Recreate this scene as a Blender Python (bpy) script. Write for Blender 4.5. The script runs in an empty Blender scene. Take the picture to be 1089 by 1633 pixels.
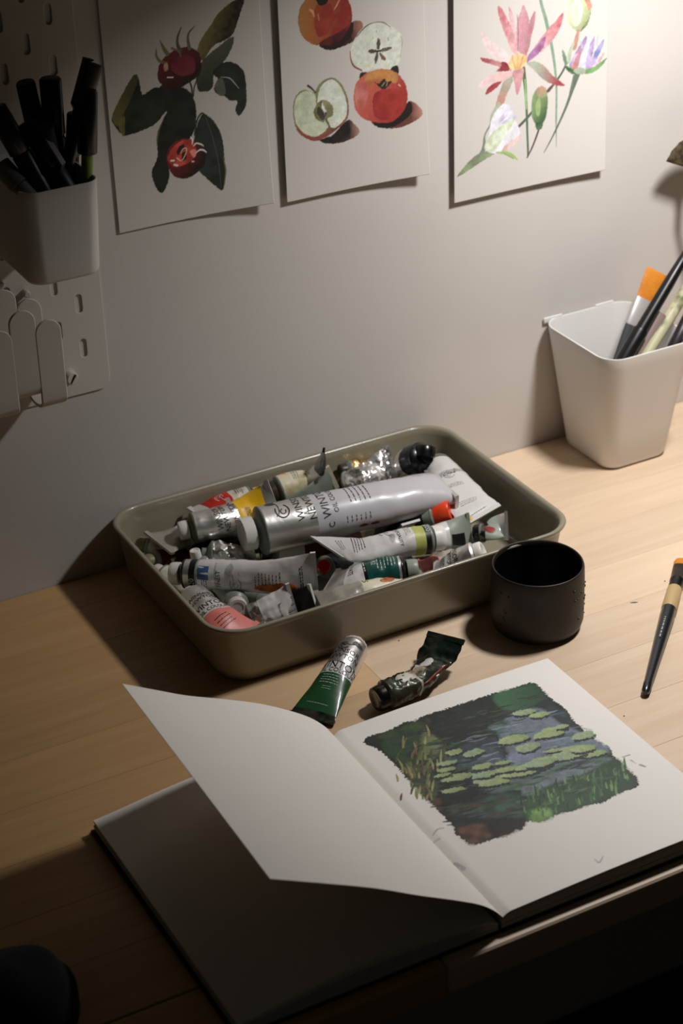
import bpy, bmesh, math, random
import numpy as np
from mathutils import Vector, noise

SC = bpy.context.scene
COL = SC.collection

# ------------------------------------------------------------------ camera
cam_d = bpy.data.cameras.new('camera')
cam = bpy.data.objects.new('camera', cam_d); COL.objects.link(cam)
YAW, PITCH, ROLL = [math.radians(a) for a in (27.48, 29.43, -2.17)]
CAMPOS = Vector((0.0, -1.361, 0.8544))
_f = Vector((math.sin(YAW)*math.cos(PITCH), math.cos(YAW)*math.cos(PITCH), -math.sin(PITCH)))
_r = Vector((math.cos(YAW), -math.sin(YAW), 0)); _u = _r.cross(_f)
R_ = math.cos(ROLL)*_r + math.sin(ROLL)*_u
U_ = -math.sin(ROLL)*_r + math.cos(ROLL)*_u
from mathutils import Matrix
M = Matrix((R_, U_, -_f)).transposed().to_4x4(); M.translation = CAMPOS
cam.matrix_world = M
cam_d.sensor_fit = 'HORIZONTAL'; cam_d.sensor_width = 36.0
cam_d.lens = 3150.0/1089.0*36.0
cam_d.clip_start = 0.05
cam_d.dof.use_dof = True; cam_d.dof.focus_distance = 1.47; cam_d.dof.aperture_fstop = 14.0
SC.camera = cam

# ------------------------------------------------------------------ world, lamp, exposure
SC.view_settings.view_transform = 'Standard'; SC.view_settings.look = 'None'
SC.view_settings.exposure = 0.0; SC.view_settings.gamma = 1.0
SC.view_settings.use_curve_mapping = False
w = bpy.data.worlds.new('dim_room'); SC.world = w; w.use_nodes = True
w.node_tree.nodes['Background'].inputs[0].default_value = (1.0, 0.90, 0.74, 1)
w.node_tree.nodes['Background'].inputs[1].default_value = 0.009

# the desk lamp's round opening, facing down above the right end of the desk, just out of view
lamp_d = bpy.data.lights.new('desk_lamp_light', 'AREA'); lamp_d.shape = 'DISK'; lamp_d.size = 0.085
lamp_d.spread = math.radians(164); lamp_d.energy = 4.0; lamp_d.color = (1.0, 0.972, 0.96)
lamp = bpy.data.objects.new('desk_lamp_light', lamp_d); COL.objects.link(lamp); lamp.location = (0.960, -0.285, 0.610)
lamp.rotation_euler = Vector((0.22, 0.04, -1.0)).to_track_quat('-Z', 'Y').to_euler()

# ------------------------------------------------------------------ helpers
def lin(c):
    out = []
    for v in c[:3]:
        v = v/255.0
        out.append(v/12.92 if v <= 0.04045 else ((v+0.055)/1.055)**2.4)
    return tuple(out)

MATS = {}
def mat(name, c, rough=0.5, metal=0.0, bump=0.0, bscale=200.0, c2=None, nscale=30.0, lo=0.45, hi=0.6,
        coat=0.0, vcol=None, detail=3.0, sub=0.0, trans=0.0, kind='noise', ior=1.45):
    if name in MATS: return MATS[name]
    m = bpy.data.materials.new(name); m.use_nodes = True; MATS[name] = m
    nt = m.node_tree; b = nt.nodes['Principled BSDF']
    b.inputs['Roughness'].default_value = rough; b.inputs['Metallic'].default_value = metal
    b.inputs['IOR'].default_value = ior
    if coat: b.inputs['Coat Weight'].default_value = coat; b.inputs['Coat Roughness'].default_value = 0.12
    if trans: b.inputs['Transmission Weight'].default_value = trans
    if sub:
        b.inputs['Subsurface Weight'].default_value = sub; b.inputs['Subsurface Scale'].default_value = 0.003
    tc = nt.nodes.new('ShaderNodeTexCoord')
    base = lin(c)+(1,)
    b.inputs['Base Color'].default_value = base
    if vcol:
        a = nt.nodes.new('ShaderNodeVertexColor'); a.layer_name = vcol
        nt.links.new(a.outputs['Color'], b.inputs['Base Color'])
    elif c2 is not None:
        n = nt.nodes.new('ShaderNodeTexNoise'); n.inputs['Scale'].default_value = nscale; n.inputs['Detail'].default_value = detail
        r = nt.nodes.new('ShaderNodeValToRGB'); r.color_ramp.elements[0].position = lo; r.color_ramp.elements[1].position = hi
        r.color_ramp.elements[0].color = base; r.color_ramp.elements[1].color = lin(c2)+(1,)
        nt.links.new(tc.outputs['Object'], n.inputs['Vector']); nt.links.new(n.outputs[0], r.inputs[0])
        nt.links.new(r.outputs[0], b.inputs['Base Color'])
    if bump:
        if kind == 'voronoi':
            n = nt.nodes.new('ShaderNodeTexVoronoi'); n.feature = 'F1'
        else:
            n = nt.nodes.new('ShaderNodeTexNoise'); n.inputs['Detail'].default_value = 4
        n.inputs['Scale'].default_value = bscale
        bp = nt.nodes.new('ShaderNodeBump'); bp.inputs['Strength'].default_value = bump; bp.inputs['Distance'].default_value = 0.001
        nt.links.new(tc.outputs['Object'], n.inputs['Vector']); nt.links.new(n.outputs[0], bp.inputs['Height'])
        nt.links.new(bp.outputs[0], b.inputs['Normal'])
    return m

def raw(name, verts, faces, mats, fm=None, smooth=True):
    me = bpy.data.meshes.new(name)
    me.from_pydata([tuple(v) for v in verts], [], [tuple(f) for f in faces])
    if not isinstance(mats, (list, tuple)): mats = [mats]
    for m in mats: me.materials.append(m)
    if fm is not None: me.polygons.foreach_set('material_index', list(fm))
    me.polygons.foreach_set('use_smooth', [smooth]*len(me.polygons))
    me.update()
    return me

def fix_normals(me):
    bm = bmesh.new(); bm.from_mesh(me); bmesh.ops.recalc_face_normals(bm, faces=bm.faces); bm.to_mesh(me); bm.free()

class Thing:
    """an Empty at the thing's base that parents its parts"""
    def __init__(s, name, label, cat, loc, group=None, kind=None):
        s.o = bpy.data.objects.new(name, None); COL.objects.link(s.o)
        s.o.empty_display_size = 0.01
        s.loc = Vector(loc); s.o.location = s.loc
        if kind: s.o['kind'] = kind
        else:
            s.o['label'] = label; s.o['category'] = cat
        if group: s.o['group'] = group
    def part(s, name, verts, faces, mats, fm=None, smooth=True, parent=None, label=None, recalc=True, kind=None, sharp=None):
        vs = [Vector(v)-s.loc for v in verts]
        me = raw(name, vs, faces, mats, fm, smooth)
        if recalc: fix_normals(me)
        return s.add(name, me, parent, label, kind, sharp)
    def add(s, name, me, parent=None, label=None, kind=None, sharp=None):
        if sharp:
            try: me.set_sharp_from_angle(angle=math.radians(sharp))
            except Exception: pass
        o = bpy.data.objects.new(name, me); COL.objects.link(o)
        o.parent = parent or s.o
        if label: o['label'] = label
        if kind: o['kind'] = kind
        return o

def single(name, label, cat, loc, verts, faces, mats, fm=None, smooth=True, group=None, recalc=True, sharp=None):
    loc = Vector(loc)
    me = raw(name, [Vector(v)-loc for v in verts], faces, mats, fm, smooth)
    if recalc: fix_normals(me)
    if sharp: me.set_sharp_from_angle(angle=math.radians(sharp))
    o = bpy.data.objects.new(name, me); COL.objects.link(o); o.location = loc
    o['label'] = label; o['category'] = cat
    if group: o['group'] = group
    return o

def boxv(x0, x1, y0, y1, z0, z1):
    v = [(x, y, z) for z in (z0, z1) for y in (y0, y1) for x in (x0, x1)]
    f = [(0,2,3,1), (4,5,7,6), (0,1,5,4), (2,6,7,3), (0,4,6,2), (1,3,7,5)]
    return v, f

def bevel_box(x0, x1, y0, y1, z0, z1, r, seg=2):
    bm = bmesh.new()
    v, f = boxv(x0, x1, y0, y1, z0, z1)
    bv = [bm.verts.new(p) for p in v]
    for q in f: bm.faces.new([bv[i] for i in q])
    bmesh.ops.recalc_face_normals(bm, faces=bm.faces)
    if r > 0: bmesh.ops.bevel(bm, geom=list(bm.edges), offset=r, segments=seg, profile=0.5, affect='EDGES')
    bm.verts.index_update()
    vs = [tuple(p.co) for p in bm.verts]; fs = [tuple(p.index for p in q.verts) for q in bm.faces]
    bm.free(); return vs, fs

def structure(name, verts, faces, m, smooth=False):
    me = raw(name, verts, faces, m, None, smooth); fix_normals(me)
    o = bpy.data.objects.new(name, me); COL.objects.link(o); o['kind'] = 'structure'; return o

def catmull(P, n, closed=False):
    P = [Vector(p) for p in P]; out = []
    m = len(P); segs = m if closed else m-1
    for k in range(n):
        t = k/(n if closed else n-1)*segs; i = min(int(t), segs-1); f = t-i
        if closed: a, b, c, d = P[(i-1) % m], P[i % m], P[(i+1) % m], P[(i+2) % m]
        else:
            b, c = P[i], P[i+1]; a = P[i-1] if i else b*2-c; d = P[i+2] if i+2 < m else c*2-b
        out.append(0.5*((2*b)+(c-a)*f+(2*a-5*b+4*c-d)*f*f+(3*b-3*c+d-a)*f**3))
    return out

def rings(rows, close_start=True, close_end=True):
    """loft a list of equal rings of points"""
    n = len(rows[0]); v = [p for r in rows for p in r]; f = []
    for i in range(len(rows)-1):
        for j in range(n):
            k = (j+1) % n
            f.append((i*n+j, i*n+k, (i+1)*n+k, (i+1)*n+j))
    if close_start: f.append(tuple(range(n))[::-1])
    if close_end: f.append(tuple(range((len(rows)-1)*n, len(rows)*n)))
    return v, f

def frame(T, ref=(0, 0, 1)):
    T = Vector(T).normalized(); r = Vector(ref)
    if abs(T.dot(r.normalized())) > 0.98: r = Vector((1, 0, 0))
    A = (r - T*T.dot(r)).normalized(); return T, A, T.cross(A)

def lathe(base, axis, prof, n=28, rib=0, ribd=0.0, ribrows=()):
    """prof: list of (distance along axis, radius)"""
    T, A, B = frame(axis); base = Vector(base); rows = []
    for i, (h, r) in enumerate(prof):
        row = []
        for j in range(n):
            a = 2*math.pi*j/n
            rr = r - (ribd if (i in ribrows and j % 2) else 0)
            row.append(base+T*h+(A*math.cos(a)+B*math.sin(a))*rr)
        rows.append(row)
    return rings(rows)

def join(*vf):
    V, F = [], []
    for v, f in vf:
        o = len(V); V += list(v); F += [tuple(i+o for i in q) for q in f]
    return V, F

def rrect(x0, x1, y0, y1, r, z, n=6):
    pts = []
    for cx, cy, a0 in ((x1-r, y1-r, 0), (x0+r, y1-r, 90), (x0+r, y0+r, 180), (x1-r, y0+r, 270)):
        for k in range(n+1):
            a = math.radians(a0+90*k/n); pts.append(Vector((cx+r*math.cos(a), cy+r*math.sin(a), z)))
    return pts

# ------------------------------------------------------------------ lettering that is laid on a surface
_tc = {}
def text_tris(s):
    if s in _tc: return _tc[s]
    cu = bpy.data.curves.new('lettering', 'FONT'); cu.body = s; cu.size = 1.0; cu.align_x = 'CENTER'; cu.align_y = 'CENTER'
    cu.resolution_u = 2
    ob = bpy.data.objects.new('tmp', cu); COL.objects.link(ob)
    dg = bpy.context.evaluated_depsgraph_get()
    me = ob.evaluated_get(dg).to_mesh()
    bm = bmesh.new(); bm.from_mesh(me)
    bmesh.ops.triangulate(bm, faces=bm.faces)
    for _ in range(2):
        lg = [e for e in bm.edges if e.calc_length() > 0.3]
        if not lg: break
        bmesh.ops.subdivide_edges(bm, edges=lg, cuts=1)
        bmesh.ops.triangulate(bm, faces=bm.faces)
    bm.verts.index_update()
    r = ([(p.co.x, p.co.y) for p in bm.verts], [tuple(q.index for q in f.verts) for f in bm.faces])
    bm.free(); ob.evaluated_get(dg).to_mesh_clear()
    bpy.data.objects.remove(ob); bpy.data.curves.remove(cu)
    _tc[s] = r
    return r

def dashes(rows, seed, width, pitch, th):
    """rows of tiny word-like strokes (print too small to read)"""
    rnd = random.Random(seed); V, F = [], []
    for i in range(rows):
        x = -width/2; y = -(i-(rows-1)/2)*pitch; end = width/2*rnd.uniform(0.6, 1)
        while x < end:
            l = rnd.uniform(0.6, 2.2)*th*2.5; l = min(l, end-x)
            o = len(V); V += [(x, y-th/2), (x+l, y-th/2), (x+l, y+th/2), (x, y+th/2)]; F.append((o, o+1, o+2, o+3)); x += l+th*1.2
    return V, F

# ---- flat print shapes, millimetres on each sheet: (P, colour, colour2, outline, gradient) or (S, colour, line, widths)
ART_MEDLAR = [
('P',(137,127,71),(44,42,32),[(76.1,130.4),(79.8,138.9),(88.2,148.1),(95.8,156.7),(107.0,163.4),(113.4,165.2),(118.5,167.2),(118.2,163.0),(114.2,153.8),(107.0,139.4),(98.1,135.2),(89.4,132.4),(81.0,123.8),(76.4,124.6)],(82.9,149.0,100.7,139.0)),
('P',(87,93,79),(48,53,40),[(106.9,137.3),(105.6,129.7),(99.5,120.7),(89.5,112.3),(87.2,101.2),(80.7,98.7),(74.7,101.2),(74.2,115.0),(81.0,123.8),(94.0,131.6)],(78.3,128.6,88.9,103.7)),
('P',(41,50,40),(31,36,28),[(88.0,112.6),(97.8,118.8),(107.1,116.5),(114.4,108.0),(115.1,93.2),(113.6,81.7),(107.5,74.7),(104.7,80.4),(106.7,86.7),(100.5,88.5),(96.0,93.0),(91.4,94.6),(87.8,99.6),(92.2,106.1)],None),
('P',(99,104,90),(82,93,79),[(88.8,102.3),(93.9,107.2),(96.8,103.8),(97.7,94.9),(93.7,93.0),(90.7,95.4)],None),
('S',(192,193,181),[(94.7,107.8),(101.6,105.8),(106.0,100.7),(108.9,96.5)],[0.31,0.79,0.63,0.31]),
('P',(45,53,40),(29,34,26),[(2.9,93.4),(7.4,101.2),(14.4,111.3),(23.6,121.7),(27.0,117.6),(29.0,105.8),(38.4,109.1),(48.9,107.3),(57.5,99.2),(45.8,88.4),(37.5,81.2),(25.0,77.7),(15.0,76.7),(9.7,77.7),(3.1,87.6)],None),
('P',(119,114,61),(81,81,48),[(2.9,93.4),(7.4,101.2),(14.4,111.3),(23.6,121.7),(26.3,117.7),(18.1,102.1),(11.1,91.9),(9.7,85.0),(4.5,86.7)],(4.2,98.9,19.5,101.8)),
('P',(130,123,67),(102,101,58),[(7.3,86.9),(11.8,91.8),(13.0,88.7),(11.6,77.7),(9.7,77.7)],None),
('P',(37,42,33),(26,29,22),[(43.0,109.0),(55.1,108.3),(67.0,101.9),(71.6,90.9),(71.4,77.8),(66.5,65.4),(57.4,59.8),(47.0,47.0),(45.4,36.8),(40.7,27.3),(36.7,25.8),(32.6,33.4),(31.2,44.2),(36.8,54.9),(38.0,72.3),(44.7,84.2),(47.6,90.9)],None),
('S',(110,108,60),[(44.7,84.2),(39.2,73.6),(37.2,63.7)],[0.47,1.42,0.47]),
('P',(49,57,52),(33,40,31),[(77.9,81.7),(86.8,73.4),(92.1,59.0),(92.5,41.0),(92.6,30.3),(89.3,18.0),(83.2,22.4),(77.2,28.9),(69.9,37.9),(67.7,50.3),(68.8,65.0),(72.8,76.0)],None),
('S',(119,112,57),[(91.4,44.2),(92.9,33.3),(90.1,20.2)],[0.47,1.26,0.47]),
('S',(83,95,85),[(79.3,79.2),(84.3,60.5),(87.5,38.9),(87.9,20.6)],[0.31,0.63,0.63,0.31]),
('P',(109,39,40),(43,21,21),[(42.7,120.5),(45.3,127.1),(52.6,132.9),(61.9,135.6),(70.3,135.3),(78.3,128.6),(78.0,114.3),(69.1,108.7),(57.9,104.9),(47.5,108.2),(42.7,114.8)],(50.7,129.0,61.2,107.2)),
('P',(134,52,61),(99,35,38),[(55.1,126.8),(66.1,130.6),(73.4,125.1),(72.6,115.3),(61.8,114.3),(54.6,119.8)],None),
('S',(127,119,89),[(50.5,126.2),(45.4,128.5),(42.7,133.2),(43.0,138.1)],[1.89,2.52,1.89,0.79]),
('S',(130,123,86),[(51.8,133.1),(49.2,137.7),(46.7,143.8)],[3.46,2.83,0.94]),
('S',(102,99,75),[(62.5,133.4),(60.7,138.6),(61.1,144.2),(64.7,151.3)],[3.46,2.52,1.89,0.94]),
('S',(112,108,84),[(70.2,134.2),(69.4,141.4),(70.7,146.1),(75.6,150.2)],[2.83,2.2,1.57,0.79]),
('S',(137,123,102),[(55.9,136.6),(61.0,133.6),(62.6,129.1)],[2.2,1.26,0.63]),
('P',(225,173,145),(171,125,107),[(48.1,125.2),(51.2,126.1),(51.3,121.1),(48.5,120.6)],None),
('S',(255,227,200),[(50.3,115.2),(54.9,114.4)],[0.94,0.94]),
('S',(44,51,40),[(67.6,110.4),(69.5,104.3),(69.6,95.6)],[1.42,1.42,1.42]),
('S',(44,51,40),[(74.5,109.2),(71.8,103.9),(70.5,96.9)],[1.1,1.1,1.1]),
('S',(44,51,40),[(68.9,66.4),(72.1,77.6),(76.4,82.4),(80.1,79.1)],[1.1,1.42,1.42,1.42]),
('P',(127,41,35),(35,19,19),[(44.4,53.4),(49.9,62.7),(59.4,65.3),(68.6,62.1),(75.9,54.7),(76.7,44.1),(71.5,37.6),(61.7,33.2),(52.3,35.1),(46.5,41.1)],(50.9,56.6,69.9,37.9)),
('P',(231,95,77),(178,61,52),[(45.4,53.2),(51.3,61.0),(60.9,64.3),(68.5,60.6),(69.4,51.5),(62.6,45.4),(51.5,43.8),(46.4,48.6)],None),
('P',(79,33,28),(51,25,22),[(53.2,55.4),(55.9,60.1),(59.9,60.8),(58.8,56.6),(54.6,52.9)],None),
('P',(79,33,28),(51,25,22),[(56.5,48.1),(57.8,53.8),(61.0,54.6),(60.5,48.8)],None),
('S',(255,237,202),[(52.8,51.0),(56.5,48.1),(60.0,51.9),(61.6,56.7),(58.8,57.3),(56.2,54.1)],[0.63,0.63,0.63,0.63,0.63,0.47]),
('P',(255,201,180),(241,146,129),[(64.1,54.0),(68.9,55.3),(69.3,50.8),(66.8,49.0)],None),
('S',(255,255,228),[(48.0,49.7),(50.3,49.3)],[1.42,1.42]),
('S',(255,255,246),[(50.4,46.0),(52.8,44.9)],[1.57,1.57]),
('S',(255,219,192),[(65.5,45.7),(66.7,45.5)],[1.26,1.26]),
('S',(255,253,231),[(67.5,57.8),(70.0,59.6),(73.8,58.1),(76.0,56.2)],[0.63,1.1,1.1,0.47]),
('S',(255,255,255),[(69.4,52.2),(72.7,53.8),(75.8,52.9),(78.0,50.7)],[0.63,1.26,1.26,0.47]),
('S',(255,255,255),[(65.7,65.6),(67.1,62.4),(66.5,59.5)],[0.63,1.26,0.63]),]
ART_APPLES = [
('P',(169,118,97),(61,35,30),[(34.8,123.3),(50.2,124.4),(63.0,136.0),(70.8,136.4),(74.1,132.9),(72.8,127.6),(65.6,121.2),(49.9,117.6),(40.7,118.7)],(73.0,132.3,61.2,130.1)),
('P',(33,18,15),(40,22,20),[(34.8,123.3),(50.2,124.4),(63.0,136.0),(65.7,133.5),(62.6,124.4),(49.9,117.6),(40.7,118.4)],None),
('P',(178,120,64),(144,41,37),[(17.1,142.8),(18.7,153.3),(24.3,160.4),(32.0,164.6),(54.7,161.1),(61.3,154.6),(64.4,146.0),(63.8,136.6),(56.5,126.8),(48.6,121.9),(37.8,122.4),(28.7,124.8),(20.7,131.4)],(20.7,147.6,53.9,139.5)),
('P',(52,19,18),(97,31,27),[(41.1,127.3),(52.0,130.3),(61.4,134.2),(63.3,136.6),(56.4,126.1),(48.5,121.5),(37.8,122.2),(34.8,124.2)],None),
('P',(160,67,45),(149,50,40),[(33.1,153.7),(46.7,152.9),(46.0,135.4),(35.0,129.0),(31.0,140.5)],None),
('P',(28,20,16),(36,26,20),[(34.1,160.2),(43.1,158.8),(43.5,155.4),(38.4,153.5),(34.7,155.8)],None),
('S',(227,159,116),[(27.7,151.9),(29.9,150.2),(31.2,145.9)],[1.28,2.25,0.8]),
('S',(228,149,125),[(53.7,155.2),(51.2,151.5),(48.8,148.5)],[1.12,1.28,0.48]),
('S',(209,136,102),[(34.6,147.4),(35.3,142.5)],[0.8,0.8]),
('P',(222,226,208),(217,221,209),[(61.9,112.1),(67.2,123.7),(76.8,131.7),(91.0,132.4),(100.3,127.2),(108.9,118.2),(108.6,107.0),(105.2,96.3),(97.9,92.6),(83.7,95.8),(74.2,95.3),(64.9,101.1)],None),
('S',(66,63,47),[(68.0,124.2),(76.8,131.0),(84.7,132.8),(92.5,131.5),(98.7,127.0)],[0.64,0.96,0.48,0.8,0.48]),
('S',(131,58,55),[(61.9,113.5),(62.3,107.2),(64.9,101.1),(71.8,96.4)],[0.64,0.96,1.45,1.12]),
('S',(171,115,108),[(108.1,118.3),(109.2,112.5),(106.9,101.6)],[0.32,0.48,0.32]),
('P',(84,76,65),(104,98,84),[(87.2,120.1),(89.3,117.2),(88.2,111.1),(86.3,111.4),(86.1,116.4)],None),
('P',(111,107,92),(91,82,69),[(99.1,110.7),(98.6,109.0),(91.9,108.1),(88.8,109.2),(92.0,111.2)],None),
('P',(127,89,82),(89,74,61),[(93.7,101.1),(90.2,102.4),(87.8,107.7),(89.4,107.7),(93.1,103.3)],None),
('P',(98,93,76),(83,75,62),[(84.6,99.8),(83.5,102.8),(85.3,108.4),(86.8,107.9),(86.7,103.0)],None),
('P',(70,66,56),(91,82,69),[(78.1,110.7),(80.2,112.1),(85.7,110.6),(85.6,109.2),(80.9,108.6)],None),
('S',(52,49,41),[(85.3,109.5),(89.1,109.4)],[1.61,1.61]),
('S',(137,142,119),[(86.1,126.1),(86.1,125.0)],[0.64,0.64]),
('S',(137,142,119),[(96.2,118.9),(96.6,116.6)],[0.8,0.8]),
('S',(151,151,133),[(82.8,121.3),(82.8,120.2)],[0.64,0.64]),
('P',(183,132,116),(100,55,47),[(80.9,52.8),(96.9,51.9),(106.8,57.4),(113.4,64.1),(119.9,61.1),(125.5,53.9),(123.0,48.6),(106.5,43.6),(90.3,45.6)],(125.5,53.9,114.8,53.0)),
('P',(25,19,18),(31,23,22),[(79.3,53.8),(96.9,50.5),(106.8,55.9),(113.1,63.4),(116.6,59.9),(114.8,53.0),(104.9,46.8),(93.5,45.0),(83.9,47.8)],None),
('P',(51,44,35),(34,29,25),[(69.3,91.2),(71.0,94.5),(75.7,94.3),(77.5,91.9),(71.6,89.1)],None),
('P',(46,39,32),(34,29,25),[(97.1,92.0),(102.0,95.4),(105.1,93.5),(105.0,88.5),(101.8,88.4)],None),
('P',(206,104,88),(160,50,43),[(63.7,73.9),(66.0,86.2),(74.1,92.5),(83.6,94.7),(93.2,93.9),(102.6,89.7),(110.5,79.7),(112.7,66.4),(107.6,55.8),(97.7,49.6),(87.2,50.6),(74.5,55.0),(66.0,63.4)],(69.0,81.4,103.6,58.0)),
('P',(201,143,80),(183,105,64),[(75.6,91.5),(85.2,94.1),(94.7,93.2),(104.2,88.0),(102.5,81.1),(91.3,84.5),(81.7,83.4),(73.7,82.0)],None),
('P',(208,133,122),(190,92,80),[(64.8,75.1),(66.7,84.6),(73.9,87.6),(76.8,77.2),(73.3,66.4),(68.4,63.0)],None),
('P',(170,54,47),(149,42,40),[(81.4,73.5),(91.1,77.5),(105.5,74.9),(110.3,68.3),(105.2,57.7),(95.3,52.2),(82.5,56.1)],None),
('P',(49,40,28),(42,35,25),[(82.6,85.4),(86.5,83.3),(89.7,85.1),(92.2,86.5),(93.7,83.4),(99.0,83.2),(97.6,81.3),(94.7,79.0),(91.1,77.5),(87.2,80.3),(85.2,82.8)],None),
('S',(168,163,126),[(89.6,80.6),(92.1,83.0)],[0.64,0.64]),
('S',(180,176,139),[(93.6,79.9),(94.8,82.8)],[0.48,0.48]),
('S',(242,177,167),[(104.8,79.3),(106.4,77.6)],[0.96,0.64]),
('P',(175,139,123),(63,41,37),[(32.2,46.5),(45.7,48.6),(57.1,58.2),(63.3,54.2),(68.2,46.5),(61.3,42.0),(48.5,40.5),(37.6,42.4)],(68.2,47.2,58.3,47.6)),
('P',(28,23,23),(39,32,30),[(30.7,46.8),(42.5,47.7),(55.5,57.5),(58.6,55.5),(59.1,46.0),(48.6,41.5),(39.1,42.1)],None),
('P',(137,75,61),(132,139,99),[(9.3,78.1),(12.3,86.0),(19.4,90.0),(28.5,86.5),(33.4,92.2),(42.9,95.5),(50.5,91.7),(57.1,80.7),(59.1,69.0),(57.5,59.3),(49.0,53.0),(39.4,48.3),(29.9,46.1),(20.6,49.3),(12.5,57.0),(9.5,66.8)],(26.9,49.3,22.3,84.2)),
('P',(214,222,193),(199,208,180),[(10.3,77.9),(13.1,85.1),(20.2,88.7),(28.5,85.1),(30.0,77.1),(32.4,69.6),(39.0,58.4),(39.6,54.8),(33.2,51.0),(26.9,50.0),(17.8,54.6),(11.9,62.1),(10.4,68.1)],None),
('P',(230,234,223),(215,220,201),[(30.9,77.0),(34.1,89.1),(42.8,93.8),(49.7,90.2),(55.1,80.4),(57.5,69.3),(56.0,61.0),(49.1,55.1),(42.8,54.2),(39.6,61.2),(33.3,70.9)],None),
('S',(162,74,61),[(11.2,63.0),(17.7,53.2),(26.8,48.2),(31.5,47.6)],[0.64,1.45,1.28,0.64]),
('P',(115,113,73),(143,143,103),[(27.5,70.5),(30.4,76.4),(35.2,78.3),(34.8,70.6),(36.9,63.1),(35.2,60.3),(29.1,64.6)],None),
('P',(153,152,111),(131,130,93),[(35.2,78.3),(41.3,76.5),(44.7,70.9),(44.4,64.9),(40.8,63.1),(37.5,60.9),(38.6,68.5)],None),
('P',(58,58,41),(75,73,50),[(31.1,73.4),(34.9,71.3),(37.3,65.2),(35.2,62.0),(31.1,67.0)],None),
('P',(66,64,47),(66,64,47),[(37.4,68.7),(38.9,67.7),(38.5,64.3),(37.0,65.7)],None),
('S',(95,92,63),[(38.1,62.9),(39.8,59.0),(41.2,54.5)],[0.64,0.64,1.28]),
('S',(105,103,65),[(38.8,53.9),(42.0,54.3),(45.9,53.1)],[1.61,1.28,0.48]),
('S',(51,44,38),[(23.3,92.4),(26.4,89.7),(30.0,85.6)],[1.93,1.61,0.8]),]
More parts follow.
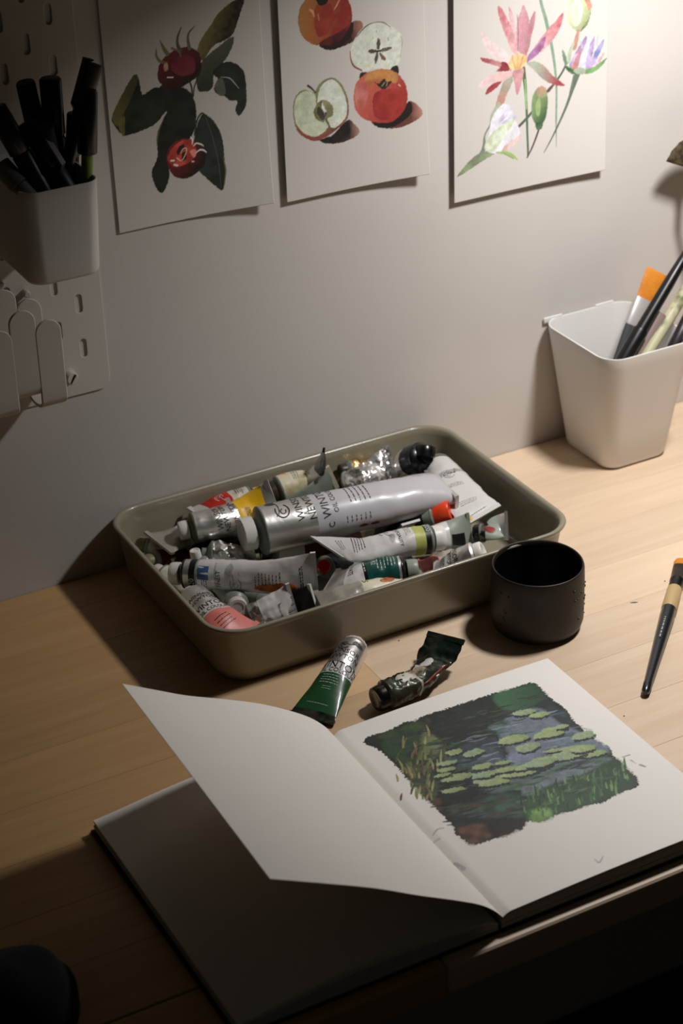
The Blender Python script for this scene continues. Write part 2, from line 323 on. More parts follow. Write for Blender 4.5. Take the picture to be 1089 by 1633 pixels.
ART_LOTUS = [
('S',(127,154,131),[(83.0,165.7),(84.7,156.2),(89.4,142.4),(92.6,130.6),(96.7,114.8),(100.1,95.1),(101.5,77.4),(101.6,53.9),(102.2,29.9)],[2.76,2.76,3.22,3.22,2.76,2.3,1.84,1.84,0.46]),
('S',(83,96,83),[(111.3,101.8),(106.3,94.0),(98.6,85.7),(91.9,80.7),(74.2,62.9),(49.7,46.0),(29.7,35.1),(9.7,27.2),(3.1,23.2)],[2.07,2.07,2.3,2.3,2.53,2.76,2.99,2.76,0.69]),
('S',(96,110,95),[(123.0,92.0),(117.0,76.6),(110.6,62.0),(101.8,45.9),(95.2,35.2),(89.6,27.3)],[5.98,3.22,2.53,1.84,1.38,0.69]),
('S',(105,123,102),[(118.9,89.8),(114.8,75.0)],[1.84,1.15]),
('P',(153,173,130),(122,133,105),[(3.1,23.2),(9.7,30.2),(20.8,37.8),(34.1,40.1),(43.0,37.4),(27.4,31.6),(14.1,26.3)],None),
('S',(80,106,77),[(67.7,104.5),(69.7,90.8),(70.8,79.1),(71.9,63.3),(72.6,47.5),(73.6,29.5),(73.0,26.0)],[4.14,3.22,2.3,2.3,2.07,2.07,0.69]),
('S',(147,188,119),[(69.6,94.7),(70.8,79.1),(71.4,69.3)],[1.15,1.61,0.92]),
('S',(82,62,74),[(84.6,50.1),(81.3,41.9),(76.9,32.8),(72.5,26.1)],[1.84,1.84,1.61,0.92]),
('P',(155,167,148),(189,137,125),[(56.9,102.6),(56.9,95.0),(51.5,84.5),(47.2,75.6),(42.8,74.5),(41.0,78.7),(44.8,89.5),(50.3,100.0)],(53.6,99.4,44.9,79.9)),
('S',(169,178,157),[(43.8,78.2),(37.3,69.7),(36.2,62.2)],[4.14,3.22,2.76]),
('S',(125,134,121),[(35.8,62.3),(30.0,53.6),(29.2,43.0),(23.0,35.4)],[1.61,1.38,4.14,2.3]),
('P',(234,231,238),(222,222,227),[(34.5,54.7),(37.3,67.8),(47.2,77.6),(56.1,74.0),(58.4,65.8),(65.4,48.9),(56.5,40.7),(43.0,35.4),(30.7,41.8)],None),
('P',(182,175,204),(221,219,232),[(57.2,74.8),(56.1,70.1),(49.5,64.6),(42.9,60.9),(47.2,68.9)],None),
('P',(193,189,215),(221,219,232),[(61.1,66.3),(58.5,60.9),(49.5,59.7),(47.3,62.0)],None),
('P',(199,210,172),(218,227,206),[(29.6,43.0),(35.1,52.7),(45.1,58.6),(59.6,62.7),(56.3,56.5),(47.4,47.4),(38.6,38.3)],None),
('P',(216,180,168),(225,202,198),[(65.8,47.8),(62.1,41.6),(54.3,37.2),(47.5,36.5),(49.7,41.0),(57.5,44.5)],None),
('S',(156,183,106),[(41.9,36.6),(52.0,34.1),(58.8,30.0),(63.0,26.0)],[1.15,3.22,2.3,0.69]),
('S',(122,148,89),[(49.8,34.1),(58.9,28.0)],[0.92,0.92]),
('P',(229,209,207),(220,192,191),[(26.3,142.5),(30.4,139.0),(40.2,130.0),(51.1,121.6),(59.0,110.8),(55.7,108.5),(44.6,114.6),(34.8,122.5),(28.2,132.9)],None),
('P',(218,182,184),(207,161,164),[(52.5,158.5),(56.3,153.3),(60.2,137.8),(61.7,119.8),(58.8,120.3),(55.3,140.5)],None),
('P',(190,113,121),(215,169,171),[(42.1,161.0),(46.5,157.6),(54.2,144.4),(58.7,134.3),(61.7,118.8),(56.6,121.2),(48.8,137.8),(43.9,150.7)],(43.2,159.0,57.7,121.4)),
('P',(203,151,157),(181,130,141),[(66.9,157.9),(70.9,150.9),(73.5,141.2),(73.1,128.2),(70.6,116.4),(63.3,119.5),(60.3,130.3),(61.4,145.1),(64.3,152.0)],(63.0,135.5,73.0,133.9)),
('S',(154,119,133),[(61.3,150.6),(62.4,135.6),(62.1,120.6)],[0.69,1.38,0.69]),
('P',(179,121,127),(175,139,142),[(78.8,151.5),(78.6,142.3),(75.7,131.5),(73.2,120.7),(69.3,113.4),(71.3,130.4),(73.9,144.0)],None),
('P',(188,104,112),(218,176,176),[(106.5,145.3),(104.5,134.3),(96.5,123.4),(86.6,116.5),(77.8,111.9),(70.7,108.8),(76.5,119.1),(90.7,132.8),(99.5,139.8)],(105.0,143.6,80.0,113.8)),
('P',(148,87,123),(163,121,163),[(89.0,128.4),(88.3,121.0),(83.3,115.2),(75.6,111.2),(69.0,108.5),(71.5,113.8),(79.8,121.4)],None),
('P',(166,178,159),(158,65,77),[(71.2,108.7),(80.1,108.5),(89.1,102.7),(98.4,92.5),(109.5,83.7),(106.6,82.7),(96.3,86.5),(87.1,92.5),(78.0,101.8)],(77.9,106.6,103.1,86.8)),
('P',(158,69,79),(195,141,144),[(25.5,120.9),(32.6,119.1),(44.6,114.2),(53.0,109.0),(55.7,104.3),(42.5,110.8),(29.4,116.5)],(27.2,120.0,49.1,109.7)),
('P',(227,203,202),(214,176,174),[(23.3,96.2),(28.3,101.9),(39.2,105.3),(53.5,104.0),(59.1,101.3),(49.2,97.3),(36.0,95.8)],(25.1,96.8,53.5,102.3)),
('P',(147,50,62),(158,69,77),[(31.2,88.5),(32.7,93.6),(38.2,96.8),(46.5,97.6),(41.5,93.0)],None),
('P',(206,156,159),(189,131,137),[(57.1,104.1),(67.9,104.9),(66.9,95.1),(62.2,82.9),(59.2,93.6)],None),
('P',(134,50,56),(165,88,91),[(40.8,106.9),(45.8,110.2),(45.7,113.6),(50.1,113.3),(53.9,108.8),(53.1,105.2),(46.9,105.9)],None),
('P',(224,195,142),(216,175,124),[(53.5,108.9),(55.6,115.2),(62.2,117.8),(70.0,115.5),(71.6,110.5),(66.8,105.7),(59.0,104.5)],None),
('S',(206,155,97),[(60.1,105.9),(56.7,115.0),(57.3,117.7)],[1.15,1.15,0.69]),
('S',(211,165,106),[(62.8,105.8),(62.2,115.0),(61.7,118.8)],[1.15,1.15,0.69]),
('S',(199,146,94),[(64.6,106.0),(67.1,113.8),(69.3,116.6)],[1.15,1.15,0.69]),
('S',(230,205,151),[(65.7,105.8),(70.7,109.7)],[1.15,0.92]),
('S',(232,210,160),[(57.9,106.2),(53.0,110.9)],[1.15,0.92]),
('P',(215,218,175),(151,163,120),[(111.0,144.6),(112.5,152.7),(116.9,157.6),(130.4,155.5),(134.8,146.4),(133.8,137.1),(129.0,129.4),(123.5,126.5),(116.6,130.5),(112.5,136.8)],(114.9,147.7,131.2,131.9)),
('P',(236,234,213),(223,222,184),[(114.4,149.6),(120.3,154.3),(126.2,147.8),(124.3,134.9),(118.8,132.0),(114.7,140.2)],None),
('P',(198,148,129),(176,118,97),[(127.0,155.1),(132.8,152.3),(135.3,146.3),(132.7,143.0),(129.5,149.1)],None),
('P',(110,119,80),(130,141,97),[(126.7,130.7),(132.9,136.3),(134.1,140.9),(131.7,131.8),(124.6,126.5)],None),
('S',(186,138,125),[(122.3,127.3),(120.7,121.2),(118.6,114.0)],[2.76,4.14,5.06]),
('S',(176,188,168),[(117.6,117.9),(114.2,109.9),(113.5,102.4)],[2.3,4.14,3.22]),
('P',(119,152,130),(102,123,100),[(106.4,114.7),(109.7,109.7),(111.7,101.7),(110.0,99.1),(107.1,106.9)],None),
('P',(148,128,168),(205,182,203),[(123.9,91.9),(116.5,96.1),(114.1,100.4),(122.8,113.3),(129.8,121.6),(131.3,117.6),(125.3,106.1),(118.7,97.6)],None),
('P',(192,131,126),(181,130,141),[(116.4,97.1),(121.8,106.7),(125.0,112.9),(125.3,104.2),(121.1,94.3)],None),
('P',(198,191,216),(226,224,237),[(125.7,91.6),(125.3,104.2),(131.3,116.6),(133.4,123.0),(135.1,117.9),(132.6,104.9),(130.4,90.8)],None),
('P',(146,118,162),(190,175,208),[(130.8,91.3),(131.6,107.0),(138.5,120.2),(139.2,114.3),(136.8,102.2),(134.9,90.9)],None),
('P',(124,134,188),(179,160,196),[(134.9,91.3),(139.0,105.7),(148.3,116.1),(148.0,110.9),(141.5,99.5),(139.5,92.1)],None),
('P',(201,151,162),(219,192,205),[(132.2,90.4),(139.4,96.0),(149.4,104.9),(147.3,99.5),(139.6,90.5)],None),
('S',(181,170,199),[(124.9,117.7),(126.9,112.6)],[1.38,2.3]),
('S',(193,186,211),[(142.6,119.5),(141.5,113.0)],[1.15,1.84]),
('P',(104,147,87),(127,164,111),[(110.7,99.0),(114.2,94.9),(125.8,90.0),(137.3,89.0),(146.4,92.8),(152.2,99.2),(147.4,97.5),(139.4,94.0),(130.3,93.3),(118.8,95.3),(113.0,99.0)],None),
('P',(57,89,60),(81,110,81),[(109.5,99.6),(115.3,96.3),(125.8,90.2),(119.4,90.7),(113.1,93.8)],None),
('P',(175,190,173),(144,156,135),[(118.3,94.2),(124.4,96.0),(130.3,93.3),(129.2,89.6),(122.3,90.4)],None),
('P',(128,150,103),(67,95,62),[(76.4,66.4),(77.3,77.9),(80.5,84.1),(86.1,86.4),(90.9,82.8),(92.8,72.2),(91.4,59.7),(87.9,53.5),(81.1,54.7),(77.4,60.3)],(80.8,71.4,92.3,61.5)),
('P',(188,134,122),(149,153,111),[(81.7,82.9),(86.1,86.4),(90.9,82.8),(91.5,77.3),(86.3,76.2),(82.4,78.9)],(86.1,86.0,86.3,76.2)),
('P',(152,175,116),(143,165,113),[(80.8,71.4),(84.1,76.7),(85.8,68.6),(84.4,61.0),(81.4,62.5)],None),
('P',(80,110,78),(59,89,66),[(81.1,55.3),(87.4,54.9),(88.0,51.5),(86.2,48.5),(82.3,49.2),(80.7,52.3)],None),
('P',(104,74,71),(104,74,71),[(91.9,82.0),(96.8,85.0),(97.7,83.5),(93.0,79.3)],None),]
ART_POND = [
('P',(33,40,35),(39,48,46),[(13.2,205.1),(20.1,209.6),(37.4,208.7),(51.5,211.2),(56.2,208.3),(66.5,210.5),(89.2,209.3),(107.3,208.8),(125.5,208.3),(132.5,206.8),(148.9,207.1),(158.3,205.1),(158.5,193.9),(158.0,180.3),(159.6,164.8),(156.2,150.0),(156.2,134.6),(155.5,122.2),(159.4,109.1),(156.0,100.7),(156.1,86.1),(153.9,67.0),(146.2,61.7),(134.3,62.9),(119.6,59.9),(108.8,62.5),(94.1,62.8),(85.6,64.9),(70.5,64.4),(64.0,69.4),(55.5,63.9),(49.9,66.5),(37.2,65.4),(19.6,67.8),(17.6,76.1),(16.2,83.6),(18.7,93.5),(18.4,109.0),(19.1,122.2),(17.2,129.3),(18.8,138.3),(18.6,154.6),(18.9,167.9),(19.2,176.9),(18.0,192.4)],None),
('P',(64,105,74),(43,66,50),[(124.9,207.3),(148.0,205.8),(157.5,203.8),(158.4,193.0),(155.3,184.3),(130.5,178.9),(119.3,190.2)],(127.7,203.3,156.4,185.9),3.2),
('P',(63,80,49),(41,51,36),[(21.7,207.8),(39.2,207.6),(62.9,208.7),(65.7,200.4),(44.9,195.5),(29.9,200.2)],None,3.2),
('P',(50,73,50),(36,45,37),[(23.5,197.6),(50.5,200.8),(44.9,174.0),(26.7,160.0),(21.1,171.6)],None,3.2),
('P',(114,125,137),(91,105,106),[(103.1,169.0),(122.7,179.2),(144.0,175.2),(145.7,154.1),(153.3,134.2),(158.4,107.6),(142.0,102.9),(119.8,108.0),(81.0,102.9),(53.9,111.2),(57.7,129.0),(88.9,130.7)],(123.5,152.3,81.0,102.9),3.2),
('P',(53,64,70),(76,90,97),[(63.4,162.8),(80.3,165.4),(95.3,160.7),(91.0,142.0),(77.8,129.2),(57.7,137.2),(50.5,158.1)],None,3.2),
('P',(133,144,165),(112,122,137),[(94.7,139.8),(115.4,140.0),(120.8,132.5),(105.5,124.9),(88.9,130.7)],None,3.2),
('P',(127,136,148),(104,114,119),[(81.0,102.9),(98.4,106.5),(121.4,102.9),(150.3,99.9),(149.0,94.5),(124.7,92.7),(97.1,93.2),(78.9,92.2)],None,3.2),
('P',(42,51,54),(54,67,74),[(149.9,176.2),(157.0,162.9),(153.8,142.6),(150.1,144.9),(147.0,160.0)],None,3.2),
('P',(100,123,116),(65,85,77),[(97.5,172.4),(111.0,177.3),(114.7,170.7),(103.0,164.7)],None,3.2),
('P',(25,30,29),(30,37,37),[(36.9,123.4),(55.8,126.1),(58.4,110.5),(50.3,101.5),(37.9,105.1),(33.4,113.7)],None,3.2),
('P',(70,98,83),(53,73,63),[(29.0,110.4),(43.2,105.8),(66.5,103.6),(73.5,91.5),(62.6,74.8),(41.5,87.5),(25.6,100.8)],None,3.2),
('P',(58,87,58),(43,66,48),[(69.9,85.9),(95.3,94.3),(124.7,92.7),(154.0,97.7),(156.1,86.1),(153.0,67.6),(134.3,62.9),(108.8,62.5),(85.6,64.9),(71.0,65.2),(66.1,72.7)],(73.3,76.1,154.0,83.2),3.2),
('P',(138,174,102),(102,134,79),[(66.1,70.8),(74.2,77.5),(84.0,73.5),(80.2,64.2),(70.3,64.1)],None,3.2),
('P',(117,83,61),(71,51,42),[(19.3,88.6),(31.0,86.1),(44.2,76.3),(38.9,70.0),(19.6,67.8),(17.6,76.1)],None,3.2),
('P',(30,26,25),(37,31,28),[(38.0,81.9),(52.1,81.1),(62.6,71.0),(55.2,64.8),(37.2,65.4)],None,3.2),
('P',(92,65,55),(66,53,45),[(18.9,134.2),(27.0,127.4),(23.6,113.6),(19.3,110.4),(18.2,124.8)],None,3.2),
('P',(83,89,61),(59,64,47),[(21.2,159.1),(37.6,161.6),(35.9,142.1),(27.0,127.4),(18.0,132.8)],None,3.2),
('P',(115,123,85),(96,110,73),[(55.2,193.6),(59.3,188.9),(59.8,173.5),(41.3,159.4),(43.1,175.1)],None,3.2),
('S',(30,37,35),[(29.0,130.9),(34.6,129.3),(40.8,128.6)],[0.87,2.05,0.65]),
('S',(82,107,97),[(104.7,81.6),(112.1,79.8),(119.9,78.5)],[0.87,2.1,0.65]),
('S',(41,51,51),[(128.8,175.3),(135.5,174.5),(141.8,173.0)],[0.87,1.97,0.65]),
('S',(41,51,51),[(49.4,123.2),(56.2,121.3),(63.6,120.5)],[0.87,2.47,0.65]),
('S',(62,74,69),[(81.3,174.6),(90.0,173.0),(98.8,171.5)],[0.87,2.21,0.65]),
('S',(77,93,99),[(110.7,155.5),(118.6,153.9),(126.7,152.6)],[0.87,2.23,0.65]),
('S',(45,60,49),[(123.9,178.4),(130.6,176.7),(138.0,175.9)],[0.87,2.8,0.65]),
('S',(132,141,156),[(137.2,143.2),(142.2,142.3),(147.2,141.3)],[0.87,1.74,0.65]),
('S',(132,141,156),[(105.0,169.7),(113.0,167.1),(122.3,166.5)],[0.87,2.49,0.65]),
('S',(117,127,140),[(131.2,163.5),(136.3,163.6),(140.3,161.9)],[0.87,2.16,0.65]),
('S',(62,74,69),[(41.0,167.8),(44.4,167.5),(47.5,166.6)],[0.87,1.94,0.65]),
('S',(62,74,69),[(112.2,179.1),(118.5,177.8),(125.0,176.8)],[0.87,1.73,0.65]),
('S',(59,80,58),[(60.6,154.3),(67.3,153.9),(73.0,152.0)],[0.87,2.71,0.65]),
('S',(132,141,156),[(102.5,135.4),(106.3,133.9),(111.1,133.8)],[0.87,1.93,0.65]),
('S',(42,63,49),[(125.2,100.7),(130.5,98.7),(137.0,98.4)],[0.87,2.44,0.65]),
('S',(45,60,49),[(123.9,175.0),(127.7,172.7),(133.3,173.3)],[0.87,2.09,0.65]),
('S',(30,37,35),[(98.9,180.8),(103.2,178.6),(109.2,179.0)],[0.87,2.55,0.65]),
('S',(117,127,140),[(90.1,156.6),(98.2,154.2),(107.4,153.4)],[0.87,2.72,0.65]),
('S',(61,95,64),[(120.0,93.2),(124.3,90.9),(130.3,91.2)],[0.87,1.74,0.65]),
('S',(45,60,49),[(29.9,165.0),(36.4,163.2),(43.5,162.5)],[0.87,2.21,0.65]),
('S',(97,108,116),[(105.8,157.5),(110.4,157.6),(113.9,156.0)],[0.87,2.8,0.65]),
('S',(45,60,49),[(27.7,130.3),(30.5,128.7),(34.4,129.0)],[0.87,1.93,0.65]),
('S',(30,37,35),[(50.9,141.6),(56.1,139.1),(63.0,139.3)],[0.87,2.29,0.65]),
('S',(61,95,64),[(137.4,115.8),(143.5,114.3),(150.1,113.4)],[0.87,2.09,0.65]),
('S',(62,74,69),[(53.1,199.2),(58.0,197.5),(63.9,197.3)],[0.87,2.36,0.65]),
('S',(62,74,69),[(24.4,135.2),(29.7,133.5),(35.7,133.0)],[0.87,2.15,0.65]),
('S',(132,141,156),[(76.1,140.0),(81.7,140.0),(86.2,138.1)],[0.87,1.79,0.65]),
('S',(62,74,69),[(102.1,176.0),(106.4,174.0),(112.1,174.2)],[0.87,1.98,0.65]),
('S',(132,141,156),[(108.8,162.7),(113.4,161.9),(117.9,161.1)],[0.87,2.0,0.65]),
('S',(42,63,49),[(125.4,107.7),(132.4,105.8),(140.1,104.8)],[0.87,2.28,0.65]),
('S',(40,54,47),[(27.7,97.9),(34.4,95.9),(41.8,95.1)],[0.87,2.57,0.65]),
('S',(45,60,49),[(27.2,141.9),(33.0,141.6),(38.0,139.8)],[0.87,2.77,0.65]),
('S',(79,113,79),[(86.8,80.0),(91.1,79.5),(94.9,78.3)],[0.87,2.5,0.65]),
('S',(62,74,69),[(49.7,162.9),(56.4,160.5),(64.4,160.1)],[0.87,2.68,0.65]),
('S',(132,141,156),[(123.0,144.1),(131.2,142.2),(139.8,140.9)],[0.87,2.7,0.65]),
('S',(132,141,156),[(141.2,168.6),(146.9,167.0),(153.3,166.4)],[0.87,2.54,0.65]),
('S',(42,63,49),[(73.4,91.5),(79.9,88.7),(88.1,88.6)],[0.87,1.87,0.65]),
('S',(117,127,140),[(118.5,169.1),(127.2,167.7),(135.6,165.9)],[0.87,1.7,0.65]),
('S',(77,93,99),[(65.8,171.3),(69.7,169.3),(75.0,169.6)],[0.87,1.55,0.65]),
('S',(62,74,69),[(31.9,124.2),(41.1,123.2),(49.5,120.8)],[0.87,2.33,0.65]),
('S',(61,95,64),[(72.4,105.6),(79.8,104.4),(86.9,102.7)],[0.87,2.51,0.65]),
('S',(61,95,64),[(120.6,78.2),(125.2,78.0),(129.0,76.6)],[0.87,2.72,0.65]),
('S',(44,46,42),[(31.1,104.7),(34.4,103.2),(38.6,103.3)],[0.87,2.61,0.65]),
('S',(79,113,79),[(139.2,103.7),(144.0,102.2),(149.7,101.7)],[0.87,2.01,0.65]),
('S',(41,51,51),[(136.9,193.3),(144.7,190.5),(154.1,190.2)],[0.87,2.03,0.65]),
('S',(82,61,51),[(32.5,102.7),(36.6,100.8),(42.0,100.8)],[0.87,1.66,0.65]),
('S',(59,80,58),[(31.3,151.6),(35.7,151.1),(39.8,150.0)],[0.87,1.6,0.65]),
('S',(62,74,69),[(46.5,110.1),(52.3,107.7),(59.5,107.6)],[0.87,1.56,0.65]),
('S',(59,80,58),[(50.8,122.7),(56.3,120.7),(62.9,120.3)],[0.87,2.46,0.65]),
('S',(42,63,49),[(60.2,83.4),(68.5,81.7),(77.0,80.1)],[0.87,1.96,0.65]),
('S',(61,95,64),[(68.2,110.4),(76.2,109.5),(83.4,107.4)],[0.87,2.6,0.65]),
('S',(117,127,140),[(83.6,157.6),(90.4,156.3),(97.3,155.0)],[0.87,1.89,0.65]),
('S',(79,113,79),[(75.4,95.1),(81.1,94.7),(85.9,93.0)],[0.87,1.78,0.65]),
('S',(61,95,64),[(87.0,110.1),(90.7,108.9),(94.9,108.6)],[0.87,2.48,0.65]),
('S',(82,61,51),[(40.1,101.5),(43.6,100.7),(47.3,100.1)],[0.87,2.66,0.65]),
('S',(79,113,79),[(70.2,118.3),(74.7,117.8),(78.8,116.6)],[0.87,1.65,0.65]),
('S',(117,127,140),[(118.1,150.7),(125.2,148.9),(133.0,147.9)],[0.87,2.12,0.65]),
('S',(132,141,156),[(88.2,126.8),(93.1,126.6),(97.1,125.1)],[0.87,2.82,0.65]),
('S',(82,107,97),[(102.2,120.3),(108.0,118.4),(114.8,117.9)],[0.87,2.74,0.65]),
('S',(44,46,42),[(46.2,109.7),(52.9,109.1),(58.7,107.2)],[0.87,2.54,0.65]),
('S',(117,127,140),[(123.8,154.1),(131.9,151.0),(141.9,150.8)],[0.87,2.21,0.65]),
('S',(41,51,51),[(32.7,146.4),(40.7,144.6),(49.1,143.3)],[0.87,1.65,0.65]),
('S',(41,51,51),[(33.8,119.6),(38.0,119.5),(41.5,118.1)],[0.87,1.64,0.65]),
('S',(44,46,42),[(40.3,110.1),(49.0,108.7),(57.4,106.8)],[0.87,1.65,0.65]),
('S',(61,95,64),[(63.0,95.1),(66.5,94.7),(69.8,93.8)],[0.87,2.14,0.65]),
('S',(132,141,156),[(131.2,125.8),(135.2,124.7),(139.7,124.2)],[0.87,1.74,0.65]),
('S',(117,127,140),[(110.8,145.1),(117.5,142.8),(125.5,142.4)],[0.87,2.17,0.65]),
('S',(82,107,97),[(99.8,85.5),(105.3,83.5),(111.9,83.1)],[0.87,2.33,0.65]),
('S',(117,127,140),[(109.9,145.4),(117.7,144.8),(124.4,142.7)],[0.87,2.1,0.65]),
('S',(40,54,47),[(55.1,84.9),(63.9,84.0),(71.7,81.6)],[0.87,2.11,0.65]),
('S',(44,46,42),[(15.2,98.7),(20.7,96.8),(27.1,96.4)],[0.87,2.65,0.65]),
('S',(132,141,156),[(111.3,121.6),(117.3,119.9),(124.0,119.2)],[0.87,2.81,0.65]),
('S',(79,113,79),[(117.2,91.8),(120.5,90.2),(125.0,90.3)],[0.87,1.64,0.65]),
('S',(132,141,156),[(106.2,160.8),(113.1,159.3),(120.4,158.2)],[0.87,2.14,0.65]),
('S',(40,54,47),[(51.1,81.3),(56.9,80.7),(62.1,79.1)],[0.87,2.45,0.65]),
('S',(117,127,140),[(123.0,166.0),(127.0,165.1),(131.2,164.5)],[0.87,2.63,0.65]),
('S',(45,60,49),[(55.4,163.3),(61.7,161.6),(68.8,160.9)],[0.87,2.71,0.65]),
('S',(117,127,140),[(129.8,126.8),(135.5,125.0),(142.2,124.5)],[0.87,1.83,0.65]),
('S',(40,54,47),[(44.3,95.1),(48.1,93.9),(52.4,93.5)],[0.87,1.68,0.65]),
('S',(59,80,58),[(35.7,159.6),(44.2,157.7),(53.2,156.4)],[0.87,2.11,0.65]),
('S',(77,93,99),[(103.8,136.3),(111.1,135.5),(117.8,133.7)],[0.87,1.83,0.65]),
('S',(82,61,51),[(34.5,103.1),(42.0,100.5),(50.6,99.9)],[0.87,1.82,0.65]),
('S',(45,60,49),[(115.0,191.4),(123.0,190.3),(130.6,188.7)],[0.87,1.97,0.65]),
('S',(40,54,47),[(34.3,94.1),(42.9,93.0),(50.9,90.8)],[0.87,1.57,0.65]),
('S',(59,80,58),[(118.7,171.9),(122.7,169.7),(128.4,170.1)],[0.87,1.59,0.65]),
('S',(44,46,42),[(28.1,102.6),(35.4,100.1),(43.9,99.5)],[0.87,2.53,0.65]),
('S',(45,60,49),[(22.8,180.0),(27.4,179.8),(31.3,178.4)],[0.87,2.27,0.65]),
('S',(61,95,64),[(76.1,106.7),(81.1,105.8),(86.0,104.8)],[0.87,2.06,0.65]),
('S',(97,108,116),[(94.4,144.6),(103.5,143.4),(112.1,141.3)],[0.87,1.68,0.65]),
('S',(82,107,97),[(126.8,85.4),(130.4,84.7),(133.9,83.9)],[0.87,2.3,0.65]),
('S',(62,74,69),[(106.1,179.0),(111.1,178.5),(115.6,177.3)],[0.87,1.99,0.65]),
('S',(62,74,69),[(23.3,144.6),(31.8,143.6),(39.5,141.5)],[0.87,1.99,0.65]),
('S',(42,63,49),[(124.7,82.0),(130.5,80.2),(137.1,79.6)],[0.87,2.49,0.65]),
('S',(77,93,99),[(98.4,164.2),(103.3,163.7),(107.9,162.5)],[0.87,2.26,0.65]),
('S',(62,74,69),[(28.9,138.6),(33.5,138.2),(37.7,136.9)],[0.87,2.67,0.65]),
('S',(45,60,49),[(36.8,167.6),(42.9,167.4),(48.0,165.5)],[0.87,1.69,0.65]),
('S',(30,37,35),[(90.0,179.5),(98.7,177.9),(107.4,176.3)],[0.87,2.62,0.65]),
('S',(61,95,64),[(132.8,103.0),(140.7,102.5),(147.3,100.2)],[0.87,1.94,0.65]),
('S',(62,74,69),[(50.8,134.5),(53.8,132.6),(58.4,133.1)],[0.87,2.57,0.65]),
('S',(40,54,47),[(21.5,102.2),(26.2,101.0),(31.1,100.3)],[0.87,2.32,0.65]),
('S',(62,74,69),[(23.8,130.4),(28.8,130.3),(32.9,128.6)],[0.87,2.3,0.65]),
('S',(45,60,49),[(49.0,178.0),(57.5,176.5),(66.0,174.9)],[0.87,2.5,0.65]),
('S',(132,141,156),[(75.9,127.3),(82.7,126.0),(89.4,124.7)],[0.87,1.75,0.65]),
('S',(77,93,99),[(116.5,130.0),(126.0,128.8),(134.9,126.6)],[0.87,2.67,0.65]),
('S',(30,37,35),[(39.1,180.9),(47.4,180.3),(54.7,178.1)],[0.87,1.7,0.65]),
('S',(77,93,99),[(99.4,135.9),(107.4,134.6),(115.2,132.9)],[0.87,2.21,0.65]),
('S',(59,80,58),[(58.4,179.7),(65.0,178.0),(72.2,177.2)],[0.87,1.57,0.65]),
('S',(77,93,99),[(80.4,129.3),(84.6,127.2),(90.4,127.4)],[0.87,2.44,0.65]),
('S',(79,113,79),[(105.0,80.8),(110.5,78.3),(117.7,78.2)],[0.87,1.82,0.65]),
('S',(62,74,69),[(54.0,131.2),(61.8,129.8),(69.5,128.3)],[0.87,2.8,0.65]),
('S',(97,108,116),[(135.8,129.3),(141.7,127.1),(148.8,126.8)],[0.87,2.8,0.65]),
('S',(41,51,51),[(56.4,148.6),(64.7,146.6),(73.6,145.4)],[0.87,2.49,0.65]),
('S',(40,54,47),[(20.4,90.5),(26.0,88.0),(33.1,88.0)],[0.87,2.05,0.65]),
('S',(77,93,99),[(143.4,164.0),(150.4,163.0),(156.9,161.5)],[0.87,2.33,0.65]),
('S',(45,60,49),[(30.3,183.9),(37.6,182.0),(45.7,181.1)],[0.87,1.54,0.65]),
('S',(42,63,49),[(114.0,95.8),(117.4,94.5),(121.5,94.3)],[0.87,1.82,0.65]),
('S',(82,61,51),[(22.6,103.6),(25.4,102.1),(29.2,102.2)],[0.87,1.72,0.65]),
('S',(79,113,79),[(139.0,102.7),(145.5,101.4),(152.0,100.2)],[0.87,2.41,0.65]),
('S',(62,74,69),[(87.8,192.0),(93.3,191.6),(98.1,190.2)],[0.87,2.48,0.65]),
('S',(42,63,49),[(120.5,102.5),(126.0,102.4),(130.3,100.6)],[0.87,2.11,0.65]),
('S',(41,51,51),[(61.7,169.5),(65.2,169.4),(68.2,168.3)],[0.87,2.77,0.65]),
('S',(79,113,79),[(98.7,115.1),(104.5,114.2),(110.1,112.9)],[0.87,1.74,0.65]),
('S',(132,141,156),[(119.2,131.7),(127.5,129.9),(136.1,128.5)],[0.87,1.8,0.65]),
('S',(132,141,156),[(94.4,137.0),(100.2,134.6),(107.6,134.5)],[0.87,2.25,0.65]),
('S',(77,93,99),[(140.8,134.9),(147.0,134.9),(151.7,132.8)],[0.87,1.61,0.65]),
('S',(45,60,49),[(22.6,152.9),(29.9,151.3),(37.6,150.1)],[0.87,2.04,0.65]),
('S',(79,113,79),[(74.8,103.6),(77.7,102.1),(81.7,102.3)],[0.87,2.74,0.65]),
('S',(59,80,58),[(53.0,116.5),(55.9,114.9),(59.9,115.1)],[0.87,1.67,0.65]),
('S',(97,108,116),[(128.9,130.0),(132.5,127.9),(137.8,128.4)],[0.87,2.61,0.65]),
('S',(79,113,79),[(104.5,106.6),(108.7,105.4),(113.4,104.9)],[0.87,2.52,0.65]),
('S',(82,61,51),[(40.1,102.9),(44.8,103.0),(48.3,101.3)],[0.87,1.71,0.65]),
('S',(42,63,49),[(103.2,81.6),(107.0,79.5),(112.4,79.8)],[0.87,2.33,0.65]),
('S',(77,93,99),[(131.6,167.0),(137.8,166.3),(143.6,164.8)],[0.87,2.02,0.65]),
('S',(79,113,79),[(64.0,109.7),(70.8,107.1),(79.0,106.8)],[0.87,1.63,0.65]),
('S',(61,95,64),[(65.0,90.0),(68.9,89.1),(73.0,88.5)],[0.87,2.06,0.65]),
('S',(97,108,116),[(82.0,137.1),(85.3,136.3),(88.8,135.8)],[0.87,2.42,0.65]),
('S',(45,60,49),[(53.0,112.6),(58.7,110.5),(65.5,110.2)],[0.87,2.43,0.65]),
('S',(42,63,49),[(128.7,80.5),(137.0,78.3),(146.0,77.0)],[0.87,1.54,0.65]),
('S',(59,80,58),[(110.3,189.9),(115.0,187.9),(121.2,188.0)],[0.87,1.69,0.65]),
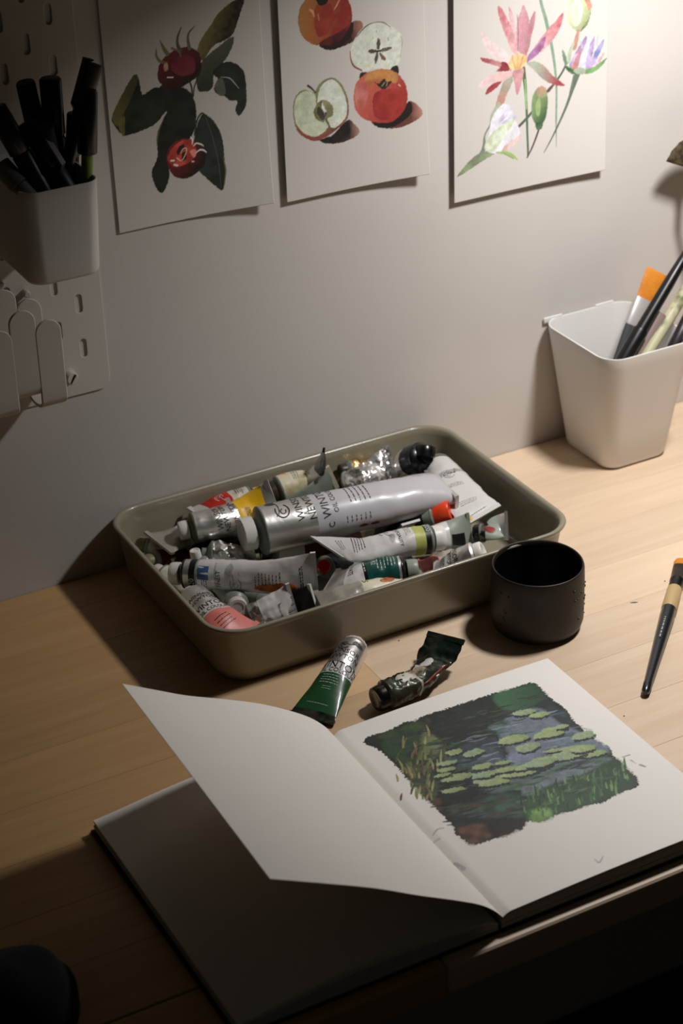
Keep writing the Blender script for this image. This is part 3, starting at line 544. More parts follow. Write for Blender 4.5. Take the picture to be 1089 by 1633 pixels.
('S',(62,74,69),[(31.7,159.1),(35.8,159.4),(38.7,157.8)],[0.87,2.3,0.65]),
('S',(82,107,97),[(93.9,114.3),(98.8,112.5),(104.8,112.2)],[0.87,1.55,0.65]),
('S',(61,95,64),[(139.8,99.6),(143.8,99.5),(146.9,98.2)],[0.87,2.31,0.65]),
('S',(30,37,35),[(61.1,192.4),(65.0,191.1),(69.5,190.9)],[0.87,2.15,0.65]),
('S',(40,54,47),[(16.0,94.2),(23.6,91.2),(32.9,90.8)],[0.87,1.54,0.65]),
('S',(61,95,64),[(97.6,86.1),(100.8,84.8),(104.8,84.7)],[0.87,2.17,0.65]),
('S',(45,60,49),[(62.2,191.7),(68.3,190.7),(74.4,189.5)],[0.87,1.53,0.65]),
('S',(30,37,35),[(52.3,195.1),(59.6,192.9),(67.9,192.3)],[0.87,1.54,0.65]),
('S',(62,74,69),[(101.2,193.4),(106.1,193.8),(109.5,192.0)],[0.87,1.77,0.65]),
('S',(30,37,35),[(33.2,160.2),(41.3,159.7),(48.4,157.4)],[0.87,1.85,0.65]),
('S',(79,113,79),[(81.2,80.0),(86.5,77.8),(93.2,77.6)],[0.87,2.62,0.65]),
('S',(42,63,49),[(91.3,106.5),(96.7,106.4),(101.0,104.6)],[0.87,2.55,0.65]),
('S',(62,74,69),[(104.9,184.3),(113.2,183.0),(121.4,181.4)],[0.87,1.63,0.65]),
('S',(82,107,97),[(93.2,103.2),(100.5,102.6),(106.9,100.5)],[0.87,2.59,0.65]),
('S',(97,108,116),[(107.6,148.9),(111.3,148.7),(114.4,147.6)],[0.87,2.53,0.65]),
('S',(41,51,51),[(68.4,184.3),(74.5,183.6),(80.2,182.2)],[0.87,2.18,0.65]),
('S',(132,141,156),[(129.6,126.6),(133.4,124.5),(138.7,124.9)],[0.87,2.7,0.65]),
('S',(117,127,140),[(73.3,169.1),(77.7,168.9),(81.4,167.6)],[0.87,1.55,0.65]),
('S',(30,37,35),[(21.5,114.3),(26.1,113.1),(31.0,112.4)],[0.87,2.09,0.65]),
('S',(62,74,69),[(56.3,168.6),(61.1,167.7),(65.8,166.8)],[0.87,2.44,0.65]),
('S',(97,108,116),[(66.2,139.1),(69.7,139.0),(72.5,137.9)],[0.87,2.27,0.65]),
('S',(62,74,69),[(32.1,195.8),(40.3,193.5),(49.4,192.7)],[0.87,2.1,0.65]),
('S',(82,107,97),[(58.7,124.1),(66.0,121.3),(74.9,121.0)],[0.87,1.91,0.65]),
('S',(82,61,51),[(23.2,107.5),(29.1,107.1),(34.1,105.4)],[0.87,2.38,0.65]),
('S',(30,37,35),[(19.5,124.7),(26.8,123.7),(33.7,122.0)],[0.87,2.16,0.65]),
('S',(77,93,99),[(100.1,154.1),(108.2,152.2),(116.7,151.0)],[0.87,1.75,0.65]),
('S',(79,113,79),[(106.5,110.9),(115.7,109.8),(124.1,107.5)],[0.87,1.81,0.65]),
('S',(62,74,69),[(20.1,148.3),(28.6,146.6),(37.2,145.1)],[0.87,1.67,0.65]),
('S',(30,37,35),[(16.2,116.7),(21.3,115.1),(27.2,114.6)],[0.87,1.53,0.65]),
('S',(82,61,51),[(58.4,88.0),(61.5,86.2),(65.9,86.5)],[0.87,2.71,0.65]),
('S',(132,141,156),[(99.5,170.4),(103.0,169.1),(107.1,169.0)],[0.87,2.04,0.65]),
('S',(59,80,58),[(46.3,180.2),(53.5,179.4),(60.2,177.7)],[0.87,2.44,0.65]),
('S',(61,95,64),[(133.5,98.0),(137.6,96.2),(143.0,96.2)],[0.87,1.6,0.65]),
('S',(30,37,35),[(52.8,116.6),(61.1,114.5),(69.9,113.3)],[0.87,2.47,0.65]),
('S',(42,63,49),[(138.1,83.2),(141.9,83.2),(144.7,81.9)],[0.87,1.85,0.65]),
('S',(82,107,97),[(118.4,106.7),(122.8,104.4),(129.0,104.7)],[0.87,1.52,0.65]),
('S',(62,74,69),[(102.0,191.8),(104.5,189.9),(108.6,190.6)],[0.87,1.92,0.65]),
('S',(77,93,99),[(96.1,151.8),(101.5,150.8),(107.0,149.8)],[0.87,2.64,0.65]),
('S',(41,51,51),[(96.1,179.8),(104.2,177.4),(113.4,176.6)],[0.87,1.7,0.65]),
('S',(59,80,58),[(50.8,141.6),(57.5,141.2),(63.1,139.2)],[0.87,2.8,0.65]),
('S',(59,80,58),[(39.7,128.9),(44.2,127.2),(49.7,127.0)],[0.87,1.92,0.65]),
('S',(45,60,49),[(141.8,188.9),(148.4,187.8),(155.0,186.6)],[0.87,1.59,0.65]),
('S',(59,80,58),[(55.2,171.8),(63.1,168.9),(72.6,168.6)],[0.87,2.68,0.65]),
('S',(117,127,140),[(78.3,170.3),(84.6,170.1),(89.9,168.2)],[0.87,1.95,0.65]),
('S',(62,74,69),[(51.2,171.7),(56.8,169.9),(63.2,169.5)],[0.87,2.22,0.65]),
('S',(45,60,49),[(114.3,183.0),(123.0,182.0),(131.2,180.0)],[0.87,1.8,0.65]),
('S',(82,107,97),[(100.6,92.4),(105.8,90.6),(111.8,90.1)],[0.87,2.11,0.65]),
('S',(97,108,116),[(141.0,144.4),(149.3,142.6),(157.9,141.3)],[0.87,1.66,0.65]),
('S',(117,127,140),[(129.3,142.0),(136.1,140.9),(142.7,139.5)],[0.87,2.32,0.65]),
('S',(41,51,51),[(104.5,181.4),(111.6,178.5),(120.7,178.5)],[0.87,1.84,0.65]),
('S',(30,37,35),[(77.8,190.5),(83.4,189.7),(88.9,188.5)],[0.87,1.94,0.65]),
('S',(45,60,49),[(39.1,161.7),(47.3,159.8),(56.0,158.6)],[0.87,2.26,0.65]),
('S',(82,61,51),[(41.9,87.6),(50.8,86.5),(58.9,84.2)],[0.87,2.4,0.65]),
('S',(82,61,51),[(40.7,101.6),(44.9,101.7),(48.1,100.2)],[0.87,2.29,0.65]),
('S',(41,51,51),[(17.5,154.3),(26.0,152.6),(34.5,151.1)],[0.87,1.85,0.65]),
('S',(41,51,51),[(53.1,132.6),(58.2,130.9),(64.2,130.5)],[0.87,2.28,0.65]),
('S',(132,141,156),[(123.6,138.2),(132.6,136.2),(142.1,134.7)],[0.87,2.53,0.65]),
('S',(77,93,99),[(135.3,137.5),(142.2,136.8),(148.4,135.1)],[0.87,2.39,0.65]),
('S',(44,46,42),[(32.7,92.3),(38.5,91.3),(44.2,90.1)],[0.87,2.25,0.65]),
('S',(97,108,116),[(114.8,168.4),(120.3,167.5),(125.5,166.4)],[0.87,1.61,0.65]),
('S',(117,127,140),[(108.2,154.9),(113.9,152.6),(121.1,152.6)],[0.87,2.47,0.65]),
('S',(61,95,64),[(110.0,85.0),(113.3,83.3),(117.9,83.5)],[0.87,2.66,0.65]),
('S',(59,80,58),[(39.5,165.8),(48.4,165.1),(56.3,162.7)],[0.87,2.52,0.65]),
('S',(117,127,140),[(128.0,140.4),(133.6,140.5),(137.9,138.5)],[0.87,2.05,0.65]),
('S',(41,51,51),[(34.9,140.3),(41.7,137.9),(49.7,137.5)],[0.87,1.86,0.65]),
('S',(97,108,116),[(130.2,120.7),(135.1,118.9),(141.1,118.6)],[0.87,2.28,0.65]),
('S',(44,46,42),[(47.9,101.5),(51.2,100.1),(55.4,100.0)],[0.87,1.85,0.65]),
('S',(79,113,79),[(96.4,118.5),(99.4,117.0),(103.5,117.1)],[0.87,1.85,0.65]),
('S',(62,74,69),[(57.2,155.4),(63.2,154.7),(68.8,153.2)],[0.87,2.33,0.65]),
('S',(132,141,156),[(72.3,148.5),(79.9,145.7),(89.0,145.4)],[0.87,2.58,0.65]),
('S',(77,93,99),[(134.1,139.6),(141.6,138.8),(148.5,137.0)],[0.87,1.79,0.65]),
('S',(62,74,69),[(112.5,185.0),(117.5,183.9),(122.8,183.2)],[0.87,2.15,0.65]),
('S',(45,60,49),[(87.2,181.4),(94.4,179.0),(102.8,178.6)],[0.87,2.14,0.65]),
('S',(61,95,64),[(129.1,81.8),(137.1,81.2),(144.0,78.9)],[0.87,1.75,0.65]),
('S',(61,95,64),[(82.5,104.1),(89.4,101.5),(97.9,101.1)],[0.87,2.62,0.65]),
('S',(59,80,58),[(56.0,180.8),(60.8,179.6),(66.0,179.0)],[0.87,1.75,0.65]),
('S',(82,107,97),[(69.0,90.9),(72.9,89.1),(78.2,89.1)],[0.87,2.39,0.65]),
('S',(82,61,51),[(56.6,98.9),(62.4,97.2),(68.8,96.5)],[0.87,2.73,0.65]),
('S',(45,60,49),[(55.1,176.1),(62.0,173.9),(69.9,173.4)],[0.87,1.79,0.65]),
('S',(62,74,69),[(44.8,155.5),(48.1,155.0),(51.2,154.3)],[0.87,2.68,0.65]),
('S',(30,37,35),[(48.3,128.8),(56.7,126.8),(65.6,125.5)],[0.87,1.77,0.65]),
('S',(41,51,51),[(107.6,179.6),(116.9,178.5),(125.6,176.3)],[0.87,2.48,0.65]),
('S',(97,108,116),[(76.9,167.2),(83.4,164.4),(91.6,164.5)],[0.87,2.21,0.65]),
('S',(97,108,116),[(71.9,145.2),(75.2,144.8),(78.2,144.0)],[0.87,2.45,0.65]),
('S',(97,108,116),[(83.9,168.4),(91.0,167.5),(97.7,165.9)],[0.87,2.01,0.65]),
('S',(59,80,58),[(23.3,111.6),(29.8,109.7),(37.1,108.9)],[0.87,2.13,0.65]),
('S',(77,93,99),[(77.5,153.3),(86.2,152.1),(94.5,150.1)],[0.87,2.37,0.65]),
('S',(132,141,156),[(92.8,150.2),(102.4,149.2),(111.0,146.8)],[0.87,2.15,0.65]),
('S',(132,141,156),[(77.9,126.7),(84.0,124.8),(90.8,124.2)],[0.87,2.62,0.65]),
('S',(41,51,51),[(141.9,180.1),(147.2,178.3),(153.5,178.0)],[0.87,2.56,0.65]),
('S',(62,74,69),[(32.7,193.7),(38.3,193.0),(43.7,191.8)],[0.87,2.74,0.65]),
('S',(108,82,59),[(24.3,153.9),(27.6,158.4),(31.3,162.7)],[1.3,1.73,0.65]),
('S',(158,154,107),[(40.5,159.4),(42.7,162.2),(45.5,164.6)],[1.3,1.73,0.65]),
('S',(77,89,55),[(26.3,153.2),(29.1,157.6),(32.0,162.0)],[1.3,1.73,0.65]),
('S',(108,82,59),[(44.8,163.3),(46.2,166.8),(47.0,170.6)],[1.3,1.73,0.65]),
('S',(129,134,80),[(21.4,158.0),(22.6,161.1),(23.3,164.6)],[1.3,1.73,0.65]),
('S',(158,154,107),[(27.6,140.5),(31.8,146.2),(36.8,151.5)],[1.3,1.73,0.65]),
('S',(77,89,55),[(12.2,136.4),(16.2,141.3),(21.2,145.7)],[1.3,1.73,0.65]),
('S',(77,89,55),[(41.7,172.9),(46.3,178.4),(52.4,183.1)],[1.3,1.73,0.65]),
('S',(108,82,59),[(42.5,180.2),(44.4,183.8),(46.1,187.5)],[1.3,1.73,0.65]),
('S',(77,89,55),[(40.5,166.4),(42.6,170.5),(44.2,174.9)],[1.3,1.73,0.65]),
('S',(108,82,59),[(40.0,141.7),(43.8,146.6),(48.4,151.1)],[1.3,1.73,0.65]),
('S',(107,115,69),[(35.2,186.3),(38.1,190.1),(41.8,193.5)],[1.3,1.73,0.65]),
('S',(108,82,59),[(20.5,151.6),(23.2,158.2),(24.8,165.5)],[1.3,1.73,0.65]),
('S',(158,154,107),[(41.1,149.1),(44.4,154.7),(47.6,160.4)],[1.3,1.73,0.65]),
('S',(158,154,107),[(26.1,148.8),(28.3,153.9),(29.7,159.4)],[1.3,1.73,0.65]),
('S',(77,89,55),[(53.3,162.0),(57.5,167.5),(62.4,172.7)],[1.3,1.73,0.65]),
('S',(108,82,59),[(52.3,156.6),(55.4,161.7),(58.4,167.0)],[1.3,1.73,0.65]),
('S',(108,82,59),[(34.2,158.0),(37.0,163.0),(39.7,168.2)],[1.3,1.73,0.65]),
('S',(77,89,55),[(21.7,173.7),(26.3,179.3),(32.4,184.2)],[1.3,1.73,0.65]),
('S',(107,115,69),[(28.9,155.6),(31.0,158.5),(33.6,161.2)],[1.3,1.73,0.65]),
('S',(145,138,89),[(56.7,186.3),(59.8,192.8),(62.1,199.8)],[1.3,1.73,0.65]),
('S',(129,134,80),[(33.0,163.2),(36.5,168.2),(40.5,172.9)],[1.3,1.73,0.65]),
('S',(129,134,80),[(16.2,127.4),(18.0,130.4),(19.9,133.3)],[1.3,1.73,0.65]),
('S',(145,138,89),[(17.4,124.4),(19.7,127.4),(22.4,130.2)],[1.3,1.73,0.65]),
('S',(158,154,107),[(39.6,152.3),(41.7,156.6),(43.4,161.3)],[1.3,1.73,0.65]),
('S',(158,154,107),[(26.0,131.2),(29.5,136.3),(33.3,141.1)],[1.3,1.73,0.65]),
('S',(129,134,80),[(33.6,171.8),(36.5,175.5),(40.0,178.7)],[1.3,1.73,0.65]),
('S',(107,115,69),[(24.1,151.1),(26.4,157.2),(27.6,164.0)],[1.3,1.73,0.65]),
('S',(108,82,59),[(3.4,135.4),(5.2,138.0),(7.2,140.4)],[1.3,1.73,0.65]),
('S',(77,89,55),[(22.7,122.9),(25.4,126.7),(28.6,130.4)],[1.3,1.73,0.65]),
('S',(107,115,69),[(31.1,150.5),(34.1,155.1),(37.4,159.5)],[1.3,1.73,0.65]),
('S',(77,89,55),[(44.8,163.4),(47.5,168.5),(49.9,173.8)],[1.3,1.73,0.65]),
('S',(158,154,107),[(17.7,134.0),(19.8,137.4),(22.1,140.7)],[1.3,1.73,0.65]),
('S',(108,82,59),[(38.3,173.4),(41.6,180.3),(44.4,187.6)],[1.3,1.73,0.65]),
('S',(107,115,69),[(37.4,166.4),(42.3,172.4),(48.7,177.7)],[1.3,1.73,0.65]),
('S',(145,138,89),[(41.0,178.6),(42.5,182.1),(43.5,186.1)],[1.3,1.73,0.65]),
('S',(129,134,80),[(49.6,181.1),(51.3,183.9),(53.1,186.7)],[1.3,1.73,0.65]),
('S',(77,89,55),[(26.3,151.9),(29.7,156.9),(33.5,161.6)],[1.3,1.73,0.65]),
('S',(107,115,69),[(37.7,156.3),(39.9,159.4),(42.6,162.2)],[1.3,1.73,0.65]),
('S',(158,154,107),[(49.6,180.4),(51.9,184.1),(54.2,187.8)],[1.3,1.73,0.65]),
('S',(107,115,69),[(30.6,145.1),(34.0,149.8),(37.9,154.1)],[1.3,1.73,0.65]),
('S',(107,115,69),[(27.8,163.0),(29.1,165.6),(30.3,168.5)],[1.3,1.73,0.65]),
('S',(77,89,55),[(18.1,130.1),(20.9,133.4),(24.5,136.3)],[1.3,1.73,0.65]),
('S',(145,138,89),[(34.0,185.0),(37.7,191.2),(41.3,197.4)],[1.3,1.73,0.65]),
('S',(108,82,59),[(24.1,159.1),(25.9,161.7),(28.2,164.1)],[1.3,1.73,0.65]),
('S',(107,115,69),[(25.0,157.2),(27.3,162.9),(28.7,169.2)],[1.3,1.73,0.65]),
('S',(77,89,55),[(45.4,165.3),(48.4,169.6),(51.8,173.6)],[1.3,1.73,0.65]),
('S',(129,134,80),[(13.0,129.7),(16.0,134.5),(19.3,139.1)],[1.3,1.73,0.65]),
('S',(107,115,69),[(25.7,138.3),(28.6,142.5),(31.9,146.5)],[1.3,1.73,0.65]),
('S',(107,115,69),[(36.3,154.5),(38.1,157.8),(39.7,161.1)],[1.3,1.73,0.65]),
('S',(158,154,107),[(19.5,160.2),(21.5,164.1),(23.4,168.2)],[1.3,1.73,0.65]),
('S',(108,82,59),[(21.0,134.1),(22.7,136.6),(24.6,139.0)],[1.3,1.73,0.65]),
('S',(129,134,80),[(40.5,165.0),(42.9,168.9),(45.3,172.8)],[1.3,1.73,0.65]),
('S',(108,82,59),[(34.6,149.3),(37.5,153.3),(40.8,157.0)],[1.3,1.73,0.65]),
('S',(158,154,107),[(21.8,151.3),(23.2,153.9),(24.5,156.6)],[1.3,1.73,0.65]),
('S',(77,89,55),[(36.1,168.4),(40.5,173.6),(46.3,178.0)],[1.3,1.73,0.65]),
('S',(145,138,89),[(22.6,154.9),(25.1,161.1),(26.6,168.0)],[1.3,1.73,0.65]),
('S',(145,138,89),[(26.6,136.6),(28.6,139.5),(30.8,142.3)],[1.3,1.73,0.65]),
('S',(145,138,89),[(20.9,162.7),(23.2,168.7),(24.2,175.4)],[1.3,1.73,0.65]),
('S',(129,134,80),[(13.5,131.8),(15.5,135.3),(17.3,138.9)],[1.3,1.73,0.65]),
('S',(129,134,80),[(21.2,123.4),(23.9,130.0),(25.5,137.4)],[1.3,1.73,0.65]),
('S',(158,154,107),[(47.7,155.9),(51.7,162.2),(55.9,168.5)],[1.3,1.73,0.65]),
('S',(108,82,59),[(32.9,170.4),(37.6,176.2),(43.5,181.4)],[1.3,1.73,0.65]),
('S',(158,154,107),[(11.5,153.5),(13.2,157.2),(14.5,161.1)],[1.3,1.73,0.65]),
('S',(107,115,69),[(16.3,143.0),(18.3,146.5),(20.1,150.1)],[1.3,1.73,0.65]),
('P',(34,43,45),(39,48,51),[(139.0,171.2),(136.1,170.1),(131.5,169.9),(126.4,171.6),(123.2,173.6),(121.8,175.8),(123.6,177.7),(129.6,177.4),(135.7,175.8),(138.5,173.3)],None),
('P',(167,184,158),(138,157,105),[(139.8,173.9),(136.8,172.8),(132.2,172.6),(127.1,174.2),(123.9,176.3),(122.5,178.5),(124.3,180.4),(130.3,180.1),(136.4,178.5),(139.2,176.0)],(124.9,185.0,137.7,167.4)),
('P',(34,43,45),(39,48,51),[(145.8,163.6),(143.0,162.6),(139.0,162.6),(135.1,163.7),(132.3,165.5),(130.6,167.7),(133.4,169.0),(138.1,169.0),(142.9,167.7),(144.8,165.6)],None),
('P',(174,189,140),(138,157,105),[(146.5,166.3),(143.7,165.2),(139.7,165.3),(135.8,166.4),(133.0,168.1),(131.3,170.4),(134.1,171.7),(138.8,171.7),(143.6,170.4),(145.6,168.3)],(134.6,175.5,144.0,160.9)),
('P',(34,43,45),(39,48,51),[(117.3,147.2),(114.5,145.1),(107.5,145.1),(99.6,147.1),(94.2,150.4),(96.1,152.9),(98.2,155.2),(105.1,155.2),(112.4,153.0),(116.2,150.0)],None),
('P',(174,189,140),(138,157,105),[(118.0,149.8),(115.1,147.7),(108.2,147.7),(100.3,149.6),(94.8,153.0),(96.7,155.5),(98.8,157.8),(105.8,157.8),(113.1,155.6),(116.9,152.6)],(98.8,164.2,115.1,141.4)),
('P',(34,43,45),(39,48,51),[(117.8,134.2),(114.0,132.8),(109.4,131.5),(103.3,133.3),(100.3,136.2),(100.7,138.9),(102.7,141.4),(108.8,141.2),(114.8,139.9),(118.6,137.0)],None),
('P',(167,184,158),(138,157,105),[(118.5,136.7),(114.7,135.4),(110.0,134.1),(104.0,135.8),(100.9,138.8),(101.4,141.4),(103.4,143.9),(109.4,143.7),(115.5,142.5),(119.3,139.5)],(104.2,148.9,115.2,129.5)),
('P',(34,43,45),(39,48,51),[(147.4,142.4),(144.0,141.1),(138.6,141.1),(132.6,142.9),(129.3,145.3),(128.3,147.6),(130.3,149.5),(136.7,148.4),(142.0,147.0),(147.1,144.8)],None),
('P',(174,189,140),(138,157,105),[(148.1,145.0),(144.8,143.7),(139.3,143.7),(133.3,145.5),(130.0,147.9),(129.0,150.2),(131.0,152.1),(137.4,151.0),(142.7,149.6),(147.8,147.4)],(131.4,157.1,145.1,138.3)),
('P',(34,43,45),(39,48,51),[(142.1,139.5),(139.2,137.7),(132.3,138.0),(125.4,140.1),(118.6,142.9),(120.5,145.4),(123.3,147.1),(130.0,146.6),(137.3,145.1),(141.3,142.1)],None),
('P',(174,189,140),(138,157,105),[(142.8,142.1),(139.9,140.3),(133.0,140.6),(126.1,142.6),(119.3,145.5),(121.1,148.0),(124.0,149.7),(130.6,149.2),(138.0,147.7),(142.1,144.7)],(123.5,156.2,140.0,134.1)),
('P',(34,43,45),(39,48,51),[(159.5,126.7),(157.0,124.5),(151.3,124.8),(145.9,125.9),(141.7,128.5),(143.7,131.1),(146.6,132.7),(151.2,133.1),(156.9,132.3),(160.1,129.4)],None),
('P',(167,184,158),(138,157,105),[(160.2,129.3),(157.7,127.0),(152.1,127.3),(146.7,128.5),(142.4,131.1),(144.4,133.6),(147.3,135.3),(151.9,135.7),(157.7,134.8),(160.9,132.0)],(147.0,141.1,157.0,122.1)),
('P',(34,43,45),(39,48,51),[(148.2,112.8),(144.0,110.9),(135.1,111.7),(125.4,113.9),(120.4,117.7),(116.2,121.6),(120.8,123.9),(131.0,123.5),(141.9,120.1),(150.3,115.9)],None),
('P',(174,189,140),(138,157,105),[(149.0,115.3),(144.7,113.4),(135.8,114.2),(126.1,116.4),(121.1,120.2),(116.9,124.1),(121.4,126.5),(131.7,126.0),(142.6,122.7),(151.0,118.4)],(122.2,134.2,145.7,104.8)),
('P',(34,43,45),(39,48,51),[(122.0,115.2),(119.7,113.9),(113.9,113.5),(106.2,115.9),(102.0,118.7),(99.2,121.5),(103.8,122.5),(110.4,122.2),(117.3,119.8),(121.7,117.3)],None),
('P',(174,189,140),(138,157,105),[(122.7,117.8),(120.4,116.4),(114.6,116.1),(106.9,118.4),(102.6,121.2),(99.8,124.0),(104.4,125.0),(111.0,124.8),(118.0,122.3),(122.3,119.8)],(104.2,130.7,121.3,110.3)),
('P',(34,43,45),(39,48,51),[(80.9,148.8),(77.5,147.6),(73.0,147.3),(67.1,148.2),(64.6,151.0),(65.0,153.1),(67.4,154.5),(71.8,154.7),(77.5,153.9),(80.3,151.2)],None),
('P',(167,184,158),(138,157,105),[(81.5,151.4),(78.1,150.2),(73.6,149.8),(67.7,150.8),(65.2,153.6),(65.6,155.7),(68.0,157.1),(72.4,157.3),(78.1,156.5),(80.9,153.8)],(67.1,162.7,78.8,144.7)),
('P',(34,43,45),(39,48,51),[(77.4,132.4),(74.6,131.4),(70.6,130.6),(65.4,132.6),(62.5,134.7),(62.3,136.5),(64.6,137.6),(68.8,137.6),(74.1,136.6),(76.6,134.3)],None),
('P',(174,189,140),(138,157,105),[(78.0,134.9),(75.2,133.9),(71.2,133.2),(66.0,135.1),(63.1,137.2),(62.9,139.0),(65.2,140.1),(69.4,140.1),(74.7,139.2),(77.2,136.9)],(64.2,145.2,76.1,128.9)),
('P',(34,43,45),(39,48,51),[(67.5,157.2),(66.2,155.7),(62.3,155.9),(57.8,156.4),(56.4,158.6),(55.4,160.5),(57.3,161.9),(61.5,161.7),(66.0,161.0),(68.1,158.8)],None),
('P',(174,189,140),(138,157,105),[(68.1,159.8),(66.8,158.3),(62.9,158.4),(58.4,159.0),(57.0,161.2),(55.9,163.1),(57.8,164.5),(62.0,164.3),(66.6,163.6),(68.7,161.4)],(58.1,168.2,66.9,154.4)),
('P',(34,43,45),(39,48,51),[(58.4,148.5),(56.5,147.5),(52.2,148.0),(47.7,148.9),(44.9,150.7),(42.9,152.8),(45.6,153.8),(50.4,153.3),(54.6,151.8),(57.8,150.2)],None),
('P',(167,184,158),(138,157,105),[(58.9,151.1),(57.1,150.0),(52.8,150.5),(48.3,151.5),(45.5,153.3),(43.5,155.3),(46.1,156.4),(50.9,155.9),(55.1,154.4),(58.4,152.7)],(46.2,160.2,57.6,145.9)),
('P',(34,43,45),(39,48,51),[(52.3,142.8),(50.4,142.0),(47.0,142.1),(42.7,142.9),(40.8,144.7),(40.5,146.0),(41.1,147.5),(45.4,147.1),(49.9,146.1),(52.1,144.2)],None),
('P',(174,189,140),(138,157,105),[(52.9,145.3),(51.0,144.6),(47.5,144.7),(43.2,145.4),(41.3,147.2),(41.0,148.6),(41.6,150.0),(45.9,149.6),(50.5,148.6),(52.7,146.8)],(41.8,153.3,51.7,140.8)),
('P',(34,43,45),(39,48,51),[(60.5,129.5),(56.2,128.5),(49.4,128.9),(41.8,131.0),(37.0,133.9),(37.3,135.9),(39.9,137.1),(45.5,137.5),(53.5,135.3),(59.3,132.2)],None),
('P',(174,189,140),(138,157,105),[(61.1,132.0),(56.7,131.0),(50.0,131.4),(42.3,133.5),(37.6,136.4),(37.8,138.4),(40.4,139.7),(46.0,140.0),(54.1,137.8),(59.9,134.7)],(38.9,146.0,57.1,125.3)),
('P',(34,43,45),(39,48,51),[(79.7,116.7),(76.6,114.3),(69.1,114.1),(61.1,116.6),(55.2,120.1),(55.5,123.5),(59.2,125.7),(66.8,125.7),(74.1,123.1),(81.1,119.9)],None),
('P',(167,184,158),(138,157,105),[(80.3,119.2),(77.2,116.8),(69.7,116.6),(61.7,119.1),(55.8,122.6),(56.0,125.9),(59.8,128.2),(67.4,128.2),(74.7,125.6),(81.7,122.4)],(59.9,135.0,77.1,110.1)),
('P',(34,43,45),(39,48,51),[(109.1,109.6),(100.7,109.8),(93.3,109.5),(81.4,112.8),(74.0,116.8),(75.1,119.0),(76.0,121.5),(87.1,119.3),(98.3,117.1),(105.7,113.1)],None),
('P',(174,189,140),(138,157,105),[(109.7,112.1),(101.3,112.3),(93.9,112.0),(82.0,115.3),(74.6,119.3),(75.7,121.5),(76.6,124.0),(87.7,121.8),(98.9,119.6),(106.3,115.6)],(76.7,131.5,104.0,103.5)),
('P',(34,43,45),(39,48,51),[(92.2,120.0),(89.7,119.1),(84.3,119.2),(77.1,121.3),(71.4,123.9),(69.5,126.3),(74.7,126.5),(80.6,125.7),(88.0,124.4),(91.0,121.9)],None),
('P',(174,189,140),(138,157,105),[(92.8,122.5),(90.3,121.6),(84.9,121.7),(77.7,123.8),(72.0,126.4),(70.1,128.8),(75.3,129.0),(81.2,128.2),(88.6,126.9),(91.6,124.4)],(73.8,134.8,91.9,115.8)),
('P',(34,43,45),(39,48,51),[(77.0,122.8),(72.3,122.2),(67.7,121.7),(61.4,123.4),(56.9,126.0),(57.0,128.3),(59.4,130.0),(65.6,129.1),(71.5,127.9),(74.9,125.4)],None),
('P',(167,184,158),(138,157,105),[(77.6,125.3),(72.9,124.7),(68.3,124.2),(62.0,125.9),(57.4,128.5),(57.6,130.8),(59.9,132.5),(66.1,131.6),(72.1,130.4),(75.5,127.9)],(60.3,137.2,73.9,119.2)),
('P',(34,43,45),(39,48,51),[(47.1,119.5),(44.2,118.7),(38.9,119.3),(33.7,120.8),(31.0,122.7),(30.3,124.2),(31.4,125.5),(36.3,125.1),(42.0,123.8),(45.6,121.6)],None),
('P',(174,189,140),(138,157,105),[(47.7,122.0),(44.7,121.1),(39.5,121.8),(34.2,123.2),(31.5,125.2),(30.8,126.7),(31.9,128.0),(36.8,127.5),(42.5,126.2),(46.1,124.0)],(31.5,132.3,44.8,117.1)),
('P',(34,43,45),(39,48,51),[(154.2,104.4),(151.7,103.2),(145.5,103.4),(138.0,105.7),(134.3,108.2),(130.5,111.0),(134.2,112.1),(141.9,110.6),(149.2,109.0),(154.0,106.4)],None),
('P',(174,189,140),(138,157,105),[(155.0,106.9),(152.4,105.7),(146.2,105.9),(138.7,108.2),(135.0,110.7),(131.2,113.5),(134.9,114.6),(142.6,113.1),(149.9,111.5),(154.7,108.9)],(135.1,120.0,153.3,99.8)),
('P',(34,43,45),(39,48,51),[(141.7,109.7),(135.4,109.1),(127.3,110.0),(118.1,112.2),(109.4,115.8),(111.6,118.0),(115.3,119.2),(122.6,119.2),(132.9,116.6),(139.0,113.0)],None),
('P',(167,184,158),(138,157,105),[(142.4,112.2),(136.1,111.6),(128.0,112.5),(118.7,114.7),(110.1,118.3),(112.2,120.6),(116.0,121.7),(123.2,121.7),(133.6,119.2),(139.7,115.5)],(113.9,129.9,137.5,103.9)),
('P',(34,43,45),(39,48,51),[(115.1,112.5),(112.4,110.7),(103.5,111.7),(95.2,114.8),(86.6,117.9),(87.8,120.1),(91.1,121.3),(98.3,121.3),(107.3,118.3),(115.0,115.0)],None),
('P',(174,189,140),(138,157,105),[(115.8,115.0),(113.0,113.2),(104.1,114.2),(95.9,117.3),(87.2,120.4),(88.4,122.6),(91.8,123.8),(98.9,123.8),(108.0,120.8),(115.7,117.6)],(90.2,131.2,112.8,106.8)),
('P',(34,43,45),(39,48,51),[(77.1,111.7),(75.8,109.8),(68.5,111.1),(62.2,112.8),(56.8,115.3),(56.3,117.5),(58.9,118.9),(65.1,118.8),(72.6,116.6),(75.7,113.9)],None),
('P',(174,189,140),(138,157,105),[(77.7,114.2),(76.4,112.2),(69.0,113.5),(62.8,115.3),(57.4,117.7),(56.9,120.0),(59.5,121.4),(65.7,121.3),(73.2,119.0),(76.3,116.4)],(58.9,127.0,76.1,107.0)),
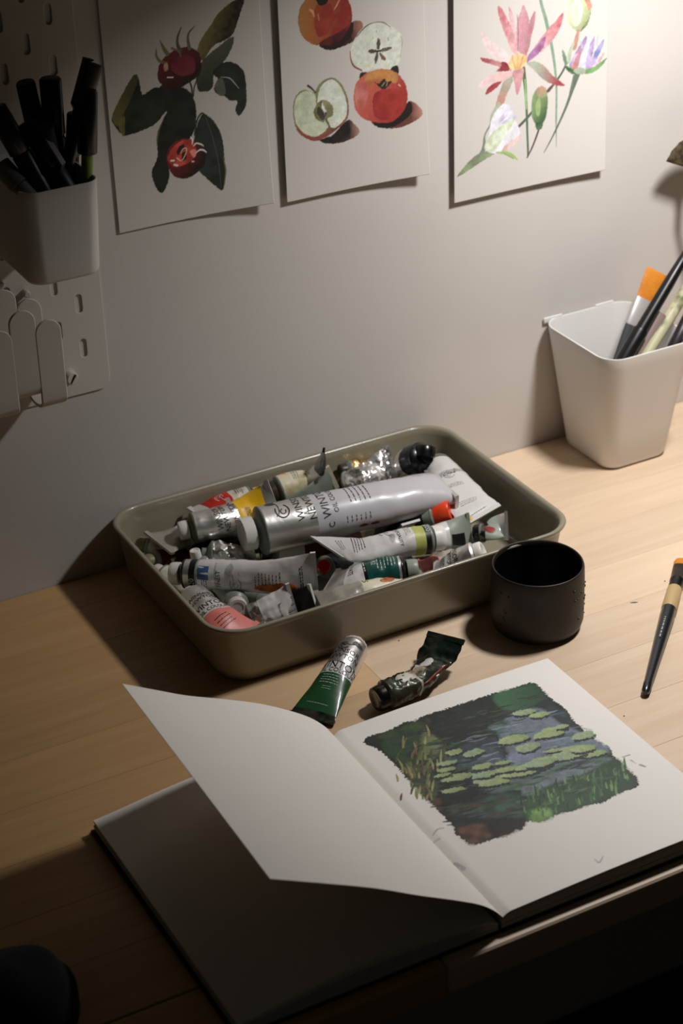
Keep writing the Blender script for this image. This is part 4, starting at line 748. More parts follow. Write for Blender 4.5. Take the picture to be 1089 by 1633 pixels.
('P',(34,43,45),(39,48,51),[(148.6,144.4),(147.1,143.3),(143.9,143.2),(140.6,144.0),(138.8,145.5),(139.3,146.9),(140.7,147.9),(143.5,148.4),(146.6,147.2),(149.1,145.8)],None),
('P',(167,184,158),(138,157,105),[(149.3,147.0),(147.8,145.9),(144.7,145.8),(141.3,146.6),(139.5,148.2),(140.0,149.5),(141.4,150.5),(144.2,151.0),(147.3,149.8),(149.8,148.4)],(141.3,153.7,147.6,142.9)),
('P',(34,43,45),(39,48,51),[(128.4,122.9),(126.0,122.4),(122.6,122.6),(118.9,123.7),(116.8,125.0),(115.3,126.5),(117.7,126.9),(120.9,126.9),(124.4,125.6),(127.6,124.3)],None),
('P',(174,189,140),(138,157,105),[(129.0,125.4),(126.7,124.9),(123.3,125.2),(119.6,126.2),(117.4,127.6),(116.0,129.0),(118.4,129.4),(121.5,129.4),(125.1,128.2),(128.3,126.8)],(118.1,132.4,126.7,122.1)),
('P',(34,43,45),(39,48,51),[(46.9,138.7),(44.8,138.0),(41.5,138.2),(38.3,139.3),(35.2,140.6),(35.4,141.9),(36.7,142.8),(40.2,142.4),(43.2,141.5),(45.4,140.2)],None),
('P',(174,189,140),(138,157,105),[(47.4,141.2),(45.4,140.5),(42.0,140.8),(38.8,141.8),(35.7,143.1),(35.9,144.4),(37.2,145.4),(40.7,144.9),(43.8,144.0),(46.0,142.8)],(37.1,148.3,45.5,137.6)),
('P',(34,43,45),(39,48,51),[(119.0,113.8),(113.4,112.7),(107.6,111.8),(100.7,114.4),(95.5,117.4),(95.6,120.2),(98.6,122.3),(105.7,121.5),(112.5,120.0),(118.8,117.0)],None),
('P',(167,184,158),(138,157,105),[(119.6,116.3),(114.1,115.2),(108.2,114.3),(101.3,116.9),(96.1,119.9),(96.2,122.7),(99.2,124.9),(106.3,124.0),(113.1,122.6),(119.4,119.5)],(99.3,131.1,114.9,108.4)),
('P',(34,43,45),(39,48,51),[(149.9,112.7),(148.0,111.0),(142.0,111.5),(136.4,113.1),(133.4,115.4),(132.9,117.4),(133.7,119.6),(140.1,119.2),(146.6,117.4),(151.0,114.7)],None),
('P',(174,189,140),(138,157,105),[(150.6,115.2),(148.7,113.5),(142.7,114.1),(137.1,115.6),(134.0,117.9),(133.5,119.9),(134.4,122.1),(140.8,121.8),(147.3,119.9),(151.8,117.3)],(135.1,126.8,148.5,108.5)),
('P',(34,43,45),(39,48,51),[(91.1,128.6),(88.2,128.3),(85.3,128.1),(81.8,129.2),(79.2,130.6),(78.2,132.2),(80.4,132.9),(83.9,132.9),(87.2,131.5),(90.2,130.2)],None),
('P',(174,189,140),(138,157,105),[(91.7,131.1),(88.8,130.8),(85.9,130.7),(82.4,131.7),(79.8,133.1),(78.8,134.7),(81.0,135.4),(84.5,135.4),(87.8,134.0),(90.8,132.7)],(81.1,138.3,89.4,127.5)),
('S',(88,124,75),[(118.1,70.0),(121.0,75.2),(124.2,77.8)],[1.52,1.3,0.43]),
('S',(38,59,42),[(117.5,67.6),(119.3,71.2),(121.4,73.0)],[1.52,1.3,0.43]),
('S',(116,148,90),[(96.9,86.1),(98.9,90.1),(101.8,91.8)],[1.52,1.3,0.43]),
('S',(88,124,75),[(143.5,77.7),(145.8,82.0),(147.5,84.9)],[1.52,1.3,0.43]),
('S',(116,148,90),[(109.4,91.3),(111.1,94.8),(112.6,96.8)],[1.52,1.3,0.43]),
('S',(38,59,42),[(107.6,69.4),(109.8,73.6),(112.1,76.0)],[1.52,1.3,0.43]),
('S',(88,124,75),[(85.7,89.4),(89.4,96.1),(92.6,100.1)],[1.52,1.3,0.43]),
('S',(49,80,51),[(99.6,89.7),(101.4,93.5),(103.4,95.5)],[1.52,1.3,0.43]),
('S',(49,80,51),[(105.0,76.3),(106.3,79.3),(106.7,81.5)],[1.52,1.3,0.43]),
('S',(116,148,90),[(85.1,91.6),(87.3,96.0),(89.6,98.3)],[1.52,1.3,0.43]),
('S',(116,148,90),[(104.5,66.6),(106.3,70.2),(107.4,72.7)],[1.52,1.3,0.43]),
('S',(65,105,63),[(133.4,82.1),(137.2,88.7),(139.6,93.3)],[1.52,1.3,0.43]),
('S',(49,80,51),[(64.1,69.0),(65.8,72.7),(68.0,74.6)],[1.52,1.3,0.43]),
('S',(65,105,63),[(112.4,64.3),(115.9,70.5),(119.0,74.2)],[1.52,1.3,0.43]),
('S',(116,148,90),[(120.2,70.6),(122.8,75.5),(125.0,78.6)],[1.52,1.3,0.43]),
('S',(38,59,42),[(87.6,84.5),(90.0,89.2),(91.5,92.5)],[1.52,1.3,0.43]),
('S',(88,124,75),[(144.0,81.5),(146.3,85.9),(149.2,88.0)],[1.52,1.3,0.43]),
('S',(65,105,63),[(95.7,81.8),(97.9,86.2),(99.4,89.1)],[1.52,1.3,0.43]),
('S',(65,105,63),[(125.6,80.5),(128.9,86.5),(131.0,90.6)],[1.52,1.3,0.43]),
('S',(116,148,90),[(132.0,67.9),(133.8,71.5),(134.5,74.2)],[1.52,1.3,0.43]),
('S',(38,59,42),[(141.2,73.0),(144.9,79.3),(149.1,82.5)],[1.52,1.3,0.43]),
('S',(38,59,42),[(117.1,64.6),(120.8,71.0),(123.5,75.2)],[1.52,1.3,0.43]),
('S',(38,59,42),[(80.8,79.8),(82.3,83.3),(84.2,85.1)],[1.52,1.3,0.43]),
('S',(38,59,42),[(145.8,79.3),(148.9,84.7),(151.7,87.9)],[1.52,1.3,0.43]),
('S',(116,148,90),[(67.9,78.0),(69.6,81.7),(70.8,84.1)],[1.52,1.3,0.43]),
('S',(65,105,63),[(139.3,72.2),(141.4,76.3),(144.2,78.2)],[1.52,1.3,0.43]),
('S',(65,105,63),[(133.9,65.0),(136.9,70.3),(139.7,73.4)],[1.52,1.3,0.43]),
('S',(65,105,63),[(102.2,65.8),(104.2,69.8),(105.4,72.6)],[1.52,1.3,0.43]),
('S',(49,80,51),[(69.3,79.3),(72.4,85.3),(74.1,89.5)],[1.52,1.3,0.43]),
('S',(49,80,51),[(125.3,80.2),(128.2,85.4),(131.0,88.3)],[1.52,1.3,0.43]),
('S',(116,148,90),[(67.9,67.5),(71.0,73.4),(74.4,76.6)],[1.52,1.3,0.43]),
('S',(65,105,63),[(77.3,87.9),(79.1,91.7),(81.6,93.4)],[1.52,1.3,0.43]),
('S',(49,80,51),[(156.4,86.3),(159.6,91.9),(162.1,95.6)],[1.52,1.3,0.43]),
('S',(88,124,75),[(135.7,67.9),(139.2,73.9),(142.9,77.1)],[1.52,1.3,0.43]),
('S',(38,59,42),[(121.3,80.0),(122.9,83.4),(125.5,84.8)],[1.52,1.3,0.43]),
('S',(88,124,75),[(123.3,67.4),(125.2,71.3),(127.7,73.2)],[1.52,1.3,0.43]),
('S',(65,105,63),[(126.8,78.7),(128.4,82.1),(130.0,84.1)],[1.52,1.3,0.43]),
('S',(38,59,42),[(95.1,66.8),(97.0,70.8),(99.8,72.5)],[1.52,1.3,0.43]),
('S',(49,80,51),[(145.1,76.3),(148.4,82.1),(150.7,86.0)],[1.52,1.3,0.43]),
('S',(88,124,75),[(117.4,90.0),(119.3,93.8),(121.4,95.8)],[1.52,1.3,0.43]),
('S',(49,80,51),[(118.2,74.3),(120.1,78.3),(122.3,80.4)],[1.52,1.3,0.43]),
('S',(49,80,51),[(117.7,66.1),(119.5,69.8),(122.1,71.4)],[1.52,1.3,0.43]),
('S',(38,59,42),[(114.8,87.7),(116.9,91.9),(118.9,94.2)],[1.52,1.3,0.43]),
('S',(65,105,63),[(90.1,89.7),(92.5,94.5),(93.9,97.9)],[1.52,1.3,0.43]),
('S',(49,80,51),[(151.2,79.4),(154.1,84.4),(157.4,87.0)],[1.52,1.3,0.43]),
('S',(65,105,63),[(67.8,72.7),(69.2,76.1),(71.3,77.7)],[1.52,1.3,0.43]),
('S',(116,148,90),[(130.6,71.8),(132.4,75.5),(133.9,78.0)],[1.52,1.3,0.43]),
('S',(88,124,75),[(85.4,66.6),(88.1,71.6),(91.4,74.0)],[1.52,1.3,0.43]),
('S',(65,105,63),[(76.5,74.7),(77.7,77.6),(79.9,78.6)],[1.52,1.3,0.43]),
('S',(88,124,75),[(115.9,65.7),(117.1,68.6),(118.9,69.9)],[1.52,1.3,0.43]),
('S',(49,80,51),[(116.8,69.0),(118.2,72.1),(120.3,73.4)],[1.52,1.3,0.43]),
('S',(88,124,75),[(97.2,75.8),(99.7,80.5),(101.5,83.5)],[1.52,1.3,0.43]),
('S',(65,105,63),[(122.0,66.9),(125.2,72.6),(127.2,76.5)],[1.52,1.3,0.43]),
('S',(49,80,51),[(99.8,84.0),(101.9,88.2),(104.7,90.1)],[1.52,1.3,0.43]),
('S',(65,105,63),[(124.8,79.2),(127.4,84.1),(130.7,86.5)],[1.52,1.3,0.43]),
('S',(49,80,51),[(83.9,82.1),(87.6,88.8),(89.6,93.6)],[1.52,1.3,0.43]),
('S',(88,124,75),[(79.3,84.7),(82.1,90.2),(85.5,92.9)],[1.52,1.3,0.43]),
('S',(38,59,42),[(116.0,89.7),(117.9,93.7),(119.1,96.5)],[1.52,1.3,0.43]),
('S',(65,105,63),[(147.9,71.7),(150.1,75.8),(152.0,78.3)],[1.52,1.3,0.43]),
('S',(38,59,42),[(85.0,91.0),(88.2,96.9),(90.2,100.9)],[1.52,1.3,0.43]),
('S',(65,105,63),[(93.0,77.5),(94.2,80.4),(95.5,82.0)],[1.52,1.3,0.43]),
('S',(116,148,90),[(148.0,74.6),(149.7,78.0),(150.8,80.3)],[1.52,1.3,0.43]),
('S',(38,59,42),[(101.8,90.3),(104.7,95.8),(107.1,99.2)],[1.52,1.3,0.43]),
('S',(49,80,51),[(140.5,86.0),(141.8,88.9),(143.4,90.4)],[1.52,1.3,0.43]),
('S',(88,124,75),[(81.8,73.3),(84.2,78.1),(85.7,81.5)],[1.52,1.3,0.43]),
('S',(116,148,90),[(92.0,74.1),(94.6,79.0),(97.7,81.4)],[1.52,1.3,0.43]),
('S',(116,148,90),[(90.5,83.2),(93.0,88.1),(94.5,91.5)],[1.52,1.3,0.43]),
('S',(65,105,63),[(107.8,68.4),(110.2,73.0),(111.5,76.3)],[1.52,1.3,0.43]),
('S',(116,148,90),[(124.5,85.3),(126.1,88.7),(128.2,90.3)],[1.52,1.3,0.43]),
('S',(65,105,63),[(123.2,87.4),(126.7,93.5),(130.0,97.0)],[1.52,1.3,0.43]),
('S',(49,80,51),[(65.6,73.2),(67.0,76.5),(68.0,78.6)],[1.52,1.3,0.43]),
('S',(49,80,51),[(71.1,80.2),(74.3,86.3),(77.4,89.9)],[1.52,1.3,0.43]),
('S',(65,105,63),[(128.8,74.4),(132.0,80.2),(135.6,83.2)],[1.52,1.3,0.43]),
('S',(116,148,90),[(92.6,82.4),(93.6,85.1),(95.1,86.5)],[1.52,1.3,0.43]),
('S',(65,105,63),[(146.2,79.1),(147.9,82.7),(150.3,84.3)],[1.52,1.3,0.43]),
('S',(49,80,51),[(141.1,88.3),(142.8,91.9),(145.2,93.5)],[1.52,1.3,0.43]),
('S',(65,105,63),[(75.6,68.2),(79.0,74.5),(80.8,79.0)],[1.52,1.3,0.43]),
('S',(38,59,42),[(70.2,86.0),(72.6,90.8),(73.8,94.2)],[1.52,1.3,0.43]),
('S',(49,80,51),[(113.3,82.4),(114.8,85.8),(116.4,87.7)],[1.52,1.3,0.43]),
('S',(38,59,42),[(109.6,73.7),(110.9,76.6),(113.2,77.7)],[1.52,1.3,0.43]),
('S',(116,148,90),[(132.6,63.4),(135.2,68.1),(137.2,71.1)],[1.52,1.3,0.43]),
('S',(116,148,90),[(88.6,77.9),(90.0,81.1),(90.5,83.4)],[1.52,1.3,0.43]),
('S',(116,148,90),[(152.0,82.5),(155.4,88.4),(158.6,91.8)],[1.52,1.3,0.43]),
('S',(49,80,51),[(128.4,72.2),(132.3,78.8),(135.5,82.8)],[1.52,1.3,0.43]),
('S',(49,80,51),[(115.1,83.3),(117.9,88.6),(121.4,91.2)],[1.52,1.3,0.43]),
('S',(116,148,90),[(149.4,73.5),(150.7,76.3),(152.2,77.8)],[1.52,1.3,0.43]),
('S',(116,148,90),[(74.7,67.9),(77.5,73.2),(80.9,75.9)],[1.52,1.3,0.43]),
('S',(88,124,75),[(107.1,82.6),(109.0,86.6),(111.8,88.3)],[1.52,1.3,0.43]),
('S',(116,148,90),[(133.7,70.0),(136.3,74.8),(138.2,78.0)],[1.52,1.3,0.43]),
('S',(49,80,51),[(94.6,74.9),(96.5,78.8),(98.9,80.8)],[1.52,1.3,0.43]),
('S',(65,105,63),[(88.7,71.3),(90.2,74.7),(92.7,76.0)],[1.52,1.3,0.43]),
('S',(65,105,63),[(92.6,79.5),(93.8,82.4),(95.9,83.5)],[1.52,1.3,0.43]),
('S',(88,124,75),[(128.2,83.3),(131.9,89.8),(136.0,93.2)],[1.52,1.3,0.43]),
('S',(38,59,42),[(103.5,84.9),(105.8,89.4),(107.5,92.4)],[1.52,1.3,0.43]),
('S',(65,105,63),[(69.9,74.2),(71.1,77.2),(72.3,79.1)],[1.52,1.3,0.43]),
('S',(160,156,171),[(160.5,95.9),(166.7,95.5)],[0.87,1.3]),
('S',(147,145,158),[(166.2,82.1),(167.8,79.0)],[2.17,1.73]),
('S',(193,190,191),[(163.8,89.7),(164.5,85.2)],[1.73,1.08]),
('S',(186,185,186),[(79.6,13.4),(80.3,9.3),(86.1,13.1)],[1.08,1.3,0.65]),
('S',(179,177,176),[(3.1,91.5),(8.3,94.0),(12.3,92.8)],[0.87,1.3,0.87]),
('S',(199,198,197),[(-1.0,86.5),(4.2,85.2)],[1.08,1.73]),
('S',(186,185,186),[(156.5,138.8),(161.0,133.9)],[1.73,1.08]),
('S',(161,163,170),[(156.8,112.8),(159.8,109.7)],[0.87,0.87]),
('S',(197,195,195),[(0.6,59.9),(2.5,51.5)],[2.6,3.03]),]
# ------------------------------------------------------------------ materials
wall_m = mat('wall_paint', (206, 200, 194), 0.75, bump=0.12, bscale=180, c2=(198, 193, 187), nscale=3)
floor_m = mat('dark_floor', (30, 26, 22), 0.7, c2=(22, 19, 16), nscale=12)
plastic_w = mat('white_plastic', (218, 215, 212), 0.38, sub=0.0)
peg_m = mat('pegboard_white', (205, 200, 192), 0.5)
hook_m = mat('hook_white', (196, 190, 180), 0.45)
paper_m = mat('paper', (240, 235, 227), 0.8, bump=0.05, bscale=900)
enamel = mat('tray_enamel', (142, 135, 115), 0.34, coat=0.25, c2=(136, 129, 109), nscale=9)
black_pl = mat('black_plastic', (14, 14, 15), 0.35)
black_soft = mat('black_cloth', (5, 5, 5), 1.0)
cap_w = mat('cap_white', (222, 220, 212), 0.4)
cap_dirty = mat('cap_dirty', (205, 200, 180), 0.5, c2=(110, 92, 66), nscale=90, lo=0.5, hi=0.62)
silver = mat('tube_silver', (232, 230, 226), 0.36, 0.92, bump=0.22, bscale=120)
steel = mat('ferrule_steel', (190, 190, 188), 0.22, 1.0)

def wood_mat(nm, ca, cb):
    m = bpy.data.materials.new(nm); m.use_nodes = True; nt = m.node_tree; b = nt.nodes['Principled BSDF']
    b.inputs['Roughness'].default_value = 0.42
    tc = nt.nodes.new('ShaderNodeTexCoord'); mp = nt.nodes.new('ShaderNodeMapping'); mp.inputs['Scale'].default_value = (2.2, 34, 34)
    oi = nt.nodes.new('ShaderNodeObjectInfo'); vm = nt.nodes.new('ShaderNodeVectorMath'); vm.operation = 'ADD'
    mul = nt.nodes.new('ShaderNodeMath'); mul.operation = 'MULTIPLY'; mul.inputs[1].default_value = 37.0
    nt.links.new(oi.outputs['Random'], mul.inputs[0]); nt.links.new(tc.outputs['Object'], vm.inputs[0]); nt.links.new(mul.outputs[0], vm.inputs[1])
    nt.links.new(vm.outputs[0], mp.inputs['Vector'])
    n = nt.nodes.new('ShaderNodeTexNoise'); n.inputs['Scale'].default_value = 3.0; n.inputs['Detail'].default_value = 5; n.inputs['Distortion'].default_value = 0.6
    nt.links.new(mp.outputs[0], n.inputs['Vector'])
    r = nt.nodes.new('ShaderNodeValToRGB'); r.color_ramp.elements[0].position = 0.3; r.color_ramp.elements[1].position = 0.72
    r.color_ramp.elements[0].color = lin(ca)+(1,); r.color_ramp.elements[1].color = lin(cb)+(1,)
    nt.links.new(n.outputs[0], r.inputs[0])
    hs = nt.nodes.new('ShaderNodeHueSaturation'); mr = nt.nodes.new('ShaderNodeMapRange')
    mr.inputs['To Min'].default_value = 0.90; mr.inputs['To Max'].default_value = 1.06
    nt.links.new(oi.outputs['Random'], mr.inputs[0]); nt.links.new(mr.outputs[0], hs.inputs['Value'])
    nt.links.new(r.outputs[0], hs.inputs['Color']); nt.links.new(hs.outputs[0], b.inputs['Base Color'])
    bp = nt.nodes.new('ShaderNodeBump'); bp.inputs['Strength'].default_value = 0.06; bp.inputs['Distance'].default_value = 0.001
    nt.links.new(n.outputs[0], bp.inputs['Height']); nt.links.new(bp.outputs[0], b.inputs['Normal'])
    return m
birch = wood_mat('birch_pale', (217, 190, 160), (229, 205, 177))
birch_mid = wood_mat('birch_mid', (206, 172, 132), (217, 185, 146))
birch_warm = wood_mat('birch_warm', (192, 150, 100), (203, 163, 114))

# ------------------------------------------------------------------ room
v, f = boxv(-1.2, 2.6, 0.0, 0.12, -0.74, 1.7); structure('wall_back', v, f, wall_m)
v, f = boxv(-1.2, 2.6, -2.6, 0.12, -0.80, -0.74); structure('floor', v, f, floor_m)

# ------------------------------------------------------------------ desk: birch staves glued side by side
desk = Thing('desk', 'pale birch wood desk top of long staves along the white wall', 'desk', (0.65, -0.28, -0.74))
YS = [-0.0008, -0.0435, -0.100, -0.1565, -0.213, -0.2695, -0.326, -0.3825, -0.439, -0.4955, -0.5590]
rs = random.Random(11)
for i in range(len(YS)-1):
    y1, y0 = YS[i], YS[i+1]
    xs = [-0.35]; x = -0.35 + rs.uniform(0.2, 0.6)
    while x < 1.45: xs.append(x); x += rs.uniform(0.42, 0.75)
    xs.append(1.6)
    xs = sorted([q for q in xs if abs(q-0.52) > 0.2] + [[0.52, 0.58, 0.54, 0.60, 0.60, 0.62, 0.45, 0.52, 0.44, 0.48][i]] + ([0.455] if i in (4, 5) else []))
    xs = [q for k, q in enumerate(xs) if k == 0 or q-xs[k-1] > 0.12 or q in (1.6,)]
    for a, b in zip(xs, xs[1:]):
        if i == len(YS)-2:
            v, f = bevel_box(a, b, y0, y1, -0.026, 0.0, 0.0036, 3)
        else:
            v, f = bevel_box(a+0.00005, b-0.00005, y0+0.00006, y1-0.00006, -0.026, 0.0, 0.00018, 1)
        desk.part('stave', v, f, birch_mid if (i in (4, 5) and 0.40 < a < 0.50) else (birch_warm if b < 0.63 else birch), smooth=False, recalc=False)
leg_m = mat('desk_leg_grey', (60, 58, 55), 0.5)
for lx, ly in ((-0.25, -0.06), (-0.25, -0.50), (1.5, -0.06), (1.5, -0.50)):
    v, f = bevel_box(lx-0.025, lx+0.025, ly-0.025, ly+0.025, -0.74, -0.026, 0.003); desk.part('leg', v, f, leg_m)
fleck_m = mat('dark_fleck', (60, 48, 40), 0.6)
for (cx, cy), l, wd, an in (((0.8286, -0.2730), 0.0065, 0.0012, -27), ((0.8692, -0.2594), 0.002, 0.001, 10), ((0.6386, -0.2227), 0.0016, 0.001, 0), ((0.7298, -0.3970), 0.0014, 0.001, 30)):
    c, s = math.cos(math.radians(an))*l/2, math.sin(math.radians(an))*l/2
    px, py = -s/l*wd, c/l*wd
    pts = [(cx-c, cy-s), (cx-c*.3+px, cy-s*.3+py), (cx+c*.4+px, cy+s*.4+py), (cx+c, cy+s), (cx+c*.3-px, cy+s*.3-py), (cx-c*.4-px, cy-s*.4-py)]
    v = [(p[0], p[1], 0.0) for p in pts]+[(p[0], p[1], 0.0003) for p in pts]
    f = [tuple(range(6)), tuple(range(6, 12))]+[(k, (k+1) % 6, (k+1) % 6+6, k+6) for k in range(6)]
    desk.part('dent', v, f, fleck_m, smooth=False, label='small dark dent in the wood')

# ------------------------------------------------------------------ painting of flat print into a sheet's colour grid
_rs = np.random.RandomState(5)
def vnoise(h, w, cell):
    gh, gw = int(h/cell)+3, int(w/cell)+3
    g = _rs.rand(gh, gw); yy = np.arange(h)/cell; xx = np.arange(w)/cell
    y0 = yy.astype(int); x0 = xx.astype(int); fy = (yy-y0)[:, None]; fx = (xx-x0)[None, :]
    fy = fy*fy*(3-2*fy); fx = fx*fx*(3-2*fx)
    a = g[np.ix_(y0, x0)]; b = g[np.ix_(y0, x0+1)]; c = g[np.ix_(y0+1, x0)]; d = g[np.ix_(y0+1, x0+1)]
    return (a*(1-fx)+b*fx)*(1-fy)+(c*(1-fx)+d*fx)*fy

def paint(W, H, res, shapes, base, wob=0.35, var=0.22):
    w, h = int(W*res)+1, int(H*res)+1
    img = np.empty((h, w, 3)); img[:] = lin(base)
    n1 = vnoise(h, w, 3*res); n2 = vnoise(h, w, 1.1*res); n3 = vnoise(h, w, 7*res)
    def blend(bb, al, col):
        y0, y1, x0, x1 = bb; sl = img[y0:y1, x0:x1]
        vv = 1+var*((n1[y0:y1, x0:x1]-0.5)*1.1+(n2[y0:y1, x0:x1]-0.5)*0.8)
        sl[:] = sl*(1-al[..., None])+col*vv[..., None]*al[..., None]
    def box(P, pad):
        x0 = max(0, int(P[:, 0].min()-pad)); x1 = min(w, int(P[:, 0].max()+pad)+2)
        y0 = max(0, int(P[:, 1].min()-pad)); y1 = min(h, int(P[:, 1].max()+pad)+2)
        return y0, y1, x0, x1
    for s in shapes:
        if s[0] == 'P':
            pts = catmull([(x, y, 0) for x, y in s[3]], len(s[3])*4, True)
            P = np.array([(p.x, p.y) for p in pts])*res
            bb = box(P, 2+(s[5]*res/2 if len(s) > 5 else 0)); y0, y1, x0, x1 = bb
            if y1 <= y0 or x1 <= x0: continue
            X, Y = np.meshgrid(np.arange(x0, x1), np.arange(y0, y1))
            ins = np.zeros(X.shape, bool); dd = np.full(X.shape, 1e9)
            for k in range(len(P)):
                ax, ay = P[k]; bx, by = P[(k+1) % len(P)]
                if ay != by:
                    c = ((ay > Y) != (by > Y)) & (X < (bx-ax)*(Y-ay)/(by-ay)+ax); ins ^= c
                ex, ey = bx-ax, by-ay; L = ex*ex+ey*ey+1e-9
                t = np.clip(((X-ax)*ex+(Y-ay)*ey)/L, 0, 1)
                dd = np.minimum(dd, (X-ax-t*ex)**2+(Y-ay-t*ey)**2)
            sd = np.where(ins, -1, 1)*np.sqrt(dd)+(n2[y0:y1, x0:x1]-0.5)*wob*res*2
            al = np.clip(0.5-sd/(s[5]*res if len(s) > 5 else 1.2), 0, 1)
            c1, c2 = np.array(lin(s[1])), np.array(lin(s[2]))
            if s[4]:
                gx0, gy0, gx1, gy1 = [q*res for q in s[4]]; ex, ey = gx1-gx0, gy1-gy0
                t = np.clip(((X-gx0)*ex+(Y-gy0)*ey)/(ex*ex+ey*ey+1e-9), 0, 1)
            else: t = np.clip((n3[y0:y1, x0:x1]-0.3)*2.2, 0, 1)
            t = np.clip(t+(n1[y0:y1, x0:x1]-0.5)*0.35, 0, 1)
            blend(bb, al, c1*(1-t[..., None])+c2*t[..., None])
        else:
            m = len(s[2]); n = max(8, m*6)
            pts = catmull([(x, y, 0) for x, y in s[2]], n) if m > 2 else [Vector(s[2][0]+(0,)).lerp(Vector(s[2][1]+(0,)), k/(n-1)) for k in range(n)]
            P = np.array([(p.x, p.y) for p in pts])*res
            wd = np.interp(np.linspace(0, m-1, n), range(m), s[3])*res/2
            bb = box(P, wd.max()+2); y0, y1, x0, x1 = bb
            if y1 <= y0 or x1 <= x0: continue
            X, Y = np.meshgrid(np.arange(x0, x1), np.arange(y0, y1)); sd = np.full(X.shape, 1e9)
            for k in range(n-1):
                ax, ay = P[k]; bx, by = P[k+1]; ex, ey = bx-ax, by-ay; L = ex*ex+ey*ey+1e-9
                t = np.clip(((X-ax)*ex+(Y-ay)*ey)/L, 0, 1)
                sd = np.minimum(sd, np.sqrt((X-ax-t*ex)**2+(Y-ay-t*ey)**2)-(wd[k]*(1-t)+wd[k+1]*t))
            blend(bb, np.clip(0.5-sd/1.1, 0, 1), np.array(lin(s[1])))
    return np.clip(img, 0, 1)

def sheet_mesh(name, img, pos_fn, W, H, m, thick, nrm):
    """dense coloured front face, edge strip and back; pos_fn(x_mm, y_mm arrays) -> (N,3)"""
    h, w = img.shape[:2]
    X, Y = np.meshgrid(np.linspace(0, W, w), np.linspace(0, H, h))
    F_ = pos_fn(X.ravel(), Y.ravel()); nv = w*h
    idx = np.arange(nv).reshape(h, w)
    q = np.stack([idx[:-1, :-1], idx[:-1, 1:], idx[1:, 1:], idx[1:, :-1]], -1).reshape(-1, 4)
    bd = np.concatenate([idx[0, :], idx[1:, -1], idx[-1, -2::-1], idx[-2:0:-1, 0]])
    Bk = F_[bd]-np.array(nrm)*thick; nb = len(bd)
    k = np.arange(nb); k2 = (k+1) % nb
    q2 = np.stack([bd[k], nv+k, nv+k2, bd[k2]], -1)
    gx, gy = 24, 24
    X3, Y3 = np.meshgrid(np.linspace(0, W, gx), np.linspace(0, H, gy))
    B3 = pos_fn(X3.ravel(), Y3.ravel())-np.array(nrm)*thick
    i3 = nv+nb+np.arange(gx*gy).reshape(gy, gx)
    q3 = np.stack([i3[:-1, :-1], i3[1:, :-1], i3[1:, 1:], i3[:-1, 1:]], -1).reshape(-1, 4)
    V = np.concatenate([F_, Bk, B3]); Q = np.concatenate([q, q2, q3])
    me = bpy.data.meshes.new(name)
    me.vertices.add(len(V)); me.vertices.foreach_set('co', V.astype(np.float32).ravel())
    me.loops.add(len(Q)*4); me.loops.foreach_set('vertex_index', Q.astype(np.int32).ravel())
    me.polygons.add(len(Q)); me.polygons.foreach_set('loop_start', np.arange(0, len(Q)*4, 4, dtype=np.int32))
    me.polygons.foreach_set('loop_total', np.full(len(Q), 4, np.int32)); me.polygons.foreach_set('use_smooth', np.ones(len(Q), bool))
    me.update(); me.validate()
    ca = me.color_attributes.new('print', 'FLOAT_COLOR', 'POINT')
    C = np.ones((len(V), 4), np.float32); C[:, :3] = np.array(lin((218, 212, 204)))
    C[:nv, :3] = img.reshape(-1, 3)
    ca.data.foreach_set('color', C.ravel())
    me.materials.append(m)
    return me
print_m = mat('printed_paper', (220, 214, 206), 0.72, vcol='print', bump=0.04, bscale=800)
oilprint_m = mat('painted_page', (220, 214, 206), 0.5, vcol='print', bump=0.10, bscale=700)

# ------------------------------------------------------------------ three botanical prints on the wall
def wall_print(X0, Z0, W, H, base, edge, corner, shapes, label):
    img = paint(W, H, 2.0, shapes, (208, 203, 196))
    O = Vector((X0+W/2000, -base, Z0+H/2000))
    def fn(x, y):
        u = x/W; v = 1-y/H
        lift = base+edge*(1-v)**2*(1-u)**2*0.6+corner*np.clip(u-0.25, 0, 1)**2*1.78*np.clip(v, 0, 1)**2.5
        return np.stack([X0+x/1000-O.x, -lift-O.y, Z0+y/1000-O.z], -1)
    me = sheet_mesh('botanical_print', img, fn, W, H, print_m, 0.0003, (0, -1, 0))
    o = bpy.data.objects.new('botanical_print', me); COL.objects.link(o); o.location = O
    o['label'] = label; o['category'] = 'art print'; o['group'] = 'botanical prints on the wall'
wall_print(0.522, 0.294, 131, 210, 0.0016, 0.0, 0.008, ART_MEDLAR, 'white paper print of red fruits among dark leaves, taped left of the apples')
wall_print(0.667, 0.290, 130, 210, 0.0042, 0.0, 0.007, ART_APPLES, 'white paper print of whole and halved apples, middle of the wall prints')
wall_print(0.824, 0.257, 153, 210, 0.0052, 0.0, 0.003, ART_LOTUS, 'white paper print of a pink lotus flower with green stems and buds')

